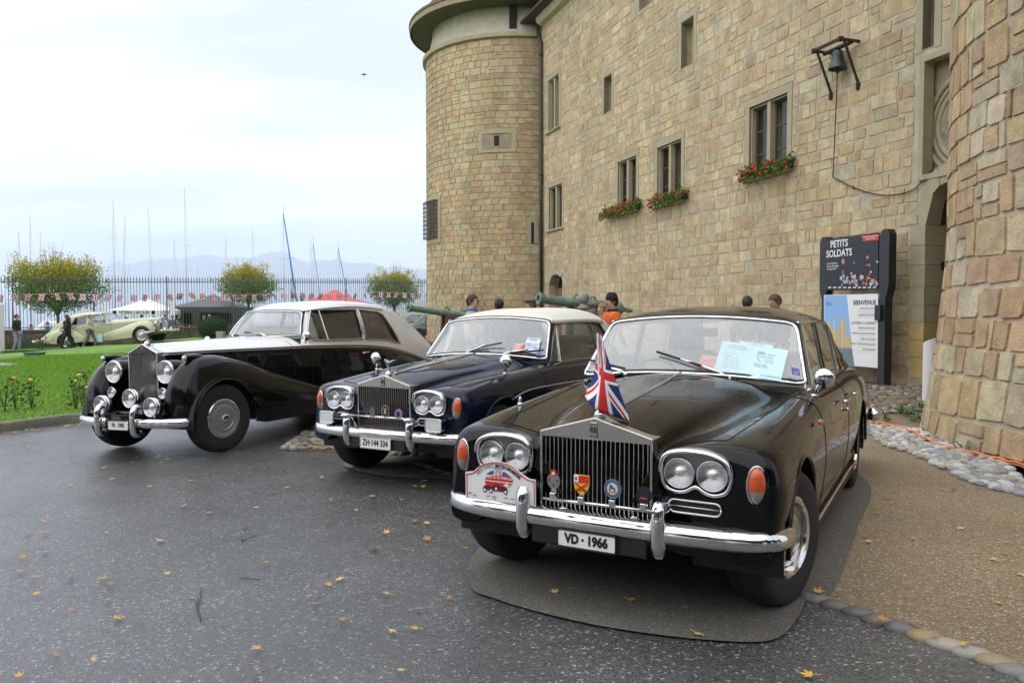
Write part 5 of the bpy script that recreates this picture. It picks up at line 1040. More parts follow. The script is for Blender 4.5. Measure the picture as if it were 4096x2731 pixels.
badge2((972, 655), 'round dark badge with a silver emblem on the convertible nudge bar', .085, .105, circ, M_steel, [('field', sc_(circ, .84), M_ink, 1), ('emblem', [(-.16, -.2), (.16, -.2), (.16, .08), (.24, .14), (.16, .26), (-.16, .26), (-.24, .14), (-.16, .08)], M_steel, 2)])
badge2((1145, 693), 'round lilac badge with a dark crest on the convertible nudge bar', .075, .085, circ, mat('lilac_enamel', (.36, .18, .42), .4), [('crest', sc_(circ, .55), M_navy, 1)])
iE = lambda x, y: (1600+x/2.6133, 1200+y/2.6133)
wn2 = (wsp2(.5, 0)-wsp2(-.1, 0)).cross(wsp2(.2, 1)-wsp2(.2, 0)); wn2 = -wn2 if wn2.y > 0 else wn2; wn2.normalize(); wp2 = wsp2(.5, .25)
paper(POSE2, car2, iE, ((1326, 390), (1474, 402), (1440, 560), (1294, 546)), 'leaflet', 'white club leaflet with a blue mountain behind the convertible windscreen', M_wpaper, .014, [('AUTOMOBILE CLUB', (1397, 406), .020, M_bink), ('VILLARS', (1395, 422), .024, M_bink)], wp2, wn2)
paper(POSE2, car2, iE, ((1318, 440), (1465, 452), (1450, 520), (1302, 505)), 'leaflet_picture', 'blue mountain picture printed on the white leaflet in the convertible', mat('mountain_print', (.10, .22, .5), .6, var=.3, vscale=30, c2=(.6, .68, .78)), .0125, [], wp2, wn2)
paper(POSE2, car2, iE, ((1206, 450), (1308, 458), (1276, 562), (1170, 550)), 'leaflet', 'red car show leaflet behind the convertible windscreen', M_rpaper, .012, [('BRITISH CAR SHOW', (1255, 460), .014, M_white), ('VALEYRES', (1240, 470), .010, M_white)], wp2, wn2)
paper(POSE2, car2, iE, ((1415, 552), (1470, 535), (1478, 578), (1420, 578)), 'windscreen_sticker', 'small purple sticker in the convertible windscreen corner', mat('purple_vignette'), .002, [('22', (1448, 560), .03, mat('cyan_ink'))], wp2, wn2)
# ================================================================ two-tone coachbuilt car: silver above, black below, separate front wings
M_silver = mat('silver_paint', (.68, .68, .685), .3, .2, coat=.9, drops=130, spec=.4)
M_pblk1 = mat('black_wing_paint', (.0015, .0015, .002), .25, coat=.7, drops=110, spec=.05)
car1 = car_root('coachbuilt_car', POSE1, label='two-tone silver over black coachbuilt car with tall radiator and separate headlamps', cat='car', group='classic luxury cars parked in the courtyard')
M_brown = mat('brown_leather', (.06, .03, .02), .5)
def hull_keys():
    K = []
    def k(u, *p): K.append((u, list(p)))
    k(-.26, (.19, .42), (.213, .55), (.222, .8), (.225, 1.0), (.226, 1.078), (.226, 1.104), (.12, 1.152), (0, 1.200))
    k(.0, (.22, .40), (.255, .55), (.27, .8), (.275, 1.0), (.278, 1.08), (.276, 1.108), (.15, 1.172), (0, 1.211))
    k(.6, (.38, .36), (.42, .5), (.44, .8), (.435, 1.0), (.43, 1.082), (.425, 1.118), (.23, 1.196), (0, 1.226))
    k(1.1, (.58, .30), (.64, .45), (.655, .75), (.64, 1.0), (.625, 1.082), (.61, 1.122), (.36, 1.21), (0, 1.240))
    k(1.45, (.66, .27), (.73, .42), (.745, .72), (.73, 1.0), (.715, 1.08), (.70, 1.125), (.45, 1.225), (0, 1.25))
    k(1.8, (.69, .26), (.765, .40), (.785, .72), (.77, 1.0), (.755, 1.072), (.735, 1.125), (.50, 1.17), (0, 1.18))
    k(2.6, (.70, .25), (.785, .38), (.805, .70), (.79, .98), (.775, 1.045), (.755, 1.11), (.50, 1.13), (0, 1.13))
    k(3.2, (.70, .26), (.78, .40), (.80, .68), (.785, .93), (.77, 1.000), (.75, 1.07), (.52, 1.1), (0, 1.12))
    k(3.8, (.68, .28), (.76, .42), (.78, .65), (.76, .83), (.745, .90), (.735, 1.0), (.6, 1.08), (0, 1.10))
    k(4.4, (.62, .30), (.70, .44), (.72, .60), (.705, .72), (.69, .77), (.68, .90), (.58, 1.05), (0, 1.12))
    k(5.0, (.52, .34), (.60, .44), (.62, .54), (.61, .60), (.60, .64), (.59, .74), (.50, .90), (0, .98))
    k(5.3, (.40, .42), (.45, .47), (.47, .52), (.46, .55), (.45, .57), (.44, .62), (.36, .70), (0, .76))
    return K
NS = 6; us1 = np.concatenate([np.linspace(-.26, 1.45, 40), np.linspace(1.5, 5.3, 80)]); H1 = loft(hull_keys(), us1, NS); G1 = mirror_grid(H1); nc = G1.shape[1]-1; nu = len(us1)-1
rowm = np.minimum(np.arange(nc), nc-1-np.arange(nc))[None, :]*np.ones((nu, 1)); um1 = ((us1[:-1]+us1[1:])/2)[:, None]*np.ones((1, nc)); sideL1 = (np.arange(nc) < nc/2)[None, :]*np.ones((nu, 1)) > 0
up = rowm >= 4*NS+1; cabin = up & (um1 > 1.47) & (um1 < 4.05) & (rowm >= 5*NS)
dr1 = ~up & (um1 > 1.62) & (um1 < 2.86) & (rowm >= NS)
grid_part('lower_body', G1, ~up & ~dr1, M_pblk1, car1); hd = up & (um1 < 1.30); grid_part('bonnet', G1, hd, M_silver, car1); grid_part('scuttle', G1, up & (um1 >= 1.30) & (um1 < 2.2) & ~cabin, M_silver, car1); grid_part('tail', G1, up & (um1 >= 2.2) & ~cabin, M_silver, car1)
for L in (True, False):
    s = 1 if L else -1; d_ = grid_part('door', G1, dr1 & (sideL1 == L), M_pblk1, car1); m = MB(); m.tube([(s*.80, 2.62, .955), (s*.835, 2.66, .965), (s*.835, 2.78, .97)], [.010, .011, .008], 8); m.obj('handle', M_chrome, d_, smooth=True)
iu1 = lambda u: int(np.argmin(np.abs(us1-u)))
for s in (1, -1):
    jb = 4*NS+1 if s > 0 else nc-(4*NS+1)
    for dz, rr, nm, M_ in ((-.008, .0085, 'waist_moulding', M_chrome), (.010, .0075, 'maroon_coachline', mat('maroon_line', (.05, .006, .008), .3, coat=.6))):
        m = MB(); m.tube([G1[i, jb]+np.array([s*.004, 0, dz]) for i in range(0, len(us1)-6, 2)], rr, 6); m.obj(nm, M_, car1, smooth=True)
    for u in (1.32, 1.62, 2.86):
        m = MB(); js = range(NS, 4*NS+1) if u > 1.4 else range(NS*2, 5*NS+4); m.tube([G1[iu1(u), j if s > 0 else nc-j]+np.array([s*.001, 0, 0]) for j in js], .003, 5); m.obj('shut_line', M_gap, car1)
# front wings
def wing_keys():
    K = []
    def k(u, *p): K.append((u, list(p)))
    k(-.51, (.52, .46), (.52, .52), (.55, .58), (.62, .60), (.67, .58), (.70, .52), (.70, .44))
    k(-.495, (.49, .42), (.49, .58), (.54, .70), (.62, .735), (.70, .69), (.745, .56), (.75, .40))
    k(-.46, (.48, .40), (.48, .62), (.53, .78), (.62, .84), (.735, .76), (.79, .59), (.795, .37))
    k(-.37, (.46, .38), (.46, .67), (.51, .88), (.62, .96), (.765, .865), (.835, .635), (.84, .35))
    k(-.22, (.40, .36), (.42, .71), (.49, .95), (.63, 1.045), (.785, .94), (.87, .66), (.875, .33))
    k(.0, (.31, .36), (.35, .75), (.49, .98), (.64, 1.062), (.80, .955), (.893, .68), (.895, .33))
    k(.40, (.36, .34), (.42, .73), (.54, .92), (.67, .985), (.81, .89), (.897, .64), (.90, .28))
    k(.90, (.52, .30), (.60, .66), (.66, .775), (.735, .82), (.825, .745), (.888, .55), (.89, .26))
    k(1.40, (.64, .28), (.69, .56), (.735, .635), (.78, .66), (.83, .60), (.868, .46), (.87, .25))
    k(1.90, (.72, .28), (.755, .44), (.775, .48), (.80, .495), (.825, .45), (.838, .38), (.838, .25))
    k(2.25, (.72, .28), (.74, .34), (.755, .36), (.77, .36), (.785, .34), (.79, .31), (.79, .25))
    return K
usw = np.concatenate([np.linspace(-.51, -.38, 12), np.linspace(-.365, .6, 46), np.linspace(.65, 2.25, 28)]); Gw = loft(wing_keys(), usw, 7); rmw = arch(Gw, 0.0, .365, .43, vmin=.70)
for s in (1, -1):
    Gs = Gw.copy(); Gs[..., 0] *= s; grid_part('front_wing', Gs, ~rmw, M_pblk1, car1, flip=(s > 0))
    m = MB(); m.add([Gs[0, j] for j in range(Gs.shape[1])], [tuple(range(Gs.shape[1]))]); m.obj('wing_tip', M_pblk1, car1, smooth=True)
    m = MB(); m.grid([[(s*v_, .46*math.cos(a), .365+.46*math.sin(a)) for v_ in (.50, .87)] for a in np.linspace(-.15, math.pi+.15, 24)]); m.add([(s*.5, .46*math.cos(a), .365+.46*math.sin(a)) for a in np.linspace(-.15, math.pi+.15, 24)], [tuple(range(24))]); m.obj('wheel_well', M_black, car1)
    m = MB(); m.tube([(s*(.893-.02*abs(math.cos(a))**2), .43*math.cos(a), .365+.43*math.sin(a)) for a in np.linspace(-.1, math.pi+.05, 28)], .012, 6); m.obj('arch_lip', M_pblk1, car1, smooth=True)
    wheel(car1, (s*.755, 0, .365), .375, .20, .205, s, steer=-.10, style='wraith', body=M_silver); wheel(car1, (s*.70, 3.25, .365), .375, .20, .205, s, style='wraith', body=M_silver)
    hl = lamp(car1, 'headlamp', (s*.405, -.385, .898), .113, cross=True, dom=.14, depth=.09, rimw=.13)
    m = MB(); m.grid([[(s*.405+r_*math.cos(t)*(1-.1*max(0, y-.1)), -.385+y, .898+r_*.98*math.sin(t)-.0*y) for t in np.linspace(0, 2*math.pi, 24, endpoint=False)] for y, r_ in ((.0, .125), (.08, .134), (.2, .126), (.4, .095), (.6, .05), (.7, .01))], wrapv=True, flip=True); m.obj('headlamp_pod', M_pblk1, car1, smooth=True)
    lamp(car1, 'side_lamp', (s*.40, -.42, .672), .055, depth=.03)
    m = MB(); m.box((s*.40, -.36, .672), (.07, .12, .10), bev=.03); m.obj('lamp_mount', M_pblk1, car1, smooth=True)
    wl = empty('wing_lamp', (s*.64, -.29, 1.035)); wl.parent = car1; m = MB(); m.grid([[(r_*math.cos(t), y, r_*math.sin(t)*.9+.012) for t in np.linspace(0, 2*math.pi, 16, endpoint=False)] for y, r_ in ((-.04, .034), (.03, .036), (.12, .03), (.25, .008))], wrapv=True, flip=True); m.obj('lamp_fairing', M_pblk1, wl, smooth=True)
    m = MB(); m.blob((0, -.045, .012), (.030, .025, .030), 2); m.obj('lens', mat('frosted_lens', (.6, .6, .58), .2, .2), wl, smooth=True); m = MB(); m.tube([(0, -.05, .043), (0, .1, .045), (0, .2, .03)], .006, 6); m.obj('lamp_spear', M_chrome, wl)
    # rear wing hint
    m = MB(); m.blob((s*.66, 3.55, .52), (.22, .85, .42), 3); m.obj('rear_wing', M_pblk1, car1, smooth=True)
    m = MB(); m.box((s*.74, 1.8, .255), (.14, 2.2, .05), bev=.02); m.obj('running_board', M_pblk1, car1)
m = MB(); m.box((0, 1.9, .36), (1.2, 4.6, .14)); m.obj('underbody', M_black, car1)
m = MB(); m.box((0, -.30, .42), (1.0, .5, .06), bev=.02); m.box((0, -.5, .46), (1.15, .16, .05), bev=.02); m.obj('front_apron', M_pblk1, car1, smooth=True)
# tall radiator
gr = empty('radiator_grille', (0, -.335, .46)); gr.parent = car1; P_ = [(-.232, 0), (-.232, .645), (0, .745), (.232, .645), (.232, 0), (.218, 0), (.218, .635), (-.218, .635), (-.218, 0)]; n = len(P_)
V_ = [(x, 0, z) for x, z in P_]+[(x, .14, z) for x, z in P_]; m = MB(); m.add(V_, [(0, 1, 7, 8), (3, 4, 5, 6), (1, 2, 3, 6, 7)]+[(i, (i+1) % n, n+(i+1) % n, n+i)[::-1] for i in range(n)]); sh = m.obj('grille_shell', M_chrome, gr); bv = sh.modifiers.new('bev', 'BEVEL'); bv.width = .008; bv.segments = 3; bv.limit_method = 'ANGLE'; bv.angle_limit = R(20)
m = MB(); m.prism([(-.228, .638), (0, .738), (.228, .638)], -.0025, .0, lambda x, y, t: (x, t, y)); m.obj('gable_reflection', mat('maroon_reflection', (.03, .012, .015), .15, .6, coat=.8), gr)  # dark maroon reflection on the chrome gable, painted as a thin sheet
m = MB(); m.box((0, .06, .31), (.44, .01, .64)); m.obj('grille_backing', M_black, gr)
for i in range(24):
    x = -.207+.414*i/23; m = MB(); a_ = .55 if x < 0 else -.55; m.box((x, .022, .315), (.004, .026, .63), Matrix.Rotation(a_, 3, 'Z')); m.obj('grille_bar', M_steel, gr)
text('badge_letters', 'RR', .03, M_steel, gr, frame((0, -.004, .70), (1, 0, 0), (0, 0, 1)), sx=.8)
ms = statuette(car1, (0, -.265, 1.195), 1.25)
# bumper in two rounded halves, hoops, spot lamps
fb = empty('front_bumper', (0, -.62, .375)); fb.parent = car1
for s in (1, -1):
    m = MB(); m.tube([(s*x, y+.62, z) for x, y, z in catmull([(.20, -.655, .0), (.35, -.66, 0), (.55, -.63, .0), (.70, -.57, 0), (.79, -.49, 0), (.82, -.42, 0)], 5)], [.05]*20+[.05, .047, .042, .036, .028, .02][:6], 14, flat=.75); m.obj('bumper_blade', M_chrome, fb, smooth=True)
    m = MB(); m.tube([(s*.275, y, z) for y, z in catmull([(.03, .10), (.0, .16), (-.05, .165), (-.085, .11), (-.09, .0), (-.08, -.09), (-.04, -.125), (.02, -.10)], 4)], .033, 12); m.obj('overrider', M_chrome, fb, smooth=True)
m = MB(); m.box((0, -.03, .0), (.56, .02, .15), bev=.01); m.box((0, -.02, .075), (.5, .05, .02), bev=.008); m.obj('centre_panel', M_pblk1, fb, auto=40)
plate(car1, (.0, -.668, .345), .30, .085, 'FR \u00b7 3900', .064, back=False, sx=.78, bold=.001)
for px_ in ((403.6, 1618.6), (518.4, 1593.8), (602.6, 1629)):
    c = carpt(POSE1, px_, 1, -.62 if px_[0] != 518.4 else -.56); sp_ = lamp(car1, 'spot_lamp', c, .094, dom=.12, depth=.07, rimw=.10, back=True); m = MB(); m.tube([(0, .05, -.09), (0, .06, -.17)], .014, 8); m.obj('stem', M_chrome, sp_)
# windscreen, roof and side panels
def wsp1(a, t):
    Bc, Be, Tc, Te = (1.40, 1.238), (1.56, 1.242), (1.64, 1.572), (1.77, 1.545); x = .625*(1-t)+.50*t
    y = (Bc[0]+(Be[0]-Bc[0])*a*a)*(1-t)+(Tc[0]+(Te[0]-Tc[0])*a*a)*t; z = (Bc[1]+(Be[1]-Bc[1])*a*a)*(1-t)+(Tc[1]+(Te[1]-Tc[1])*a*a)*t
    return Vector((a*x, y-.02*math.sin(math.pi*t), z))
m = MB(); m.grid([[wsp1(a, t) for t in np.linspace(0, 1, 8)] for a in np.linspace(-1, 1, 23)]); m.obj('windscreen', glass('clear_windscreen', (.88, .9, .9), 1., 2.0, mist=.22), car1, smooth=True)
lp = [wsp1(a, 0) for a in np.linspace(-.88, .88, 17)]+[wsp1(.96, .03), wsp1(.995, .10)]+[wsp1(1, t) for t in np.linspace(.16, .82, 8)]+[wsp1(.98, .93), wsp1(.93, .985)]+[wsp1(a, 1) for a in np.linspace(.86, -.86, 17)]+[wsp1(-.93, .985), wsp1(-.98, .93)]+[wsp1(-1, t) for t in np.linspace(.82, .16, 8)]+[wsp1(-.995, .1), wsp1(-.96, .03)]
frame_loop(lp, 'windscreen_frame', M_chrome, car1, .011); frame_loop([p+Vector((0, .012, .006)) for p in lp], 'windscreen_seal', M_black, car1, .016)
st = [(2.05, .60, 1.59, 1.69), (2.7, .635, 1.615, 1.718), (3.4, .62, 1.575, 1.70), (3.95, .60, 1.47, 1.62), (4.35, .60, 1.27, 1.38), (4.75, .60, 1.03, 1.12), (5.15, .55, .80, .90)]
Gr, ur = topgrid(car1, wsp1, st, M_silver, 'roof', (4.0, 4.42, .48), expo=3.2)
m = MB(); ii = [i for i, u in enumerate(ur) if 3.97 < u < 4.45]; m.grid([[Gr[i, j] for j in range(10, 31)] for i in ii], flip=True); m.obj('rear_window', glass('tinted_rear_glass', (.16, .17, .16), 1., 1.6), car1, smooth=True)
from_poly = lambda p, P_: sum(((P_[i][1] > p[1]) != (P_[i-1][1] > p[1])) and (p[0] < (P_[i-1][0]-P_[i][0])*(p[1]-P_[i][1])/(P_[i-1][1]-P_[i][1]+1e-12)+P_[i][0]) for i in range(len(P_))) % 2 == 1
dwin = [(1.60, 1.165), (2.70, 1.155), (2.70, 1.575), (1.86, 1.572)]; qwin = [(2.76, 1.152), (3.30, 1.12), (3.68, 1.06), (3.36, 1.50), (3.25, 1.54), (2.76, 1.575)]
usd = np.linspace(1.53, 5.0, 150)
for s, ci in ((1, -1), (-1, 0)):
    rail = np.array([Gr[i, ci] for i in range(len(ur))]); bl = np.array([G1[i, 4*NS+3] for i in range(len(us1))])
    rows = []
    apl = lambda u: np.interp(u, [1.53, 1.80], [0.0, 1.0])
    for u in usd:
        r_ = np.array([np.interp(u, rail[:, 1], abs(rail[:, 0])), u, np.interp(u, rail[:, 1], rail[:, 2])]); b_ = np.array([np.interp(u, bl[:, 1], bl[:, 0]), u, np.interp(u, bl[:, 1], bl[:, 2])])
        if u < 1.80: zt = b_[2]+(np.interp(1.8, rail[:, 1], rail[:, 2])-b_[2])*max(.06, apl(u)); k_ = (zt-b_[2])/(r_[2]-b_[2]) if r_[2] > b_[2] else 1; r_ = np.array([.63+(np.interp(1.8, rail[:, 1], abs(rail[:, 0]))-.63)*apl(u), u, zt])
        rows.append([b_*(1-t)+r_*t+np.array([.03*math.sin(math.pi*t), 0, 0]) for t in np.linspace(0, 1, 25)])
    Gs = np.array(rows); cen = (Gs[:-1, :-1]+Gs[1:, 1:])/2; mk = np.ones(cen.shape[:2], bool)
    for i in range(mk.shape[0]):
        for j in range(mk.shape[1]):
            p = (cen[i, j, 1], cen[i, j, 2])
            if from_poly(p, dwin) or from_poly(p, qwin): mk[i, j] = False
    def vs_at(u, w):
        i = int(np.clip(np.searchsorted(usd, u), 1, len(usd)-1)); return float(np.interp(w, Gs[i, :, 2], Gs[i, :, 0]))
    Gs2 = Gs.copy(); Gs2[..., 0] *= s; grid_part('side_panel', Gs2, mk, M_silver, car1, flip=(s < 0))
    for nm, poly in (('door_window', dwin), ('quarter_window', qwin)):
        dense = [((1-t)*poly[i][0]+t*poly[(i+1) % len(poly)][0], (1-t)*poly[i][1]+t*poly[(i+1) % len(poly)][1]) for i in range(len(poly)) for t in np.linspace(0, 1, 6, endpoint=False)]
        pl = [Vector((s*(vs_at(u, w)+.002), u, w)) for u, w in dense]; gp = [Vector((s*(vs_at(u, w)-.012), u, w)) for u, w in poly]
        m = MB(); m.add(gp, [tuple(range(len(gp)))[::(1 if s > 0 else -1)]]); wo_ = m.obj(nm, M_sg, car1); m = MB(); m.tube(pl, .013, 8, closed=True); m.obj('window_frame', M_steel, wo_, smooth=True)
    m = MB(); m.tube([(s*(vs_at(1.95, w)+.0), 1.95+(w-1.16)*.05, w) for w in (1.16, 1.57)], .010, 6); m.obj('vent_bar', M_steel, car1)
    m = MB(); m.tube([Vector((s*p[0], p[1], p[2]))+Vector((s*.006, 0, .002)) for p in [np.array([abs(q[0]), q[1], q[2]]) for q in rail] if 1.78 < p[1] < 3.5], .012, 8); m.obj('drip_rail', M_silver, car1, smooth=True)
mirror_round(car1, (.745, 1.50, 1.14), (.80, 1.46, 1.235), .062); mirror_round(car1, (-.70, 1.36, 1.12), (-.76, 1.32, 1.20), .055)
for bx, tip, b0, b1 in ((.20, (-.05, 1.44, 1.285), (-.22, 1.44, 1.30), (.12, 1.43, 1.27)), (-.35, (-.55, 1.51, 1.27), (-.62, 1.535, 1.265), (-.33, 1.43, 1.265))): wiper(car1, (bx, 1.37, 1.245), tip, b0, b1)
m = MB(); m.box((0, 1.75, 1.10), (1.30, .30, .10), bev=.04); m.obj('dashboard', M_wood, car1)
for s in (1, -1): seat(car1, s*.34, 2.35, .62, .58, M_brown, .56)
seat(car1, 0, 3.4, .62, 1.25, M_brown, .52)
m = MB(); m.box((0, 2.6, .5), (1.4, 2.4, .02)); m.obj('floor', M_carpet, car1)
m = MB(); m.tube([(-.34+.2*math.cos(t), 2.0+.06*math.sin(t), 1.08+.19*math.sin(t)) for t in np.linspace(0, 2*math.pi, 26, endpoint=False)], .010, 6, closed=True); m.obj('steering_wheel', M_black, car1, smooth=True)
# ================================================================ garden, fence, trees, harbour, mountains
def leafmesh(name, C, N_, size, colf, M, up=.3, aspect=.75):
    # C: (k,3) leaf centres; random small quads
    k = len(C); a = rng.normal(size=(k, 3)); a[:, 2] += up; a /= np.linalg.norm(a, axis=1)[:, None]; t = rng.normal(size=(k, 3)); t -= a*(t*a).sum(1)[:, None]; t /= np.linalg.norm(t, axis=1)[:, None]; b = np.cross(a, t)
    s = size*rng.uniform(.6, 1.25, k)[:, None]; V = np.stack([C-t*s*.5, C+b*s*.5*aspect, C+t*s*.5, C-b*s*.5*aspect], 1).reshape(-1, 3); F = np.arange(4*k).reshape(-1, 4)
    return mkmesh(name, V, F, M, cols=colf(C))
M_leaf = mat('leaf', (.06, .12, .02), .6, attr='Col', spec=.3)
_t = M_leaf.node_tree; _tl = _t.nodes.new('ShaderNodeBsdfTranslucent'); _mx = _t.nodes.new('ShaderNodeMixShader'); _mx.inputs[0].default_value = .4
_at = [n for n in _t.nodes if n.type == 'ATTRIBUTE'][0]; _t.links.new(_at.outputs['Color'], _tl.inputs[0]); _t.links.new(_t.nodes['Principled BSDF'].outputs[0], _mx.inputs[1]); _t.links.new(_tl.outputs[0], _mx.inputs[2]); _t.links.new(_mx.outputs[0], [n for n in _t.nodes if n.type == 'OUTPUT_MATERIAL'][0].inputs[0])
M_bark = mat('bark', (.10, .085, .07), .9, var=.3, vscale=12, bump=.01, bscale=30)
def crown_pts(n, lobes, surf=.6):
    out = []; w = np.array([r[0]*r[1]*r[2] for _, r in lobes]); w = w/w.sum()
    for (c, r), k in zip(lobes, rng.multinomial(n, w)):
        d = rng.normal(size=(k, 3)); d /= np.linalg.norm(d, axis=1)[:, None]; rad = rng.uniform(surf**3, 1, k)**(1/3.); out.append(np.array(c)+d*rad[:, None]*np.array(r)*(1+.12*rng.normal(size=(k, 1))))
    return np.concatenate(out)
def clump(C, k=9, s=.16): return np.repeat(C, k, axis=0)+rng.normal(size=(len(C)*k, 3))*s
def garden_tree(px, Y, hw, ztop, zbot, label, n, size=.11):
    c = atY(px, 1200, Y); z0 = float(gz(c[0], Y)); t = empty('pollarded_tree', (c[0], Y, z0), label=label, cat='tree', group='clipped trees behind the fence')
    zm = zbot+(ztop-zbot)*.40; lobes = [((0, 0, zm-z0), (hw*.9, hw*.85, (zm-zbot)*.95)), ((0, 0, zm-z0+.1), (hw*.6, hw*.6, (ztop-zm)*.36))]
    for i in range(17): a = rng.uniform(0, 6.28); r_ = rng.uniform(.15, .75)*hw; h_ = rng.uniform(.35, 1.0)*(ztop-zm)*(1-.35*r_/hw); lobes.append(((r_*math.cos(a), r_*math.sin(a), zm-z0+h_*.75), (hw*rng.uniform(.12, .26), hw*rng.uniform(.12, .26), hw*rng.uniform(.16, .32))))
    C = clump(crown_pts(n, lobes, .55), 8, hw*.045)
    def colf(C):
        h = np.clip((C[:, 2]-(zm-z0)+.2)/(ztop-zm), 0, 1)[:, None]; q = rng.uniform(0, 1, (len(C), 1)); g = np.array([.15, .235, .025])*(.65+.6*q); y = np.array([.55, .44, .04])*(.7+.5*rng.uniform(0, 1, (len(C), 1))); k = np.clip(h*1.15-.08+.45*(rng.uniform(0, 1, (len(C), 1))-.5), 0, .85); return g*(1-k)+y*k
    link('crown', leafmesh('crown', C, n, size, colf, M_leaf), t, )
    m = MB(); m.tube([(0, 0, -.1), (.02, 0, (zbot-z0)*.6), (0, .02, zm-z0)], [.11, .085, .06], 8)
    for i in range(12): a = i*2.4+rng.uniform(-.3, .3); r_ = rng.uniform(.5, .9)*hw; m.tube([(0, 0, zbot-z0-.15), (r_*.4*math.cos(a), r_*.4*math.sin(a), zm-z0-.1), (r_*math.cos(a), r_*math.sin(a), zm-z0+rng.uniform(.1, .9)*(ztop-zm))], [.05, .03, .008], 5)
    for i in range(8): a = rng.uniform(0, 6.28); r_ = rng.uniform(0, .4)*hw; m.tube([(r_*.5*math.cos(a), r_*.5*math.sin(a), zm-z0), (r_*math.cos(a), r_*math.sin(a), ztop-z0+rng.uniform(0, .35))], [.02, .004], 4)
    m.obj('trunk', M_bark, t, smooth=True); return t
garden_tree(229, 43.5, 2.7, 5.1, 1.42, 'broad yellowing clipped tree behind the fence beside the green saloon', 2500)
garden_tree(993, 55., 2.2, 5.2, 2.05, 'yellowing clipped tree behind the fence between black tent and red tent', 1800)
garden_tree(1577, 62., 2.3, 5.4, 1.8, 'yellowing clipped tree behind the fence next to the round tower', 1800)
# ---- low wall and iron fence
F0 = np.array([-24.6, 38.4]); Fd = np.array([.78, .628]); Fd /= np.linalg.norm(Fd); S_L, S_R = -4.5, 32.0
def FPt(s, o=0.): p = F0+Fd*s+np.array([-Fd[1], Fd[0]])*o; return p
ztopw = lambda s: float(np.interp(s, [-4.5, 0, 9.6, 24, 32], [.58, .58, .66, .69, .71]))
gw = empty('garden_wall', (*FPt(9), 0), label='low weathered rendered wall carrying the iron fence along the garden', cat='wall')
m = MB(); m.grid([[Vector((*FPt(s, o), z))-Vector(gw.location) for o, z in ((-.2, -.8), (-.2, ztopw(s)-.1), (.2, ztopw(s)-.1), (.2, -.8))] for s in np.linspace(S_L, S_R, 24)]); m.obj('wall_body', mat('stained_render', (.17, .15, .115), .9, var=.3, vscale=1.6, bump=.01, bscale=25, c2=(.055, .05, .04)), gw)
for i in range(24):
    s0 = S_L+(S_R-S_L)*i/24; s1 = S_L+(S_R-S_L)*(i+1)/24-.015; m = MB(); V = [Vector((*FPt(s, o), ztopw(s)+dz))-Vector(gw.location) for s in (s0, s1) for o, dz in ((-.25, -.1), (-.25, -.01), (0, .02), (.25, -.01), (.25, -.1))]
    m.add(V, [(0, 1, 6, 5), (1, 2, 7, 6), (2, 3, 8, 7), (3, 4, 9, 8), (4, 0, 5, 9), (0, 4, 3, 2, 1), (5, 6, 7, 8, 9)]); m.obj('coping_stone', mat('dark_coping', (.075, .072, .062), .85, var=.3, vscale=4, bump=.01, bscale=30), gw)
M_iron = mat('grey_iron', (.09, .094, .10), .5, .2)
fe = empty('iron_fence', (*FPt(9), 0), label='tall grey iron railing with spear points on the low garden wall', cat='fence'); fo = Vector(fe.location)
zt_f = lambda s: float(np.interp(s, [-4.5, 0, 23, 32], [3.22, 3.28, 3.78, 3.95]))
m = MB(); m.tube([(0, 0, 0), (0, 0, .86)], .0135, 6, caps=False); m.lathe([(.010, .86), (.020, .875), (.012, .885), (.026, .915), (.034, .93), (.018, .965), (.004, 1.0)], 6); bar_me = m.mesh('fence_bar', M_iron); 
for k in range(int((S_R-S_L)/.1494)):
    s = S_L+k*.1494; p = FPt(s); zb = ztopw(s)+.02; o = link('fence_bar', bar_me, fe); o.location = Vector((p[0], p[1], zb))-fo; o.scale = (1, 1, zt_f(s)-zb)
for nm, fz in (('top_rail', lambda s: zt_f(s)-.31), ('bottom_rail', lambda s: ztopw(s)+.12)):
    m = MB(); m.grid([[Vector((*FPt(s, o), fz(s)+dz))-fo for o, dz in ((-.012, -.022), (-.012, .022), (.012, .022), (.012, -.022))] for s in np.linspace(S_L, S_R, 12)], wrapv=True); m.obj(nm, M_iron, fe)
for k in range(11):
    s = -3.6+k*3.6; p = FPt(s, .0); m = MB(); m.box(Vector((p[0], p[1], (ztopw(s)-.35+zt_f(s))/2))-fo, (.034, .034, zt_f(s)-ztopw(s)+.35)); m.tube([Vector((*FPt(s, .0), zt_f(s)-.5))-fo, Vector((*FPt(s, .55), ztopw(s)))-fo], .014, 5); m.obj('fence_post', M_iron, fe)
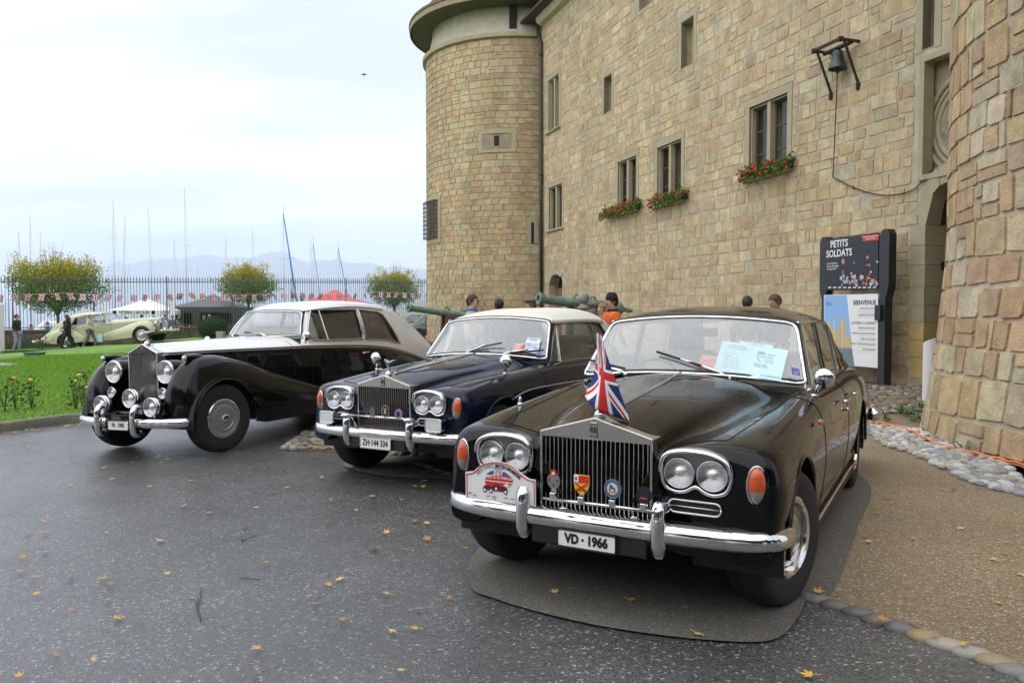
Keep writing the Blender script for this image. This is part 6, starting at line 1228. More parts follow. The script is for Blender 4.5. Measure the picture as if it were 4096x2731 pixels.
# ---- bunting on the fence
bu = empty('bunting', (*FPt(9, -.06), 2.3), label='string of small British flags strung along the iron fence', cat='bunting'); bo = Vector(bu.location)
def bz(s): ph = (s+4) % 6.2; return float(np.interp(s, [-4.5, 0, 12, 23, 32], [2.39, 2.42, 2.61, 2.85, 2.95]))-.10*math.sin(math.pi*ph/6.2)
m = MB(); m.tube([Vector((*FPt(s, -.06), bz(s)))-bo for s in np.linspace(S_L, S_R, 90)], .005, 4); m.obj('cord', M_white, bu)
nf = 4
for k in range(62):
    s = S_L+.36+k*.6; p0 = Vector((*FPt(s, -.065), bz(s)))-bo; tw = random.uniform(-.9, .9) if random.random() < .45 else random.uniform(-.25, .25); sag = random.uniform(-.5, .5) if random.random() < .35 else random.uniform(-.12, .12); d = Vector((Fd[0]*math.cos(tw)-Fd[1]*math.sin(tw), Fd[1]*math.cos(tw)+Fd[0]*math.sin(tw), sag*.4)).normalized()
    dn = Vector((random.uniform(-.35, .35), random.uniform(-.35, .35), -1)).normalized(); V = []; UV = []
    for i in range(5):
        for j in range(nf): q = j/(nf-1); r_ = i/4; V.append(p0+d*((q-.5)*.31*(1-.0*r_))+dn*(r_*.36)+Vector((0, 0, 0))+Vector((-Fd[1], Fd[0], 0))*(.035*math.sin(q*4+r_*3+k)*r_)); UV.append((r_, q))
    link('bunting_flag', mkmesh('bunting_flag', V, [(i*nf+j, (i+1)*nf+j, (i+1)*nf+j+1, i*nf+j+1) for i in range(4) for j in range(nf-1)], M_union, True, uv=UV), bu)
# ---- sail boats in the harbour
M_hull = mat('white_hull', (.75, .76, .77), .3, coat=.3); M_alu = mat('mast_aluminium', (.50, .51, .53), .4, .3); M_bsail = mat('blue_sail_cover', (.03, .16, .45), .7)
masts = [(74, 932, 80, 'a'), (119, 869, 126, 'a'), (161, 938, 163, 'a'), (451, 810, 462, 's'), (498, 865, 499, 'a'), (592, 838, 616, 's'), (696, 961, 703, 'a'), (737, 753, 752, 's'), (788, 1057, 795, 'a'), (901, 956, 910, 'a'), (1008, 920, 1022, 'a'), (1132, 824, 1139, 'b'), (1242, 963, 1247, 'a'), (1252, 951, 1254, 'b'), (1351, 972, 1356, 'b'), (1165, 1068, 1172, 'a'), (30, 1010, 34, 'a'), (990, 1045, 993, 'a')]
descr = ['slim bare mast over the tree', 'dark-topped mast over the tree', 'short mast above the tree', 'tall mast with two spreaders beside the tree', 'mast with a stay leaning on it', 'tall slightly leaning mast', 'short mast before the mountains', 'tallest mast of the harbour with wide spreaders', 'very short mast behind the black tent', 'bare mast close to the middle tree', 'slim mast above the middle tree', 'tall mast with a long blue furled sail', 'slim mast of the close pair above the red tent', 'taller mast of the close pair with blue sail', 'mast with thin blue furled sail near the round tower', 'stubby mast behind the red tent', 'stub mast at the garden edge', 'stub mast in the middle tree']
for i, (xt, yt, xb, ty) in enumerate(masts):
    Y = 90+((i*37) % 11)*3.6; pt = atY(xt, yt, Y); pb = atY(xb, 1300, Y); zt = pt[2]; zb = LZ+.9; xb_ = pb[0]
    b = empty('sailing_boat', (xb_, Y, LZ), label='moored white sailing boat, '+descr[i], cat='sailing boat', group='sailing boats in the harbour')
    ln = 7.5+(i % 3); ang = random.uniform(-.5, .5); rot = Matrix.Rotation(ang, 3, 'Z'); m = MB(); G_ = []
    for t in np.linspace(0, 1, 12):
        wv = 1.2*math.sin(math.pi*min(1, .12+t*.95))**.7*(1 if t < .9 else .6); G_.append([rot @ Vector((wv*q, (t-.45)*ln, (.95+.25*(t-.5)**2)*(1-abs(1-abs(q))**2*0) if z else -.3)) for q, z in ((-.6, 0), (-1, 1), (-.85, 1), (0, 1), (.85, 1), (1, 1), (.6, 0))])
    m.grid(G_); m.F += [tuple(range(7)), tuple(len(m.V)-7+k for k in range(7))[::-1]]; m.obj('hull', M_hull, b, auto=40)
    m = MB(); m.box(rot @ Vector((0, .3, 1.15)), (1.3, 2.6, .5), rot.to_3x3(), bev=.12); m.obj('cabin', M_hull, b, smooth=True)
    top = Vector((pt[0]-xb_, 0, zt-LZ)); foot = Vector((0, 0, .9)); m = MB(); m.tube([foot, foot.lerp(top, .5), top], [.085, .08, .055], 8); mo = m.obj('mast', M_alu, b, smooth=True)
    m = MB(); m.tube([top+Vector((0, 0, .02)), top+Vector((-.35, 0, .25))], .015, 4); m.tube([top, top+Vector((.25, 0, .3))], .012, 4); m.obj('masthead_vane', M_alu, mo)
    if ty in 'sb':
        for f in ((.48, .75) if ty == 's' and i != 7 else (.62,)): p = foot.lerp(top, f); wd = 1.15 if i in (7, 11) else .55; m = MB(); m.tube([p+Vector((-wd, 0, .08)), p, p+Vector((wd, 0, .08))], .03, 5); m.obj('spreader', M_alu, mo)
    m = MB()
    for dx in (-1.1, 1.1): m.tube([top, Vector((dx*.8, .6, .9))], .012, 4)
    m.obj('stay', M_alu, b)
    m = MB(); m.tube([Vector((0, 0, 2.0)), rot @ Vector((0, -2.8, 1.9))], .10, 6); m.obj('boom', M_bsail if i % 3 == 0 else M_hull, b)
    if ty == 'b' or i == 4: k = {4: -.7, 11: 2.2, 13: 1.9, 14: 2.3}[i]; m = MB(); m.tube([top*.96, foot.lerp(top, .5)+Vector((k*.45, 0, 0)), Vector((k, 0, 1.1))], [.05, .10 if i == 11 else .035, .06], 7); m.obj('furled_sail', M_bsail if i != 4 else M_alu, b, smooth=True)
# ---- mountains across the lake
sk = [(250, 1130), (330, 1100), (400, 1075), (450, 1052), (480, 1044), (505, 1060), (540, 1050), (590, 1042), (640, 1035), (700, 1034), (752, 1030), (800, 1016), (825, 1020), (850, 1021), (880, 1027), (905, 1036), (950, 1029), (1000, 1030), (1060, 1012), (1100, 1008), (1125, 1005), (1150, 1013), (1175, 1026), (1205, 1042), (1228, 1048), (1260, 1042), (1290, 1037), (1320, 1041), (1347, 1038), (1372, 1047), (1405, 1053), (1440, 1052), (1480, 1051), (1520, 1062), (1550, 1069), (1600, 1065), (1640, 1073), (1680, 1078), (1720, 1074), (1800, 1080), (1950, 1060), (2100, 1075), (2300, 1060)]
RY = 9000.; pk = np.array([atY(x, y, RY) for x, y in sk]); xm = np.linspace(pk[0, 0]-1500, pk[-1, 0]+1500, 260); zr = np.interp(xm, pk[:, 0], pk[:, 2], left=120, right=500)
zr = zr+rng.normal(size=len(xm))*4; G_ = []
for j, (t, yy) in enumerate(zip(np.linspace(0, 1, 16), np.linspace(6900, RY, 16))):
    nz = np.convolve(rng.normal(size=len(xm)+10), np.ones(11)/11, 'valid'); G_.append([(x*(yy/RY), yy+60*nz[i], LZ-1+(z-LZ)*(t**1.25)*(1+.25*nz[i]*math.sin(math.pi*t))) for i, (x, z) in enumerate(zip(xm, zr))])
G_.append([(x*1.02, RY+500, LZ-1) for x in xm])
link('mountains', MB().grid(G_, flip=True).mesh('mountains', mat('far_slope', (.045, .06, .055), .9, var=.4, vscale=.004, c2=(.10, .10, .09)), smooth=True), kind='structure')
# ---- tents
def tent(px, Y, peak_y, eave_y, val_y, hw_px, M_, name_label, val=None, sides=(), rz=0., leg=M_alu, ground=None):
    c = atY(px, eave_y, Y); w = hw_px/FOC*Y; zp = atY(px, peak_y, Y)[2]; ze = c[2]; zv = atY(px, val_y, Y)[2]; z0 = float(gz(c[0], Y)) if ground is None else ground
    t = empty('pavilion_tent', (c[0], Y, z0), rz, label=name_label, cat='tent', group='pavilion tents'); n = 9
    prof = [(0.0, zp), (.05, zp-.04), (.3, ze+(zp-ze)*.60), (.6, ze+(zp-ze)*.30), (1, ze)]
    m = MB(); G_ = [[Vector((w*r_*cx2, w*r_*cy2, z-z0)) for cx2, cy2 in ((-1, -1), (0, -1), (1, -1), (1, 0), (1, 1), (0, 1), (-1, 1), (-1, 0))] for r_, z in prof]; m.grid(G_, wrapv=True, flip=False); m.obj('roof', M_, t, auto=20)
    m = MB(); sq = [(-w, -w), (w, -w), (w, w), (-w, w)]
    for i in range(4): a, b_ = sq[i], sq[(i+1) % 4]; m.add([(a[0]*1.004, a[1]*1.004, ze-z0), (b_[0]*1.004, b_[1]*1.004, ze-z0), (b_[0]*1.004, b_[1]*1.004, zv-z0), (a[0]*1.004, a[1]*1.004, zv-z0)], [(0, 1, 2, 3)])
    m.obj('valance', val or M_, t)
    for x, y in sq: m = MB(); m.tube([(x*.98, y*.98, 0), (x*.98, y*.98, ze-z0)], .03, 6); m.obj('leg', leg, t)
    for (x0, y0, x1, y1, Ms) in sides: m = MB(); m.add([(x0*w, y0*w, zv-z0), (x1*w, y1*w, zv-z0), (x1*w, y1*w, 0), (x0*w, y0*w, 0)], [(0, 1, 2, 3)]); m.obj('side_wall', Ms, t)
    return t, w, ze-z0, zv-z0
M_tw = mat('white_tent', (.78, .78, .78), .7); M_tb = mat('black_tent', (.025, .026, .028), .6); M_tg = mat('grey_tent', (.10, .10, .105), .6); M_tr = mat('red_tent', (.62, .07, .06), .6)
t, w, ze, zv = tent(586, 53., 1192, 1241, 1258, 103, M_tw, 'white peaked tent of a car club with lettered valance')
text('valance_lettering', 'VETERAN CAR CLUB', .26, mat('grey_ink'), t, frame((0, -w*1.012, (ze+zv)/2), (1, 0, 0), (0, 0, 1)), sx=.8, bold=.006)
for s in (-1, 1): MB().lathe([(.13, 0), (.11, .01), (.001, .012)], 16, (s*w*.72, -w*1.004, (ze+zv)/2), axis='Y').obj('valance_emblem', mat('emblem_brown', (.2, .06, .03), .6), t)
tent(852, 56.5, 1176, 1228, 1250, 121, M_tg, 'grey peaked tent with black valance and black side curtains', val=M_tb, sides=[(-1, -1, -1, 1, M_tb), (-1, -1, -.72, -1, M_tb), (-.3, -1, -.05, -1, M_tb), (1, -1, 1, 1, M_tb), (-1, 1, 1, 1, M_tb)], leg=M_tb)
tent(1340, 60., 1158, 1212, 1228, 120, M_tr, 'red peaked tent rising behind the silver roof')
tent(-150, 34., 1185, 1216, 1232, 100, M_tw, 'white tent with closed sides standing on the garden lawn', sides=[(1, -1, 1, 1, M_tw), (-1, -1, 1, -1, M_tw)])
# white hall and awnings right of the red tent
m = MB(); p = atY(1620, 1190, 70); m.prism([(-7, -1.5), (-7, 1.5), (7, 5.0), (7, -1.5)], 0, 3, lambda x, y, t: (p[0]+4+x*.72, 70+t, y*1.1)); bo_ = m.obj('boat_hall', mat('pale_cladding', (.55, .55, .56), .6, var=.05), label='pale hall with sloping roof beyond the fence by the round tower', cat='building')
for nm, px, y0, hh, Y in (('teardrop_flag', 402, 1195, 1.9, 50.), ('teardrop_flag', 679, 1195, 2.0, 51.)):
    c = atY(px, y0, Y); t = empty(nm, (c[0], Y, 0), label='white teardrop banner beside the car club tent' if px > 500 else 'white teardrop banner behind the fence at the green saloon bonnet', cat='banner'); m = MB(); m.add([(0, 0, c[2]), (.28, 0, c[2]-.25), (.36, 0, c[2]-.9), (.30, 0, c[2]-1.9), (0, 0, c[2]-2.0)], [(0, 1, 2, 3, 4)]); o = m.obj('banner_cloth', M_tw, t); so_ = o.modifiers.new('s', 'SOLIDIFY'); so_.thickness = .004; m = MB(); m.tube([(0, 0, 0), (-.01, 0, c[2]-.5), (.1, 0, c[2]+.03)], .018, 5); m.obj('banner_pole', M_alu, t)
# ---- lantern, bush, stone post, roses
c = atY(1208, 1195, 49.); t = empty('street_lantern', (c[0], 49., .1), label='old street lantern on a post behind the bunting', cat='street lamp'); m = MB(); m.tube([(0, 0, 0), (0, 0, c[2]-.3)], .05, 8); m.obj('post', M_iron, t); m = MB(); m.lathe([(.07, c[2]-.3), (.16, c[2]+.05), (.17, c[2]+.06), (.06, c[2]+.2), (.02, c[2]+.3)], 6); m.obj('lantern_head', mat('lantern_glass', (.25, .22, .16), .3), t)
def leafball(name, c, r, n, size, base, label, cat, z0=None, group=None, flow=None, nfl=0):
    t = empty(name, (c[0], c[1], c[2]), label=label, cat=cat, group=group); C = crown_pts(n, [((0, 0, r[2]), r)], .82); C = C[C[:, 2] > 0]
    link('foliage', leafmesh('foliage', C, n, size, lambda C: np.array(base)*(.55+.8*rng.uniform(0, 1, (len(C), 1)))*np.array([1, 1, 1]), M_leaf, up=.5), t)
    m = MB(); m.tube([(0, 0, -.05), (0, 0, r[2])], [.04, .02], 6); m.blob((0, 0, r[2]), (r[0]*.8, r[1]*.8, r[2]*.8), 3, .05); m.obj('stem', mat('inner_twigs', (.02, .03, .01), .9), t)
    return t
b = atY(853, 1357, 38.5); zb_ = 1.4825-(1357-1248)/FOC*38.5
bx = leafball('box_bush', (b[0], 38.5, zb_-.05), (.70, .70, .58), 8000, .05, (.035, .075, .015), 'clipped round box bush in front of the low garden wall', 'bush')
p = atY(883, 1355, 36.); m = MB(); m.box((p[0], 36., p[2]-.25), (.32, .32, 1.1), bev=.015); m.box((p[0], 36., p[2]+.31), (.36, .36, .06), bev=.01); m.obj('stone_post', mat('grey_post', (.30, .28, .22), .8, var=.2, vscale=8), label='short square stone post beside the clipped round bush', cat='post')
M_rose = mat('rose_red', (.55, .05, .04), .5); M_rosey = mat('rose_yellow', (.65, .42, .05), .5)
def rose(x, y, zz, r, h, n, Mf, nf_, label):
    t = empty('rose_bush', (x, y, zz), label=label, cat='rose bush', group='rose bushes in the garden'); C = np.column_stack([rng.normal(size=n)*r*.45, rng.normal(size=n)*r*.3, rng.uniform(.05, h, n)])
    link('foliage', leafmesh('foliage', C, n, .06, lambda C: np.array((.06, .11, .025))*(.5+.9*rng.uniform(0, 1, (len(C), 1))), M_leaf), t); m = MB()
    for i in range(7): m.tube([(0, 0, 0), (random.uniform(-r, r)*.7, random.uniform(-r, r)*.4, random.uniform(.5, 1.0)*h)], [.008, .003], 4)
    m.obj('stems', mat('rose_stem', (.08, .07, .03), .8), t); 
    for i in range(nf_): m = MB(); m.blob((random.uniform(-r, r)*.8, random.uniform(-r, r)*.4, random.uniform(.55, 1.05)*h), (.045, .045, .035), 1, .15); m.obj('rose_bloom', Mf, t)
for i in range(9): s_ = -1.5+i*.62; p = FPt(s_, -.75+.2*(i % 2)); rose(p[0], p[1], float(gz(*p))+.05, .45, random.uniform(.45, .75), 240, M_rose, 6, 'red rose bush along the low garden wall')
for i in range(3): p = FPt(7.2+i*.5, -.6); rose(p[0], p[1], float(gz(*p))+.1, .35, .7, 120, M_rose, 5, 'red rose bush by the round clipped bush')
for x, y, px_h in ((60, 1395, 70), (170, 1400, 60), (330, 1392, 60), (375, 1390, 50), (540, 1386, 45)): p = gnd(x, y, -.25); rose(p[0], p[1], float(gz(p[0], p[1]))+.05, .5, .5, 200, M_rosey, 3, 'low yellow rose bush on the far lawn edge')
for x, y in ((60, 1640), (125, 1635), (330, 1600), (345, 1655), (20, 1648), (300, 1640)): p = gnd(x, y, -.12); rose(p[0], p[1], float(gz(p[0], p[1]))+.06, .22, .55, 55, M_rosey, 1, 'scrawny yellow rose bush on the near lawn edge')
p = gnd(60, 1478, -.2); m = MB(); m.box((p[0]-1.2, p[1], p[2]+.06), (2.6, 1.1, .22), .1, bev=.03); m.obj('stone_slab', mat('slab_stone', (.24, .23, .20), .85, var=.2), label='flat grey stone slab lying on the lawn', cat='slab')
p = gnd(190, 1468, -.2); m = MB(); m.box((p[0], p[1], p[2]+.1), (1.0, .7, .12), .1, bev=.02); m.obj('stone_slab', mat('slab_stone'), label='smaller grey stone slab beside the green box on the lawn', cat='slab'); p = gnd(140, 1448, -.2); m = MB(); m.box((p[0], p[1], p[2]+.16), (.5, .4, .3), .1, bev=.03); m.box((p[0], p[1], p[2]+.32), (.55, .45, .05), .1, bev=.015); m.obj('utility_box', mat('green_box', (.05, .12, .09), .6), label='small green utility box on the lawn', cat='box')
# grass blades over the visible lawn
nb = 60000; gx = rng.uniform(-16, -4.2, nb*2); gy = rng.uniform(9.4, 26, nb*2)
from_l = [tuple(p) for p in kerb_s]+[(-13, 33.4), (-30, 31.6), (-60, 31), (-60, 10)]
def inpoly(x, y, P):
    c = np.zeros(len(x), bool); P = np.array(P); j = len(P)-1
    for i in range(len(P)):
        k = ((P[i, 1] > y) != (P[j, 1] > y)) & (x < (P[j, 0]-P[i, 0])*(y-P[i, 1])/(P[j, 1]-P[i, 1]+1e-12)+P[i, 0]); c ^= k; j = i
    return c
pxs = CX+FOC*gx/gy; ok = inpoly(gx, gy, from_l) & (pxs > -150) & (pxs < 800); gx, gy = gx[ok], gy[ok]; n = len(gx); z0 = gz(gx, gy)+.065; hh = rng.uniform(.010, .026, n)*(1+.03*gy); a = rng.uniform(0, 6.28, n); w_ = .004+.0011*gy
V = np.stack([np.stack([gx-np.cos(a)*w_, gy-np.sin(a)*w_, z0], 1), np.stack([gx+np.cos(a)*w_, gy+np.sin(a)*w_, z0], 1), np.stack([gx+rng.normal(size=n)*.02, gy+rng.normal(size=n)*.02, z0+hh], 1)], 1).reshape(-1, 3)
link('grass', mkmesh('grass', V, np.arange(3*n).reshape(-1, 3), M_leaf, cols=np.array((.17, .33, .03))*rng.uniform(.7, 1.3, (n, 1))), label='short lawn grass', kind='stuff')
# trees standing behind the photographer (seen mirrored in the paintwork)
C = []
for i in range(17):
    x = -52+i*5.2; y = -17-3*(i % 2)-(.06*(x+5))**2*-1.2; h = 11+(i*7 % 5)
    C.append(clump(crown_pts(230, [((x, y, h*.66), (4.0, 3.2, h*.32)), ((x+1, y, h*.30), (3.6, 3, h*.30))], .3), 6, .55))
C = np.concatenate(C); link('treeline', leafmesh('treeline', C, 0, .95, lambda C: np.array((.05, .085, .02))*rng.uniform(.6, 1.2, (len(C), 1)), M_leaf), label='row of tall trees behind the courtyard', kind='stuff')
# ---- air between here and the mountains
hz = bpy.data.materials.new('haze_air'); hz.use_nodes = True; tt = hz.node_tree; tt.nodes.clear(); pv = tt.nodes.new('ShaderNodeVolumePrincipled'); pv.inputs['Color'].default_value = (.78, .87, 1.0, 1); pv.inputs['Density'].default_value = HAZE_D if 'HAZE_D' in globals() else 2.0e-4; pv.inputs['Anisotropy'].default_value = .1; oo = tt.nodes.new('ShaderNodeOutputMaterial'); tt.links.new(pv.outputs[0], oo.inputs['Volume'])
m = MB(); m.box((0, 4720, 377), (20600, 11440, 766)); link('haze', m.mesh('haze', hz), kind='stuff', label='bluish air over the lake')
# ================================================================ fittings on the castle and small things on the ground
# geranium boxes
M_ger = mat('geranium_red', (.60, .02, .03), .5); M_box = mat('planter_black', (.02, .02, .02), .6)
for k, (h, px, lab) in enumerate(((wins[0][1], (2404, 2538, 800, 866), 'box of red geraniums under the smallest flowered window by the rain pipe side'), (wins[1][1], (2602, 2722, 740, 840), 'box of red geraniums under the middle flowered window'), (wins[2][1], (2960, 3142, 618, 745), 'large box of red geraniums under the big flowered window below the bell'))):
    sa, za = wsz(px[0], (px[2]+px[3])/2, .3); sb, zb = wsz(px[1], (px[2]+px[3])/2, .3); s0, s1 = sorted((sa, sb)); zc = (za+zb)/2; c = WP((s0+s1)/2, h[2], .08); t = empty('flower_box', tuple(c), label=lab, cat='flower box', group='geranium boxes on the castle windows')
    L = s1-s0; m = MB(); V = [WP((s0+s1)/2+a*L*.46, h[2]+z, o)-c for a in (-1, 1) for z, o in ((0, -.08), (.17, -.10), (.17, .12), (0, .10))]; m.add(V, [(0, 1, 2, 3), (7, 6, 5, 4), (0, 4, 5, 1), (1, 5, 6, 2), (2, 6, 7, 3), (3, 7, 4, 0)]); m.obj('planter', M_box, t)
    n = int(520*max(1, L)); a = rng.uniform(-.5, .5, n); dz = np.abs(rng.normal(size=n))*.16; o = .06+rng.uniform(0, .32, n); z = .17+rng.normal(size=n)*.08-np.clip(o-.12, 0, 1)*1.1*rng.uniform(.2, 1.2, n)
    C = np.array([np.array(WP((s0+s1)/2+a_*L*1.08, h[2]+z_, o_)-c) for a_, z_, o_ in zip(a, z, o)])
    link('foliage', leafmesh('foliage', C, n, .085, lambda C: np.array((.10, .19, .03))*rng.uniform(.55, 1.4, (len(C), 1)), M_leaf), t)
    for i in range(int(20*max(.9, L))): j = rng.integers(0, n); m = MB(); m.blob(tuple(C[j]+np.array(Wn)*.06+np.array([0, 0, .02])), (.042, .042, .035), 1, .25); m.obj('bloom', M_ger, t)
# bell on its bracket
M_br = mat('rusty_iron'); M_bell = mat('bell_bronze', (.075, .085, .08), .45, .8, var=.3, vscale=10)
wm_r = wsz(3440, 167); wm_rl = wsz(3440, 274); wm_l = wsz(3328, 312); ctrp = wsz(3390, 240)
bell = empty('bell', tuple(WP(ctrp[0], ctrp[1])), label='bronze bell hanging from a rusty iron bracket on the castle wall', cat='bell'); bc = Vector(bell.location); B = lambda s, z, o: WP(s, z, o)-bc
sr, sl_ = wm_r[0], wsz(3331, 222)[0]; zt = wm_r[1]; pr = .51; pb_ = .22
m = MB()
for s in (sr, sl_): m.beam(B(s, zt, 0), B(s, zt, pr), .05); m.beam(B(s, zt-.95, 0), B(s, zt-.02, pr*.82), .04); m.box(B(s, zt, pr), (.09, .09, .09)); m.box(B(s, zt-.95, .02), (.1, .06, .14))
m.beam(B(sr, zt+.01, pr), B(sl_, zt+.01, pr), .055); m.obj('bracket', M_br, bell)
sm_ = (sr+sl_)/2; m = MB(); m.tube([B(sm_-.42, zt-.03, pb_), B(sm_+.42, zt-.03, pb_)], .05, 8); m.obj('headstock', M_br, bell)
m = MB(); m.lathe([(.03, .0), (.085, -.01), (.115, -.05), (.124, -.17), (.14, -.27), (.182, -.36), (.20, -.40), (.19, -.41), (.16, -.37), (.12, -.25), (.085, -.04)], 28, B(sm_, zt-.08, pb_)); m.obj('bell_body', M_bell, bell, smooth=True); m = MB(); m.tube([B(sm_, zt-.2, pb_), B(sm_, zt-.58, pb_)], [.012, .03], 6); m.obj('clapper', M_br, bell)
e1 = wsz(3332, 710, .06); pts_ = [np.array(WP(sm_, zt-.6, pb_)), np.array(WP(*e1, .06))]; m = MB(); m.tube([tuple(p) for p in pts_], .012, 5)
cab = [wsz(x, y, .05) for x, y in ((3332, 710), (3418, 752), (3490, 775), (3561, 781), (3640, 765), (3690, 725), (3727, 679))]; m.tube([tuple(WP(s, z, .05)) for s, z in catmull(cab, 5)], .012, 5); m.obj('bell_rope', mat('dark_cable', (.03, .027, .025), .7), label='thin dark bell rope running down the wall and looping to the niche', cat='rope')
m = MB(); s_, z_ = cab[1]; m.tube([WP(s_, z_-.02, 0), WP(s_, z_-.02, .07), WP(s_, z_+.05, .09)], .012, 5); m.obj('wall_hook', M_br, label='small iron wall hook holding the bell rope', cat='hook')
# information boards
PO = .57; pb = lambda x, y: onplane(x, y, W0+Wn*PO, Wn); M_anth = mat('anthracite_steel', (.018, .021, .026), .45)
foot = gnd(3542, 1549.6); PO = float((foot-W0)@Wn)
def psz(x, y): p = onplane(x, y, W0+Wn*PO, Wn); return float((p-W0)@Wd), float(p[2])
bd = empty('information_board', tuple(WP(psz(3542, 1549)[0], 0, PO)), label='anthracite post stand with an exhibition poster above a white welcome panel', cat='sign board'); bo = Vector(bd.location); Q = lambda s, z, o=0.: WP(s, z, PO+o)-bo
sR, sL = psz(3546, 1300)[0], psz(3305, 1300)[0]; zT = psz(3546, 918)[1]
for s, tp in ((sR, zT), (sL, zT)):
    m = MB(); w2 = .125
    z_mid = psz(3546, 1170)[1]
    m.prism([(-w2, 0), (w2*.4, 0), (w2*.4, z_mid-.12), (w2*.7, z_mid), (w2, z_mid+.14), (w2, tp-.1), (w2*.5, tp), (-w2*.4, tp), (-w2, tp-.12), (-w2, z_mid+.14), (-w2*.6, z_mid), (-w2, z_mid-.14)], -.09, .09, lambda x, y, t: Q(s+x*(-1 if s == sR else 1)*1.0, y, t)); m.obj('post', M_anth, bd)
def board(name, px4, M_, o=.0, th=.03):
    P_ = [psz(*p) for p in px4]; m = MB(); m.prism(P_, o-th, o, lambda x, y, t: Q(x, y, t)); b = m.obj(name, M_, bd); return P_, b
up_, upb = board('poster', ((3327, 957), (3530, 932), (3527, 1156), (3325, 1161)), mat('poster_navy', (.012, .017, .024), .35), .10)
lo_, lob = board('welcome_panel', ((3311, 1180), (3528, 1175), (3526, 1471), (3311, 1452)), mat('panel_white', (.78, .78, .77), .35), .10)
ux = Vector(-Wd); uz = Vector((0, 0, 1))
def bt(tx, px, sz, M_, par, al='LEFT', bold=0., sx=1., shear=0.): s, z = psz(*px); return text('lettering', tx, sz, M_, bd, frame(Q(s, z, .103), ux, uz), align=al, bold=bold, sx=sx, ext=.0006, shear=shear)
bt('PETITS', (3337, 980), .205, M_white, upb, bold=.004, sx=.86); bt('SOLDATS', (3321, 1019), .205, M_white, upb, bold=.004, sx=.86)
for i, tx in enumerate(('Une histoire', 'de la strat\u00e9gie', 'en figurines')): bt(tx, (3323, 1056+i*10.5), .062, M_white, upb)
def bpoly(name, px, M_, o): m = MB(); P_ = [psz(*p) for p in px]; m.prism(P_, .09, o, lambda x, y, t: Q(x, y, t)); return m.obj(name, M_, bd)
bpoly('red_ribbon', ((3458, 946), (3530, 939), (3530, 961), (3464, 966), (3469, 956)), M_red, .102); bt('Nouvelle exposition', (3469, 949), .05, M_white, upb); bt('permanente', (3480, 957), .05, M_white, upb)
fig_cols = [(.35, .38, .45), (.45, .08, .05), (.5, .45, .4), (.25, .28, .36), (.5, .22, .12), (.6, .58, .55)]
for i in range(46):
    x = random.uniform(3380, 3528); top = 1010 if x > 3455 else 1040; y = random.triangular(top, 1150, 1140); r_ = random.uniform(3, 9); cc = fig_cols[i % 6]
    bpoly('figurine_print', [(x+r_*random.uniform(.5, 1)*math.cos(a), y+1.5*r_*random.uniform(.5, 1)*math.sin(a)) for a in np.linspace(0, 6.28, 8, endpoint=False)], mat('print_%d' % (i % 6), cc, .5), .1015+.0002*i)
for i in range(10): bpoly('sponsor_mark', ((3328+i*20, 1148), (3340+i*20, 1147.5), (3340+i*20, 1152), (3328+i*20, 1152.5)), M_white, .102)
bt('BIENVENUE', (3521, 1210), .135, M_ink, lob, 'RIGHT', .002, .88)
for tx, y, sz, sh in (('HISTOIRE DU CH\u00c2TEAU', 1233, .045, 0), ("HORAIRES D'OUVERTURES", 1260, .045, 0), ('1 ENTR\u00c9E / 5 UNIVERS', 1293, .082, .25), ('MUS\u00c9E MILITAIRE VAUDOIS', 1313, .045, 0), ('MUS\u00c9E DE LA FIGURINE HISTORIQUE', 1335, .045, 0), ("MUS\u00c9E DE L'ARTILLERIE", 1357, .045, 0), ('MUS\u00c9E DE LA GENDARMERIE VAUDOISE', 1378, .045, 0), ('MUS\u00c9E PADEREWSKI', 1399, .045, 0)): bt(tx, (3518, y), sz, mat('grey_ink'), lob, 'RIGHT', 0, .85, sh)
for y in (1240, 1245, 1250, 1267, 1320, 1342, 1364, 1385, 1406): bpoly('text_line', ((3445, y-.2), (3515, y), (3515, y+1.2), (3445, y+1)), mat('pale_print', (.45, .45, .45), .6), .1015)
M_skyp = mat('print_sky', (.25, .45, .75), .5); M_wat = mat('print_water', (.16, .22, .24), .5, var=.3, vscale=20)
bpoly('photo_sky', ((3313, 1182), (3403, 1180), (3419, 1350), (3313, 1345)), M_skyp, .1012); bpoly('photo_water', ((3313, 1385), (3424, 1392), (3433, 1462), (3313, 1452)), M_wat, .1013); bpoly('photo_quay', ((3313, 1345), (3419, 1350), (3424, 1392), (3313, 1385)), mat('print_boats', (.5, .5, .48), .5, var=.5, vscale=25), .1014)
M_pc = mat('print_castle', (.55, .42, .22), .5)
for px in (((3322, 1385), (3322, 1308), (3350, 1308), (3350, 1385)), ((3318, 1310), (3331, 1280), (3348, 1310)), ((3350, 1385), (3350, 1318), (3376, 1322), (3376, 1388)), ((3372, 1388), (3372, 1297), (3400, 1297), (3400, 1388)), ((3369, 1299), (3386, 1262), (3402, 1299)), ((3402, 1388), (3402, 1342), (3420, 1345), (3424, 1390))): bpoly('photo_castle', px, M_pc, .1018)
for x in (3352, 3384, 3330): bpoly('photo_mast', ((x, 1270), (x+1.2, 1270), (x+1.2, 1400), (x, 1400)), M_white, .1022)
bt('Ch\u00e2teau', (3318, 1210), .05, mat('grey_ink'), lob); bt('de Morges', (3318, 1218), .05, mat('grey_ink'), lob)
m = MB(); s, z = psz(3535, 1251); m.box(Q(s, z, .09), (.14, .14, .30), Matrix.Rotation(math.atan2(Wd[1], Wd[0]), 3, 'Z')); m.obj('latch', M_anth, bd)
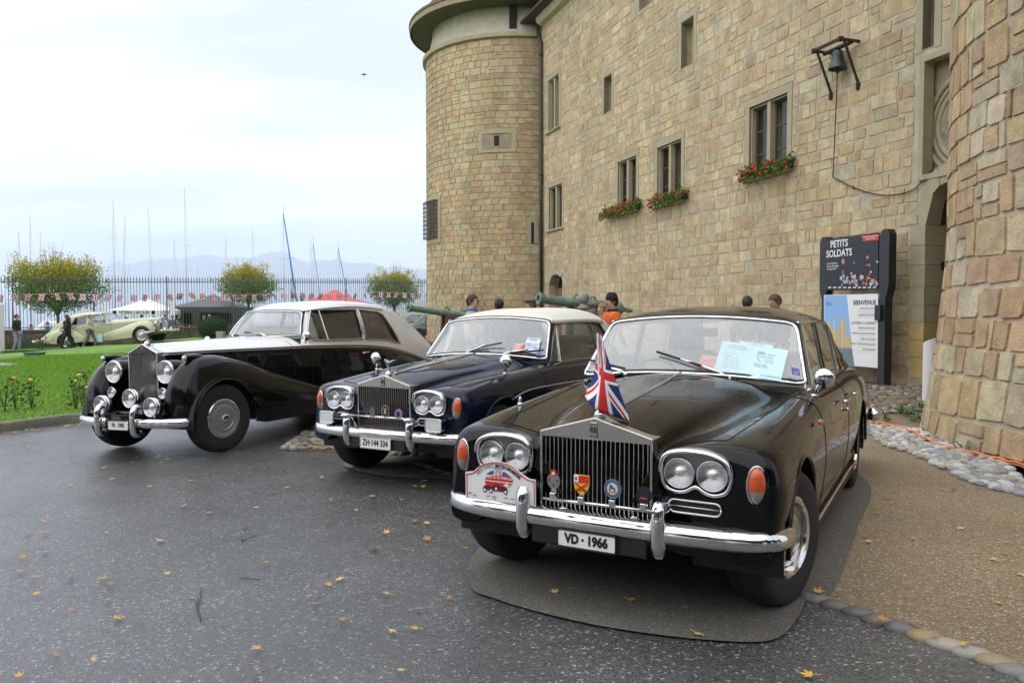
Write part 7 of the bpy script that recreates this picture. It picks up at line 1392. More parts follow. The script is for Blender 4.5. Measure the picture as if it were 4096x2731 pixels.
# white cylinder post by the doorway
p = gnd(3718, 1613); m = MB(); G_ = []
for r_, f in ((.0, 0), (.11, 0), (.11, 1), (.10, 1.0), (.0, .98)): G_.append([(p[0]+r_*math.cos(a), p[1]+r_*math.sin(a), (1.03+.06*math.sin(a+2.4)*r_/.135)*f) for a in np.linspace(0, 2*math.pi, 24, endpoint=False)])
m.grid(G_, wrapv=True); m.obj('white_bollard', mat('white_metal', (.72, .72, .74), .35), auto=40, label='white cylindrical post with slanted top beside the gate tower', cat='bollard')
# bronze cannons
M_bz = mat('green_bronze', (.17, .29, .23), .55, .2, var=.45, vscale=6, c2=(.10, .13, .10)); M_oak = mat('old_oak', (.10, .065, .04), .8, var=.3, vscale=8)
def cannon(px0, px1, Y0, Y1, r, label):
    a = Vector(atY(px0[0], px0[1], Y0)); b = Vector(atY(px1[0], px1[1], Y1)); d = (b-a); L = d.length; t = empty('cannon', (b.x, b.y, 0), label=label, cat='cannon', group='bronze cannons in front of the castle'); q = d.to_track_quat('Z', 'Y').to_matrix(); o = a-Vector((b.x, b.y, 0))
    prof = [(r*.50, .25), (r*.50, 0), (r*1.0, -.01), (r*1.08, .03), (r*1.0, .07), (r*.86, .12), (r*.74, .22), (r*.70, .30), (r*.77, .32), (r*.77, .35), (r*.72, .38), (r*.78, L*.36), (r*.85, L*.37), (r*.85, L*.39), (r*.82, L*.41), (r*.92, L*.62), (r*1.0, L*.63), (r*1.0, L*.66), (r*.96, L*.68), (r*1.08, L*.95), (r*1.16, L*.96), (r*1.16, L*.99), (r*.6, L*1.03), (r*.3, L*1.07), (r*.42, L*1.10), (r*.3, L*1.15), (.001, L*1.16)]
    m = MB(); m.lathe(prof, 28, o, M=q); m.obj('barrel', M_bz, t, auto=50)
    for k in (.40, .60):
        m = MB(); c = o+d*(k+.03); m.tube([c+q @ Vector((.0, 0, 0))+Vector((0, 0, r*.8)), c+Vector((0, 0, r*1.35)), c+d.normalized()*.15+Vector((0, 0, r*1.4)), c+d.normalized()*.2+Vector((0, 0, r*.8))], .03, 6); m.obj('lifting_handle', M_bz, t, smooth=True)
    side = d.normalized().cross(Vector((0, 0, 1)))
    dh = Vector((d.x, d.y, 0)).normalized()
    for s in (1, -1):
        m = MB(); c = o+d*.55+side*s*r*1.2; z_ = c.z-r*.1; P_ = [(-.45, z_), (.35, z_), (.6, z_*.8), (.9, z_*.55), (1.3, z_*.4), (1.4, .15), (-.55, .15)]; m.prism(P_, -.05, .05, lambda x, y, t: Vector((c.x, c.y, 0))+dh*x+side*t+Vector((0, 0, y))); m.obj('carriage_cheek', M_oak, t)
        for x in (-.35, 1.1): m = MB(); cc = Vector((c.x, c.y, .22))+dh*x+side*s*.12; m.lathe([(.22, -.05), (.22, .05)], 18, cc, M=side.to_track_quat('Z', 'Y').to_matrix()); m.obj('truck_wheel', M_oak, t)
    for x in (-.3, .6): m = MB(); c = o+d*.55+dh*x; m.beam(Vector((c.x, c.y, .4))-side*r*1.3, Vector((c.x, c.y, .4))+side*r*1.3, .14); m.obj('cross_beam', M_oak, t)
cannon((1632, 1231), (1960, 1278), 28.5, 30.5, .155, 'green bronze cannon pointing past the round tower foot')
cannon((2152, 1193), (2480, 1236), 23.0, 24.2, .185, 'thicker green bronze cannon in front of the small arched door')
# ---- pebbles at the foot of the gate tower
def polyfill(P, d, n):
    P = np.array(P); out = []; cell = {}
    lo, hi = P.min(0), P.max(0)
    for _ in range(n*30):
        q = rng.uniform(lo, hi); 
        if not inpoly(q[:1], q[1:], P)[0]: continue
        k = (int(q[0]//d), int(q[1]//d)); ok = True
        for i in (-1, 0, 1):
            for j in (-1, 0, 1):
                for o in cell.get((k[0]+i, k[1]+j), ()):
                    if (o[0]-q[0])**2+(o[1]-q[1])**2 < d*d: ok = False
        if ok: cell.setdefault(k, []).append(q); out.append(q)
        if len(out) >= n: break
    return np.array(out)
def pebble_meshes(name, cols, k, M, sq=None):
    L = []
    for i in range(k):
        m = MB(); c = cols[i % len(cols)]; m.blob((0, 0, 0), (random.uniform(.8, 1.25), random.uniform(.6, .9), random.uniform(.38, .6)), 2, .07); me = mkmesh(name, m.V, m.F, M, True, cols=[c]*len(m.F)); L.append((me, m))
    return L
M_peb = mat('river_stone', (.3, .3, .28), .55, var=.18, vscale=3, attr='Col', bump=.01, bscale=6)
outer = [gnd(x, y)[:2] for x, y in ((3440, 1690), (3475, 1735), (3540, 1785), (3640, 1815), (3760, 1870), (3860, 1925), (3980, 1962), (4110, 1990), (4300, 2060))]
inner = [tuple(np.array(BP(s, 0.0, -.20))[:2]+BC) for s in np.linspace(BR0*.62, -BR0*.78, 12)]
if np.linalg.norm(np.array(inner[0])-outer[-1]) > np.linalg.norm(np.array(inner[-1])-outer[-1]): inner = inner[::-1]
bed_poly = [tuple(p) for p in outer]+[tuple(p) for p in inner]
bed = sheet('pebble_bed', bed_poly, .011, mat('pebble_bed_soil', (.24, .22, .18), .9, var=.3, vscale=20), .5)
PC = [(.36, .36, .35), (.28, .29, .30), (.44, .43, .40), (.33, .30, .24), (.24, .24, .24), (.40, .36, .28), (.50, .50, .48), (.22, .24, .27)]
pm = pebble_meshes('pebble', PC, 16, M_peb); pts_ = polyfill(bed_poly, .066, 1100); d2 = np.hypot(pts_[:, 0], pts_[:, 1]); order = np.argsort(d2); rest = MB()
def vis(p, z=0): q = proj((p[0], p[1], z)); return 0 < q[0] < 4096 and 0 < q[1] < 2731
cnt = 0
def strew(parent, name, pts, pm, smin, smax, zoff, limit, stuffname, rot=None, layers=True):
    global cnt; n_ = 0; rest = MB()
    for p in pts:
        s = random.uniform(smin, smax); me, mb = random.choice(pm); rz = rot(p) if rot else random.uniform(0, 6.28); z = float(gz(*p))+zoff+s*.12
        if n_ < limit and vis(p): o = link(name, me, parent); o.location = (p[0], p[1], z); o.rotation_euler = (random.uniform(-.15, .15), random.uniform(-.15, .15), rz); o.scale = (s, s, s); n_ += 1
        else:
            mt = Matrix.Rotation(rz, 3, 'Z'); c = mb.C; col_ = random.choice(PC); rest.add([mt @ Vector(v)*s+Vector((p[0], p[1], z)) for v in mb.V], mb.F, col_)
    if rest.V: link(stuffname, rest.mesh(stuffname, M_peb, True), parent, kind='stuff')
strew(bed, 'pebble', pts_[order], pm, .045, .072, .012, 300, 'loose_pebbles')
# ---- row of large kerb stones between asphalt and path
iR = lambda x, y: (3200+x/1.521, 1700+y/1.521)
ks = bpy.data.objects.new('kerb_stone_row', None); col.objects.link(ks); ks['kind'] = 'structure'
KC = [(.16, .165, .15), (.13, .12, .105), (.10, .115, .11), (.14, .115, .085), (.12, .125, .125), (.28, .20, .10), (.30, .27, .21), (.26, .25, .21), (.24, .19, .11), (.17, .16, .15)]
for i, (x, y) in enumerate(((95, 1065), (220, 1108), (360, 1150), (485, 1197), (620, 1245), (765, 1297), (900, 1347), (1050, 1398), (1200, 1450), (1330, 1512), (1480, 1570), (1640, 1640))):
    p = gnd(*iR(x, y)); m = MB(); c = KC[i % 10]; m.blob((0, 0, 0), (.088*random.uniform(.9, 1.1), .046*random.uniform(.9, 1.15), .035), 3, .025); me = mkmesh('kerb_stone', m.V, m.F, M_peb, True, cols=[c]*len(m.F)); o = link('kerb_stone', me, ks); o.location = (p[0], p[1], .004); o.rotation_euler = (0, 0, -.50+random.uniform(-.12, .12))
for p in [np.array(EDGE[3])*(1-t)+np.array(EDGE[6])*t for t in np.linspace(.07, 1, 22)]:
    m = MB(); c = random.choice(KC); m.blob((0, 0, 0), (.09, .05, .035), 2, .03); o = link('kerb_stone', mkmesh('kerb_stone', m.V, m.F, M_peb, True, cols=[c]*len(m.F)), ks); o.location = (p[0], p[1], float(gz(*p))+.004); o.rotation_euler = (0, 0, -.9)
# ---- cobbles: at the doorway and between the parked cars
CC = [(.20, .165, .115), (.14, .125, .105), (.25, .20, .13), (.11, .105, .10), (.30, .27, .21), (.22, .15, .085), (.17, .16, .14)]
PCs = PC; PC = CC; cm = pebble_meshes('cobblestone', CC, 14, M_peb)
cb1 = sheet('cobbled_strip', [(-2.62, 8.63), (-1.9, 8.5), (-.9, 7.9), (-.3, 8.6), (-.6, 9.6), (-2.62, 9.9)], .010, M_mud, .5); pts_ = polyfill([(-2.6, 8.66), (-1.9, 8.53), (-1.0, 8.0), (-.5, 8.7), (-.7, 9.5), (-2.6, 9.8)], .088, 260); strew(cb1, 'cobblestone', pts_[np.argsort(pts_[:, 1])], cm, .05, .075, .012, 300, 'small_cobbles')
Pd = [(4.3, 11.0), (6.1, 11.4), (6.9, 12.2), (7.9, 14.0), (8.1, 15.1), (7.5, 15.4), (5.6, 15.2), (4.6, 13.0)]
cb2 = sheet('cobbled_doorway', Pd, .011, M_mud, .8); pts_ = polyfill(Pd, .105, 900); rot_d = lambda p: .15+random.uniform(-.25, .25)
strew(cb2, 'cobblestone', pts_[np.argsort(pts_[:, 1])], cm, .062, .095, .014, 300, 'small_cobbles', rot=rot_d); PC = PCs
# ---- orange cable
cp = [gnd(x, y) for x, y in ((3420, 1688), (3470, 1694), (3530, 1705), (3600, 1722), (3660, 1745), (3720, 1778), (3790, 1802), (3860, 1818), (3950, 1842), (4030, 1860), (4110, 1880), (4300, 1930))]; m = MB(); m.tube([(p[0], p[1], .045+.008*math.sin(i*1.7)) for i, p in enumerate(catmull(cp, 4))], .013, 7); m.obj('extension_cable', mat('orange_cable', (.75, .15, .03), .45), smooth=True, label='orange extension cable lying along the pebbles at the tower foot', cat='cable')
# ---- weeds
for i, (x, y, n, lab) in enumerate(((3640, 1668, 130, 'leafy green weed at the tower foot near the cobbles'), (3690, 1690, 150, 'broad dandelion weed between tower foot and orange cable'), (3510, 1690, 60, 'small green weed beside the white pebbles edge'), (3728, 1738, 60, 'little weed against the sloping tower foot'), (3880, 1812, 90, 'dandelion weed growing from the pebbles under the cable'), (3615, 1655, 80, 'low weed at the doorway cobbles'), (3770, 1762, 30, 'tiny weed sprout by the tower stones'), (3700, 1640, 70, 'weed tuft beside the white post'))):
    p = gnd(x, y); t = empty('weed', tuple(p), label=lab, cat='weed', group='weeds at the gate tower foot'); m = MB()
    for k in range(n//5):
        a = random.uniform(0, 6.28); L = random.uniform(.07, .17); h = random.uniform(.02, .12); wv = random.uniform(.014, .028); d = Vector((math.cos(a), math.sin(a), 0)); q = Vector((-d.y, d.x, 0)); o = Vector((random.uniform(-.12, .12), random.uniform(-.06, .06), .02)); m.add([o, o+d*L*.5+q*wv+Vector((0, 0, h)), o+d*L+Vector((0, 0, h*.7)), o+d*L*.5-q*wv+Vector((0, 0, h))], [(0, 1, 2, 3)])
    m.obj('leaf_rosette', mat('weed_green', (.075, .14, .03), .6, var=.3, vscale=20), t)
# ---- fallen maple leaves
def leaf_mesh(i):
    a = []
    for k in range(5):
        an = math.pi/2+(k-2)*.85; L = (1, .9, .62)[abs(k-2)]; a += [(an-.40, .34), (an-.16, L*.66), (an-.2, L*.7), (an, L), (an+.2, L*.7), (an+.16, L*.66)]
    a += [(-math.pi/2-.15, .2), (-math.pi/2, .12), (-math.pi/2+.15, .2)]
    a = sorted(a, key=lambda t: t[0] % 6.283); P_ = [(r_*math.cos(t), r_*math.sin(t)) for t, r_ in a]; n = len(P_); cu = random.uniform(.1, .5); V = [(x, y, cu*(x*x*.6+y*y*.25)+.04*math.sin(5*x+i)) for x, y in P_]+[(0, 0, 0), (0, -.9, .05)]; F = [(j, (j+1) % n, n) for j in range(n)]; V2 = [(x, y, z-.02) for x, y, z in V]; k = len(V)
    m = MB(); m.add(V, F); m.tube([(0, 0, 0), (.02, -.5, .03), (.06, -1.0, .1)], .025, 4); return m.mesh('fallen_leaf', mat(('leaf_gold', 'leaf_ochre', 'leaf_pale')[i % 3], ((.55, .30, .04), (.42, .19, .03), (.58, .40, .14))[i % 3], .6, var=.25, vscale=4))
lm_ = [leaf_mesh(i) for i in range(9)]
z6 = [(120,100),(265,100),(135,160),(335,200),(640,215),(745,210),(790,225),(620,240),(760,240),(890,195),(485,265),(930,265),(40,305),(15,310),(525,318),(330,345),(705,355),(900,328),(865,447),(980,482),(1205,456),(210,518),(1160,541),(500,572),(135,570),(210,570),(1345,360),(1410,368),(1285,380),(1500,287),(1510,312),(1555,418),(1675,467),(1540,523),(1735,325),(1750,403),(1885,418),(1955,355),(1990,355),(1995,330),(1955,520),(2005,527),(1820,575),(2012,608),(1760,648),(2185,648),(1885,710),(1605,795),(1553,820),(1490,858),(1480,912),(1823,865),(1610,990),(1840,1040),(1957,1032),(1975,937),(1880,1228),(1215,1125),(1205,1225),(785,766),(480,790),(525,818),(503,893),(545,978),(335,937),(435,1178),(90,1255),(258,1155),(165,782),(173,860),(112,690),(205,663),(85,757),(340,780),(750,610),(1250,715),(2120,885)]
zr_ = [(738,317),(880,403),(940,405),(525,457),(553,488),(475,545),(395,690),(410,722),(695,703),(1033,738),(1175,828),(1250,725),(1245,797),(985,640),(1200,1095),(465,1162),(1345,928)]
zk = [(105,1070),(495,1240),(700,1255),(985,1395),(815,1340)]
L_ = [((x/1.176, 1650+y/1.176), 'yellow maple leaf fallen on the dark asphalt', 0) for x, y in z6]+[((2220+i*260+40*(i % 2), 2380+30*i), 'yellow maple leaf fallen under the bumper of the black saloon', 0) for i in range(3)]+[((2790, 2548), 'yellow maple leaf fallen on the dark asphalt', 0), ((3240, 2715), 'yellow maple leaf fallen on the dark asphalt', 0)]+[(iR(x, y), 'yellow maple leaf fallen on the sandy path', 0) for x, y in zr_]+[(iR(x, y), 'yellow maple leaf lying on the kerb stone row', .032) for x, y in zk]
for i in range(26): x = random.uniform(0, 345); L_.append(((x, 1732-x*.11+random.uniform(0, 9)), 'brown leaf gathered against the lawn kerb', 0))
for i, (px, lab, dz) in enumerate(L_):
    p = gnd(*px); z = float(gz(p[0], p[1])); p = gnd(px[0], px[1], z); lab = lab.replace('yellow', ('golden', 'ochre brown', 'pale yellow')[i % 3])+((' before the two-tone car' if p[0] < -2.2 else ' before the blue convertible' if p[0] < -.35 else ' before the black saloon') if 'dark asphalt' in lab else ''); o = link('fallen_leaf', lm_[i % 9], None, label=lab, cat='leaf', group='fallen autumn leaves'); s = random.uniform(.024, .046); o.location = (p[0], p[1], float(gz(p[0], p[1]))+.02+dz); o.scale = (s, s, s); o.rotation_euler = (random.uniform(-.25, .25), random.uniform(-.25, .25), random.uniform(0, 6.28))
# twigs
M_twig = mat('twig', (.05, .04, .035), .8)
for pts, lab in (((((945, 975), (938, 940), (930, 905), (943, 870), (946, 815)), ((930, 905), (918, 880), (890, 873)), ((933, 930), (925, 900), (930, 870))), 'forked dry twig lying on the asphalt'), ((((1140, 602), (1165, 592), (1208, 576)), ((1140, 602), (1136, 578))), 'short bent twig on the asphalt'), ((((1130, 778), (1175, 780), (1222, 783)),), 'straight thin twig on the asphalt')):
    m = MB()
    for br in pts: m.tube([tuple(gnd(x/1.176, 1650+y/1.176, float(gz(gnd(x/1.176, 1650+y/1.176)[0], 5))+.012)) for x, y in br], [.0034]+[.0022]*(len(br)-1), 5)
    m.obj('twig', M_twig, label=lab, cat='twig')
# bird
p = atY(1456, 300, 40.); t = empty('bird', tuple(p), label='small dark bird gliding in the pale sky', cat='bird'); m = MB(); m.tube([(0, 0, -.10), (0, 0, -.04), (0, 0, .05), (0, 0, .09)], [.005, .025, .028, .008], 7); m.obj('body', M_black, t, smooth=True)
for s in (1, -1): m = MB(); m.add([(0, 0, .05), (s*.10, .02, .05), (s*.17, .03, -.02), (s*.08, .02, 0), (0, 0, -.02)], [(0, 1, 2, 3, 4)]); m.obj('wing', M_black, t)
# ================================================================ pale green saloon in the garden
def old_saloon(root, paint):
    K = [(-.55, [(.16, .42), (.19, .6), (.2, .85), (.2, .98), (.12, 1.03), (0, 1.06)]), (0., [(.24, .4), (.3, .6), (.32, .85), (.31, .99), (.2, 1.06), (0, 1.09)]), (.9, [(.50, .32), (.58, .5), (.6, .85), (.57, 1.0), (.36, 1.09), (0, 1.12)]), (1.25, [(.60, .28), (.68, .45), (.70, .85), (.67, 1.0), (.45, 1.10), (0, 1.13)]), (2.4, [(.64, .27), (.74, .42), (.76, .8), (.73, .98), (.5, 1.0), (0, 1.0)]), (3.2, [(.62, .3), (.72, .45), (.74, .75), (.71, .95), (.5, 1.0), (0, 1.02)]), (4.0, [(.52, .36), (.62, .48), (.64, .66), (.60, .78), (.45, .86), (0, .90)]), (4.4, [(.40, .42), (.48, .48), (.5, .54), (.46, .6), (.36, .64), (0, .66)])]
    us_ = np.concatenate([np.linspace(-.55, 1.25, 26), np.linspace(1.3, 4.4, 44)]); G_ = mirror_grid(loft(K, us_, 6)); nc_ = G_.shape[1]-1; um_ = ((us_[:-1]+us_[1:])/2)[:, None]*np.ones((1, nc_)); rw = np.minimum(np.arange(nc_), nc_-1-np.arange(nc_))[None, :]*np.ones((len(us_)-1, 1)); sdl = (np.arange(nc_) < nc_/2)[None, :]*np.ones((len(us_)-1, 1)) > 0
    cab = (um_ > 1.3) & (um_ < 3.3) & (rw >= 19); d1 = ~cab & (um_ > 1.32) & (um_ < 2.25) & (rw >= 7) & (rw < 19); d2 = ~cab & (um_ >= 2.25) & (um_ < 3.0) & (rw >= 7) & (rw < 19)
    grid_part('body_shell', G_, ~cab & ~d1 & ~d2, paint, root)
    for L in (True, False):
        for d in (d1, d2): do = grid_part('door', G_, d & (sdl == L), paint, root); s = 1 if L else -1; m = MB(); y = 2.1 if d is d1 else 2.4; m.tube([(s*.765, y, .93), (s*.785, y+.04, .93), (s*.78, y+.12, .93)], .010, 6); m.obj('handle', M_chrome, do)
    uw = np.linspace(-.51, 2.25, 70); Gf = loft(wing_keys(), uw, 6); Gf[..., 0] *= .93; Gf[..., 2] = .27+(Gf[..., 2]-.27)*.86; rm_ = arch(Gf, 0., .345, .385, vmin=.6)
    Gb = loft([(2.45, [(.70, .3), (.71, .4), (.73, .5), (.75, .5), (.77, .42), (.775, .3)]), (2.75, [(.66, .3), (.68, .62), (.73, .74), (.79, .72), (.84, .55), (.845, .28)]), (3.2, [(.62, .3), (.64, .76), (.71, .90), (.79, .87), (.86, .64), (.865, .28)]), (3.7, [(.58, .32), (.60, .70), (.67, .83), (.76, .79), (.84, .58), (.845, .3)]), (4.25, [(.48, .40), (.50, .52), (.55, .58), (.62, .57), (.68, .48), (.68, .40)])], np.linspace(2.45, 4.25, 48), 6); rb = arch(Gb, 3.2, .345, .375, vmin=.6)
    for s in (1, -1):
        for nm, Gq, r_ in (('front_wing', Gf, rm_), ('rear_wing', Gb, rb)): q = Gq.copy(); q[..., 0] *= s; grid_part(nm, q, ~r_, paint, root, flip=(s > 0))
        for u in (0., 3.2):
            wheel(root, (s*.72, u, .345), .345, .17, .21, s, style='shadow'); m = MB(); m.grid([[(s*v, u+.42*math.cos(a), .345+.42*math.sin(a)) for v in (.5, .82)] for a in np.linspace(0, math.pi, 16)]); m.obj('wheel_well', M_black, root)
        lamp(root, 'headlamp', (s*.45, -.55, .80), .10, back=True); m = MB(); m.blob((s*.72, 4.1, .62), (.03, .05, .05), 2); m.obj('tail_lamp', M_amber, root, smooth=True)
        for nm, po in (('front_window', [(1.50, 1.02), (2.22, 1.01), (2.22, 1.40), (1.72, 1.40)]), ('rear_window', [(2.30, 1.01), (2.95, 1.02), (2.80, 1.34), (2.30, 1.40)])):
            P_ = [Vector((s*(.70-.16*(w-1.0)), u, w)) for u, w in po]; m = MB(); m.add(P_, [tuple(range(4))[::s]]); o = m.obj(nm, M_sg, root); m = MB(); m.tube(P_, .014, 6, closed=True); m.obj('window_frame', M_chrome, o)
        for u in (1.32, 2.25, 3.0): i = int(np.argmin(abs(us_-u))); m = MB(); m.tube([G_[i, j if s > 0 else nc_-j]+np.array([s*.002, 0, 0]) for j in range(7, 19)], .005, 4); m.obj('shut_line', M_gap, root)
        m = MB(); m.tube([(s*.735, u, .985) for u in np.linspace(1.2, 3.3, 5)], .01, 5); m.obj('waist_trim', M_chrome, root)
    ws = lambda a, t: Vector((a*(.56*(1-t)+.5*t), (1.35+.1*a*a)*(1-t)+(1.66+.08*a*a)*t, 1.10*(1-t)+1.42*t))
    m = MB(); m.grid([[ws(a, t) for t in np.linspace(0, 1, 5)] for a in np.linspace(-1, 1, 11)]); m.obj('windscreen', M_ws, root, smooth=True)
    Gq, uq = topgrid(root, ws, [(2.0, .585, 1.43, 1.53), (2.6, .60, 1.43, 1.56), (3.1, .60, 1.34, 1.50), (3.6, .58, 1.12, 1.28), (4.0, .55, .85, .98), (4.3, .42, .62, .70)], paint, 'roof')
    for s, ci in ((1, -1), (-1, 0)):
        rail = np.array([Gq[i, ci] for i in range(len(uq))]); uu = np.linspace(1.42, 4.0, 60); rows = []
        for u in uu:
            zt_ = np.interp(u, [1.42, 1.72], [1.02, 1.42]) if u < 1.72 else np.interp(u, rail[:, 1], rail[:, 2]); xt = .60 if u < 1.72 else np.interp(u, rail[:, 1], abs(rail[:, 0])); zb = np.interp(u, [1.4, 3.2, 4.0], [.99, .96, .78]); xb = np.interp(u, [1.4, 2.6, 3.3, 4.0], [.68, .735, .70, .6]); rows.append([(s*(xb*(1-t)+xt*t), u, zb*(1-t)+max(zt_, zb+.01)*t) for t in np.linspace(0, 1, 14)])
        Gs = np.array(rows); ce = (Gs[:-1, :-1]+Gs[1:, 1:])/2; mk = np.array([[not (from_poly((c[1], c[2]), [(1.50, 1.02), (2.22, 1.01), (2.22, 1.40), (1.72, 1.40)]) or from_poly((c[1], c[2]), [(2.30, 1.01), (2.95, 1.02), (2.80, 1.34), (2.30, 1.40)])) for c in r_] for r_ in ce]); grid_part('side_panel', Gs, mk, paint, root, flip=(s < 0))
    m = MB(); m.box((0, -.58, .75), (.40, .10, .62), bev=.02); m.obj('radiator_grille', M_chrome, root); 
    for y, nm in ((-.78, 'front_bumper'), (4.5, 'rear_bumper')): m = MB(); m.tube([(x, y+(.0 if abs(x) < .5 else .12*math.copysign(1, -y)*((abs(x)-.5)/.35)**2*-1), .46) for x in np.linspace(-.84, .84, 15)], .055, 8); m.tube([(.3, y, .34), (.3, y, .6)], .04, 6); m.tube([(-.3, y, .34), (-.3, y, .6)], .04, 6); m.obj(nm, M_chrome, root, smooth=True)
    m = MB(); m.box((0, 2.0, .4), (1.3, 4.0, .15)); m.obj('underbody', M_black, root); seat(root, 0, 2.0, .55, 1.2, M_brown); seat(root, 0, 2.9, .55, 1.2, M_brown)
pf, pr_ = atY(605, 1370, 37.), atY(311, 1396, 37.)
car4 = empty('green_saloon_car', tuple(pf), label='pale green vintage saloon parked on the grass by the garden wall', cat='car')
wb_ = math.hypot(pr_[0]-pf[0], pr_[2]-pf[2]); k4 = wb_/3.2; Ux = Vector((pr_[0]-pf[0], 0, pr_[2]-pf[2])).normalized(); Vx = Vector((0, 1, 0)); Zx = Vx.cross(Ux); Zx = -Zx if Zx.z < 0 else Zx
car4.matrix_world = Matrix(((Vx.x, Ux.x, Zx.x, pf[0]), (Vx.y, Ux.y, Zx.y, pf[1]), (Vx.z, Ux.z, Zx.z, pf[2]), (0, 0, 0, 1))) @ Matrix.Diagonal((k4, k4, k4*1.0, 1))
M_grn = mat('pale_green_paint', (.42, .44, .27), .3, coat=.8); old_saloon(car4, M_grn)
# ---- plain parked cars seen through the fence
def bgcar(x, Y, zg, rz, L, Wc, H, M_, label, lights=False, roofM=None):
    t = empty('parked_car', (x, Y, zg), rz, label=label, cat='car', group='cars beyond the fence'); m = MB()
    hw = Wc/2; G_ = [[(q*hw, y, z) for q, z in ((-.9, .25), (-1, .35), (-1, h*.8), (-.85, h), (0, h+.03), (.85, h), (1, h*.8), (1, .35), (.9, .25))] for y, h in ((-L*.5, H*.35), (-L*.48, H*.5), (-L*.2, H*.62), (L*.35, H*.62), (L*.48, H*.56), (L*.5, H*.35))]; m.grid(G_); m.F += [tuple(range(9)), tuple(len(m.V)-9+k for k in range(9))[::-1]]; m.obj('body_shell', M_, t, smooth=True)
    m = MB(); G_ = [[(q*hw, y, z) for q, z in ((-.86, H*.6), (-.72, h), (0, h+.03), (.72, h), (.86, H*.6))] for y, h in ((-L*.22, H*.62), (-L*.1, H*.97), (L*.22, H*.98), (L*.36, H*.64))]; m.grid(G_); m.obj('cabin', roofM or M_, t, smooth=True)
    for s in (1, -1): m = MB(); m.add([(s*hw*.84, -L*.15, H*.66), (s*hw*.84, L*.28, H*.66), (s*hw*.755, L*.2, H*.92), (s*hw*.755, -L*.08, H*.92)], [(0, 1, 2, 3)[::s]]); m.obj('side_window', M_sg, t)
    for y, n in ((-L*.165, -1), (L*.30, 1)): m = MB(); m.add([(-hw*.7, y+n*.08, H*.67), (hw*.7, y+n*.08, H*.67), (hw*.62, y-n*.06, H*.93), (-hw*.62, y-n*.06, H*.93)], [(0, 1, 2, 3)]); m.obj('screen', M_sg, t)
    for s in (1, -1):
        for y in (-L*.3, L*.3): m = MB(); m.lathe([(.31, -.09), (.32, 0), (.31, .09)], 20, (s*hw*.9, y, .31), axis='X'); m.obj('wheel', M_rub, t)
        m = MB(); m.box((s*hw*.8, -L*.5, H*.5), (.25, .06, .16)); m.obj('tail_lamp', mat('tail_red', (.5, .02, .02), .3, coat=.5), t)
    m = MB(); m.box((0, -L*.52, H*.30), (Wc*.95, .12, .14), bev=.03); m.obj('bumper', M_black, t)
M_dgreen = mat('dark_green_paint', (.02, .045, .035), .3, coat=.8); M_dblue = mat('royal_blue_paint', (.03, .06, .17), .3, coat=.8); M_maroon = mat('maroon_paint', (.07, .025, .028), .35, coat=.6)
p = atY(672, 1310, 50.); bgcar(p[0], 50., -.55, 1.5, 3.9, 1.6, 1.55, mat('grey_green_paint', (.06, .10, .10), .4), 'grey green vintage car behind the fence near the car club tent')
p = atY(490, 1300, 52.); bgcar(p[0], 52., -.75, 1.7, 4.2, 1.7, 1.6, M_dblue, 'royal blue car behind the fence and the green saloon')
p = atY(1712, 1320, 58.); bgcar(p[0]-.2, 58., -.15, 1.45, 4.3, 1.7, 1.45, M_dgreen, 'dark green car beyond the fence below the cannon muzzle')
p = atY(1690, 1300, 40.5); bgcar(p[0]+1.0, 40.5, .05, 1.75, 4.0, 1.65, 1.35, M_dgreen, 'dark car with red tail lamps at the foot of the round tower')
p = atY(250, 1310, 51.); bgcar(p[0], 51., -.6, 1.6, 4.3, 1.7, 1.5, M_hull, 'white car behind the fence under the broad tree')
p = atY(1600, 1265, 16.5); bgcar(p[0]-1.2, 16.6, 0., -2.2, 4.4, 1.75, 1.50, M_maroon, 'maroon hard-top car parked behind the two-tone car')
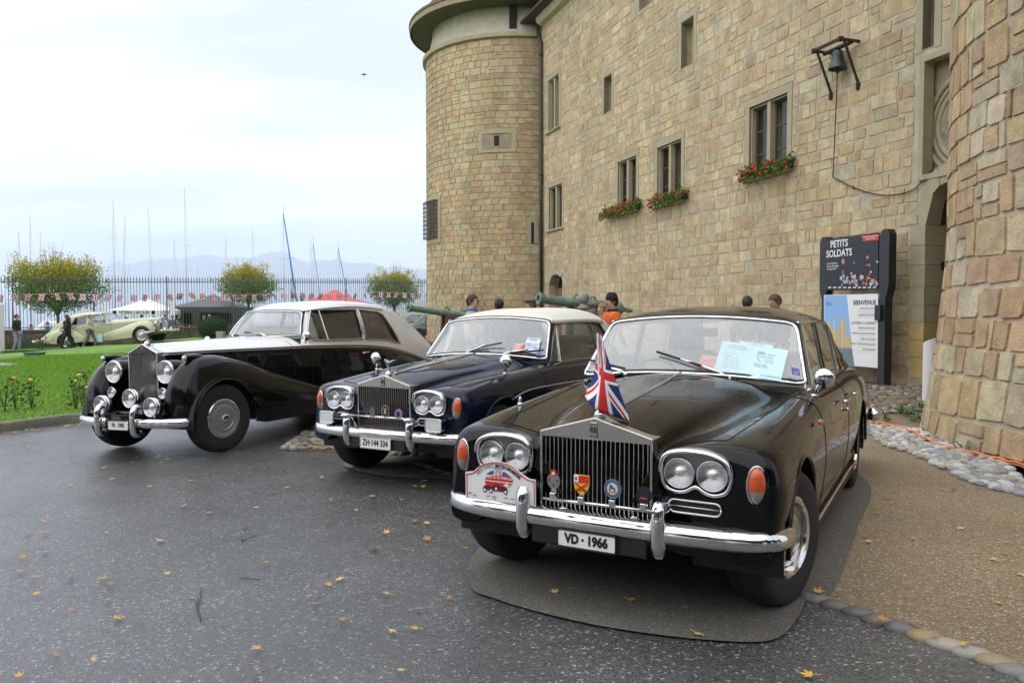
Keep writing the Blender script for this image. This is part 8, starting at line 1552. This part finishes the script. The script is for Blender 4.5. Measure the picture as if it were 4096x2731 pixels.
# ================================================================ people
M_skin = mat('skin', (.50, .30, .21), .55); M_eye = mat('eye_dark', (.02, .015, .012), .3); M_lip = mat('lip', (.36, .15, .12), .5)
def skinobj(name, V, E, rad, M, parent, sub=2):
    me = bpy.data.meshes.new(name); me.from_pydata([tuple(v) for v in V], E, []); me.materials.append(M); o = link(name, me, parent); md = o.modifiers.new('Skin', 'SKIN'); md.use_smooth_shade = True
    for i, r_ in enumerate(rad): me.skin_vertices[0].data[i].radius = (r_, r_) if not hasattr(r_, '__len__') else r_
    me.skin_vertices[0].data[0].use_root = True; s = o.modifiers.new('Sub', 'SUBSURF'); s.levels = sub; s.render_levels = sub; return o
def person(loc, yaw, H, label, coat, legs, hair_c, hair='short', stride=0., arms=((-.02, .0), (-.02, .0)), group=None, shoes=(.03, .025, .02), hat=None, sub=2, headyaw=0., fat=1.0, nod=0., collar=None):
    k = H/1.75; t = empty('person', loc, yaw, label=label, cat='person', group=group); t.scale = (k, k, k)
    hm = Matrix.Translation((0, 0, 1.52)) @ Matrix.Rotation(headyaw, 4, 'Z') @ Matrix.Rotation(nod, 4, 'X') @ Matrix.Translation((0, 0, -1.52)); hv = lambda p: tuple(hm @ Vector(p))
    V = [(0, 0, .96), (0, .01, 1.15), (0, .0, 1.34), (0, .015, 1.47), (0, .01, 1.52), hv((0, -.012, 1.575)), hv((0, -.012, 1.64)), hv((0, .0, 1.70))]; E = [(i, i+1) for i in range(7)]; rd = [(.14, .11), (.125, .10), (.155, .10), (.068, .068), (.062, .064), (.066, .080), (.076, .094), (.066, .08)]
    def add(p, r_, par): V.append(tuple(p)); rd.append(r_); E.append((par, len(V)-1)); return len(V)-1
    add(hv((0, -.115, 1.622)), (.014, .018), 6)
    hands = []; armp = []
    for s, (sw, bend) in zip((1, -1), arms):
        sh = add((s*.165, .005, 1.41), .055, 2); el = add((s*.225, .02+sw*.5+.03, 1.14), .042, sh); w0 = Vector((s*(.23-.16*bend), sw*1.0-.10-.16*bend, .92+.22*bend)); wr = add(w0, .028, el); pm_ = add(w0+Vector((-s*.01, -.02, -.07)), (.022, .036), wr)
        for f in range(4): add(w0+Vector((-s*.018, -.05+f*.024, -.145+.010*abs(f-1.2))), .009, pm_)
        add(w0+Vector((-s*.03, -.06, -.085)), .010, wr); armp.append((V[sh], V[el], V[wr]))
    lg = []
    for s in (1, -1):
        a = stride*s; hp = add((s*.085, 0, .90), .082, 0); kn = add((s*.095, -.02-a*.22-.03*abs(stride), .50), .052, hp); an = add((s*.095, .03-a*.40+(.06 if a < 0 else 0), .085+(.07 if a < 0 and abs(stride) > .3 else 0)), .038, kn); to = add((s*.105, an and V[an][1]-.16, V[an][2]-.045), .034, an); lg.append((V[hp], V[kn], V[an], V[to]))
    skinobj('body', V, E, rd, M_skin, t, sub)
    cv = [(0, .0, .88), (0, .01, 1.15), (0, .0, 1.34), (0, .01, 1.46)]; cr = [(.175*fat, .145*fat), (.165*fat, .14*fat), (.185*fat, .135*fat), (.085, .085)]; ce = [(0, 1), (1, 2), (2, 3)]
    for a in armp:
        b = len(cv); cv += [a[0], a[1], tuple(Vector(a[1]).lerp(Vector(a[2]), .95))]; cr += [.082*fat, .066*fat, .045]; ce += [(2, b), (b, b+1), (b+1, b+2)]
    skinobj('jacket', cv, ce, cr, coat, t, sub)
    if collar: m = MB(); m.tube([(.075*math.cos(a), .02+.075*math.sin(a), 1.49) for a in np.linspace(0, 6.28, 12, endpoint=False)], .03, 6, closed=True); m.obj('collar', collar, t, smooth=True)
    lv = [(0, 0, .93)]; lr = [(.15, .125)]; le = []
    for L in lg: b = len(lv); lv += [L[0], L[1], tuple(Vector(L[1]).lerp(Vector(L[2]), .93))]; lr += [.098, .072, .058]; le += [(0, b), (b, b+1), (b+1, b+2)]
    skinobj('trousers', lv, le, lr, legs, t, sub)
    for L in lg: m = MB(); m.blob((L[3][0], (L[2][1]+L[3][1])/2-.0, max(.035, L[2][2]-.045)), (.05, .14, .045), 2); m.obj('shoe', mat('shoe_%d' % int(shoes[0]*100), shoes, .6), t, smooth=True)
    M_h = mat('hair_%02d%02d' % (int(hair_c[0]*100), int(hair_c[2]*100)), hair_c, .7, var=.4, vscale=40, bump=.006, bscale=60)
    m = MB(); G_ = []
    for a in np.linspace(0, 2*math.pi, 21):
        row = []
        for q in np.linspace(0, 1, 8):
            low = float(np.interp(math.sin(a), [-1, -.6, -.2, .25, 1], [.42, .36, -.22, -.62, -.80]))
            el = math.pi/2*(1-q)+math.asin(low)*q; fl = (1.13+.05*math.sin(a*5+q*4)) if hair != 'bald' else 1.06; row.append(hv((.083*fl*math.cos(el)*math.cos(a), .008+.100*fl*math.cos(el)*math.sin(a), 1.648+.098*fl*math.sin(el))))
        G_.append(row)
    m.grid(G_, flip=True)
    if hair == 'long':
        for a in np.linspace(.1, math.pi-.1, 9): m.tube([hv((.085*math.cos(a), .02+.085*math.sin(a), 1.66)), hv((.095*math.cos(a), .03+.10*math.sin(a), 1.55)), (.10*math.cos(a), .04+.11*math.sin(a), 1.40)], [.035, .04, .015], 6)
    m.obj('hair', M_h, t, smooth=True)
    m = MB()
    for s in (1, -1): m.blob(hv((s*.031, -.092, 1.645)), (.011, .006, .007), 1); m.blob(hv((s*.032, -.094, 1.665)), (.018, .006, .004), 1)
    m.obj('eyes', M_eye, t, smooth=True); m = MB(); m.blob(hv((0, -.094, 1.585)), (.022, .006, .005), 1); m.obj('mouth', M_lip, t, smooth=True)
    m = MB()
    for s in (1, -1): m.blob(hv((s*.083, .01, 1.63)), (.010, .02, .03), 1)
    m.obj('ears', M_skin, t, smooth=True)
    if hat == 'beanie': m = MB(); m.lathe([(.098, 1.665), (.106, 1.68), (.105, 1.72), (.085, 1.775), (.05, 1.80), (.001, 1.805)], 20, (0, .002, 0)); m.obj('beanie', mat('black_knit', (.012, .012, .013), .9), t, smooth=True)
    if hat == 'cap': m = MB(); m.blob((0, -.01, 1.735), (.105, .135, .045), 2); m.blob((0, -.12, 1.715), (.075, .055, .014), 2); m.obj('flat_cap', mat('tweed_grey', (.11, .105, .095), .9, var=.3, vscale=80), t, smooth=True)
    return t
Mj = lambda n, c: mat('cloth_'+n, c, .8, var=.12, vscale=12, bump=.004, bscale=30)
navy, black, beige, grey, orange, jeans, greyt = Mj('navy', (.015, .018, .035)), Mj('black', (.012, .012, .013)), Mj('beige', (.45, .40, .30)), Mj('grey', (.10, .105, .12)), Mj('orange', (.72, .12, .02)), Mj('jeans', (.28, .30, .34)), Mj('greytrouser', (.12, .11, .11)); olive = Mj('olive', (.10, .12, .10)); redj = Mj('red', (.55, .04, .03))
def pp_(px, ytop, Y, H): p = atY(px, ytop, Y); return (p[0], Y, float(p[2])-H)
def stand(px, Y, **k): x = (px-CX)/FOC*Y; return (x, Y, float(gz(x, Y)))
G8 = 'visitors standing behind the parked cars'
D = math.pi/2
person(stand(1891, 13.6), D*.85, 1.80, 'dark-haired bearded man in a pale jacket smiling beside the first cannon', beige, jeans, (.02, .015, .012), group=G8, collar=Mj('bluecollar', (.04, .12, .5)), headyaw=-.1)
person(stand(1996, 14.6), math.pi*.95, 1.74, 'man with cropped black hair seen from behind over the cream soft top', black, jeans, (.02, .015, .013), group=G8)
person(stand(2123, 15.4), -D*.9, 1.72, 'person in a grey flat cap beside the thick cannon muzzle', Mj('brown', (.09, .06, .04)), greyt, (.10, .05, .025), group=G8, hat='cap')
person(stand(2334, 13.2), math.pi*.9, 1.82, 'grey curly-haired man in a grey jacket seen from behind at the cannon', grey, jeans, (.24, .235, .22), group=G8, fat=1.1, collar=Mj('check', (.2, .2, .2)))
person(stand(2408, 14.8), -D*.5, 1.64, 'woman with light brown hair between the grey-haired man and the man in orange', Mj('dkbrown', (.05, .035, .03)), jeans, (.28, .15, .06), hair='long', group=G8)
person(stand(2446, 13.3), -D*.8, 1.77, 'man in an orange jacket and black knitted cap', orange, black, (.03, .02, .015), hat='beanie', group=G8, collar=black, fat=1.08)
person(stand(2988, 13.6), D*1.75, 1.76, 'dark-haired man in an olive hooded top turned to the castle wall', olive, jeans, (.03, .02, .014), group=G8)
person(stand(3104, 12.6), -D*.75, 1.77, 'short-haired man in a navy hooded jacket looking down', navy, jeans, (.07, .045, .03), group=G8, nod=.30, collar=navy)
G3_ = 'visitors walking on the garden path'
def onpath(px, yfeet, Y): p = atY(px, yfeet, Y); return (p[0], Y, float(p[2]))
person(onpath(70, 1410, 36.), D, 1.77, 'young man in a black padded jacket holding a blue umbrella', black, Mj('ltjeans', (.33, .34, .36)), (.05, .03, .02), group=G3_, stride=.12, arms=((.05, .2), (-.05, .25)), fat=1.12)
person(onpath(270, 1406, 36.), -D, 1.70, 'woman all in black with long brown hair striding along the path', black, black, (.06, .025, .015), hair='long', group=G3_, stride=.62, arms=((.12, .5), (-.1, .9)), shoes=(.55, .5, .42), fat=1.05)
person(onpath(362, 1396, 35.6), D*1.0, 1.58, 'man in a beige jacket and grey trousers carrying a shopping bag', beige, greyt, (.16, .15, .14), group=G3_, stride=.62, arms=((.08, .4), (-.12, .4)), shoes=(.12, .04, .03), fat=1.12)
p = onpath(83, 1380, 35.7); m = MB(); m.tube([(p[0], p[1], p[2]+.55), (p[0]+.14, p[1], p[2]+.2), (p[0]+.26, p[1], p[2]-.28)], [.02, .035, .012], 8); m.obj('umbrella', mat('umbrella_blue', (.03, .08, .2), .7), smooth=True, label='folded blue umbrella in the hand of the man in the padded jacket', cat='umbrella')
p = onpath(378, 1375, 35.5); m = MB(); m.box((p[0]+.08, p[1]+.3, p[2]+.25), (.30, .10, .36), bev=.02); m.box((p[0]+.18, p[1]+.3, p[2]+.26), (.1, .104, .34), bev=.02); m.obj('shopping_bag', mat('bag_teal', (.25, .55, .58), .5, var=.5, vscale=3, c2=(.6, .65, .65)), label='white and teal shopping bag beside the man in beige', cat='bag')
GC = 'visitors beyond the garden fence'
for i, (px, yt, co, hc, lab) in enumerate(((304, 1258, Mj('dkblue', (.03, .04, .08)), (.06, .04, .03), 'dark-haired visitor beyond the fence over the green saloon roof'), (162, 1290, navy, (.05, .03, .02), 'visitor in navy beyond the fence under the broad tree'), (125, 1296, grey, (.08, .06, .05), 'visitor in grey beyond the fence under the broad tree'), (188, 1286, Mj('royal', (.04, .10, .45)), (.03, .05, .2), 'visitor in bright blue beyond the fence'), (505, 1268, black, (.04, .03, .02), 'visitor in black beside the car club tent pole'), (546, 1268, grey, (.2, .18, .16), 'grey-haired visitor at the car club tent'), (566, 1258, redj, (.05, .03, .03), 'tall visitor in a red anorak before the white tent'), (588, 1270, olive, (.1, .07, .04), 'visitor in olive under the white tent'), (617, 1264, redj, (.12, .1, .09), 'visitor in red beside another before the tent edge'), (660, 1258, navy, (.25, .2, .16), 'fair visitor in navy next to the white tent'), (690, 1260, grey, (.15, .12, .1), 'visitor in grey between the two tents'), (715, 1256, black, (.06, .04, .03), 'visitor in black at the black tent corner'), (815, 1260, grey, (.1, .08, .07), 'visitor in grey inside the black tent'), (837, 1258, navy, (.3, .28, .26), 'white-haired visitor inside the black tent'))):
    Y = 49.5+(i*7 % 5)*.8; H_ = 1.68+(i % 4)*.04; p = atY(px, yt, Y); person((p[0], Y, float(p[2])-H_), random.uniform(0, 6.28), H_, lab, co, jeans, hc, group=GC, sub=1)
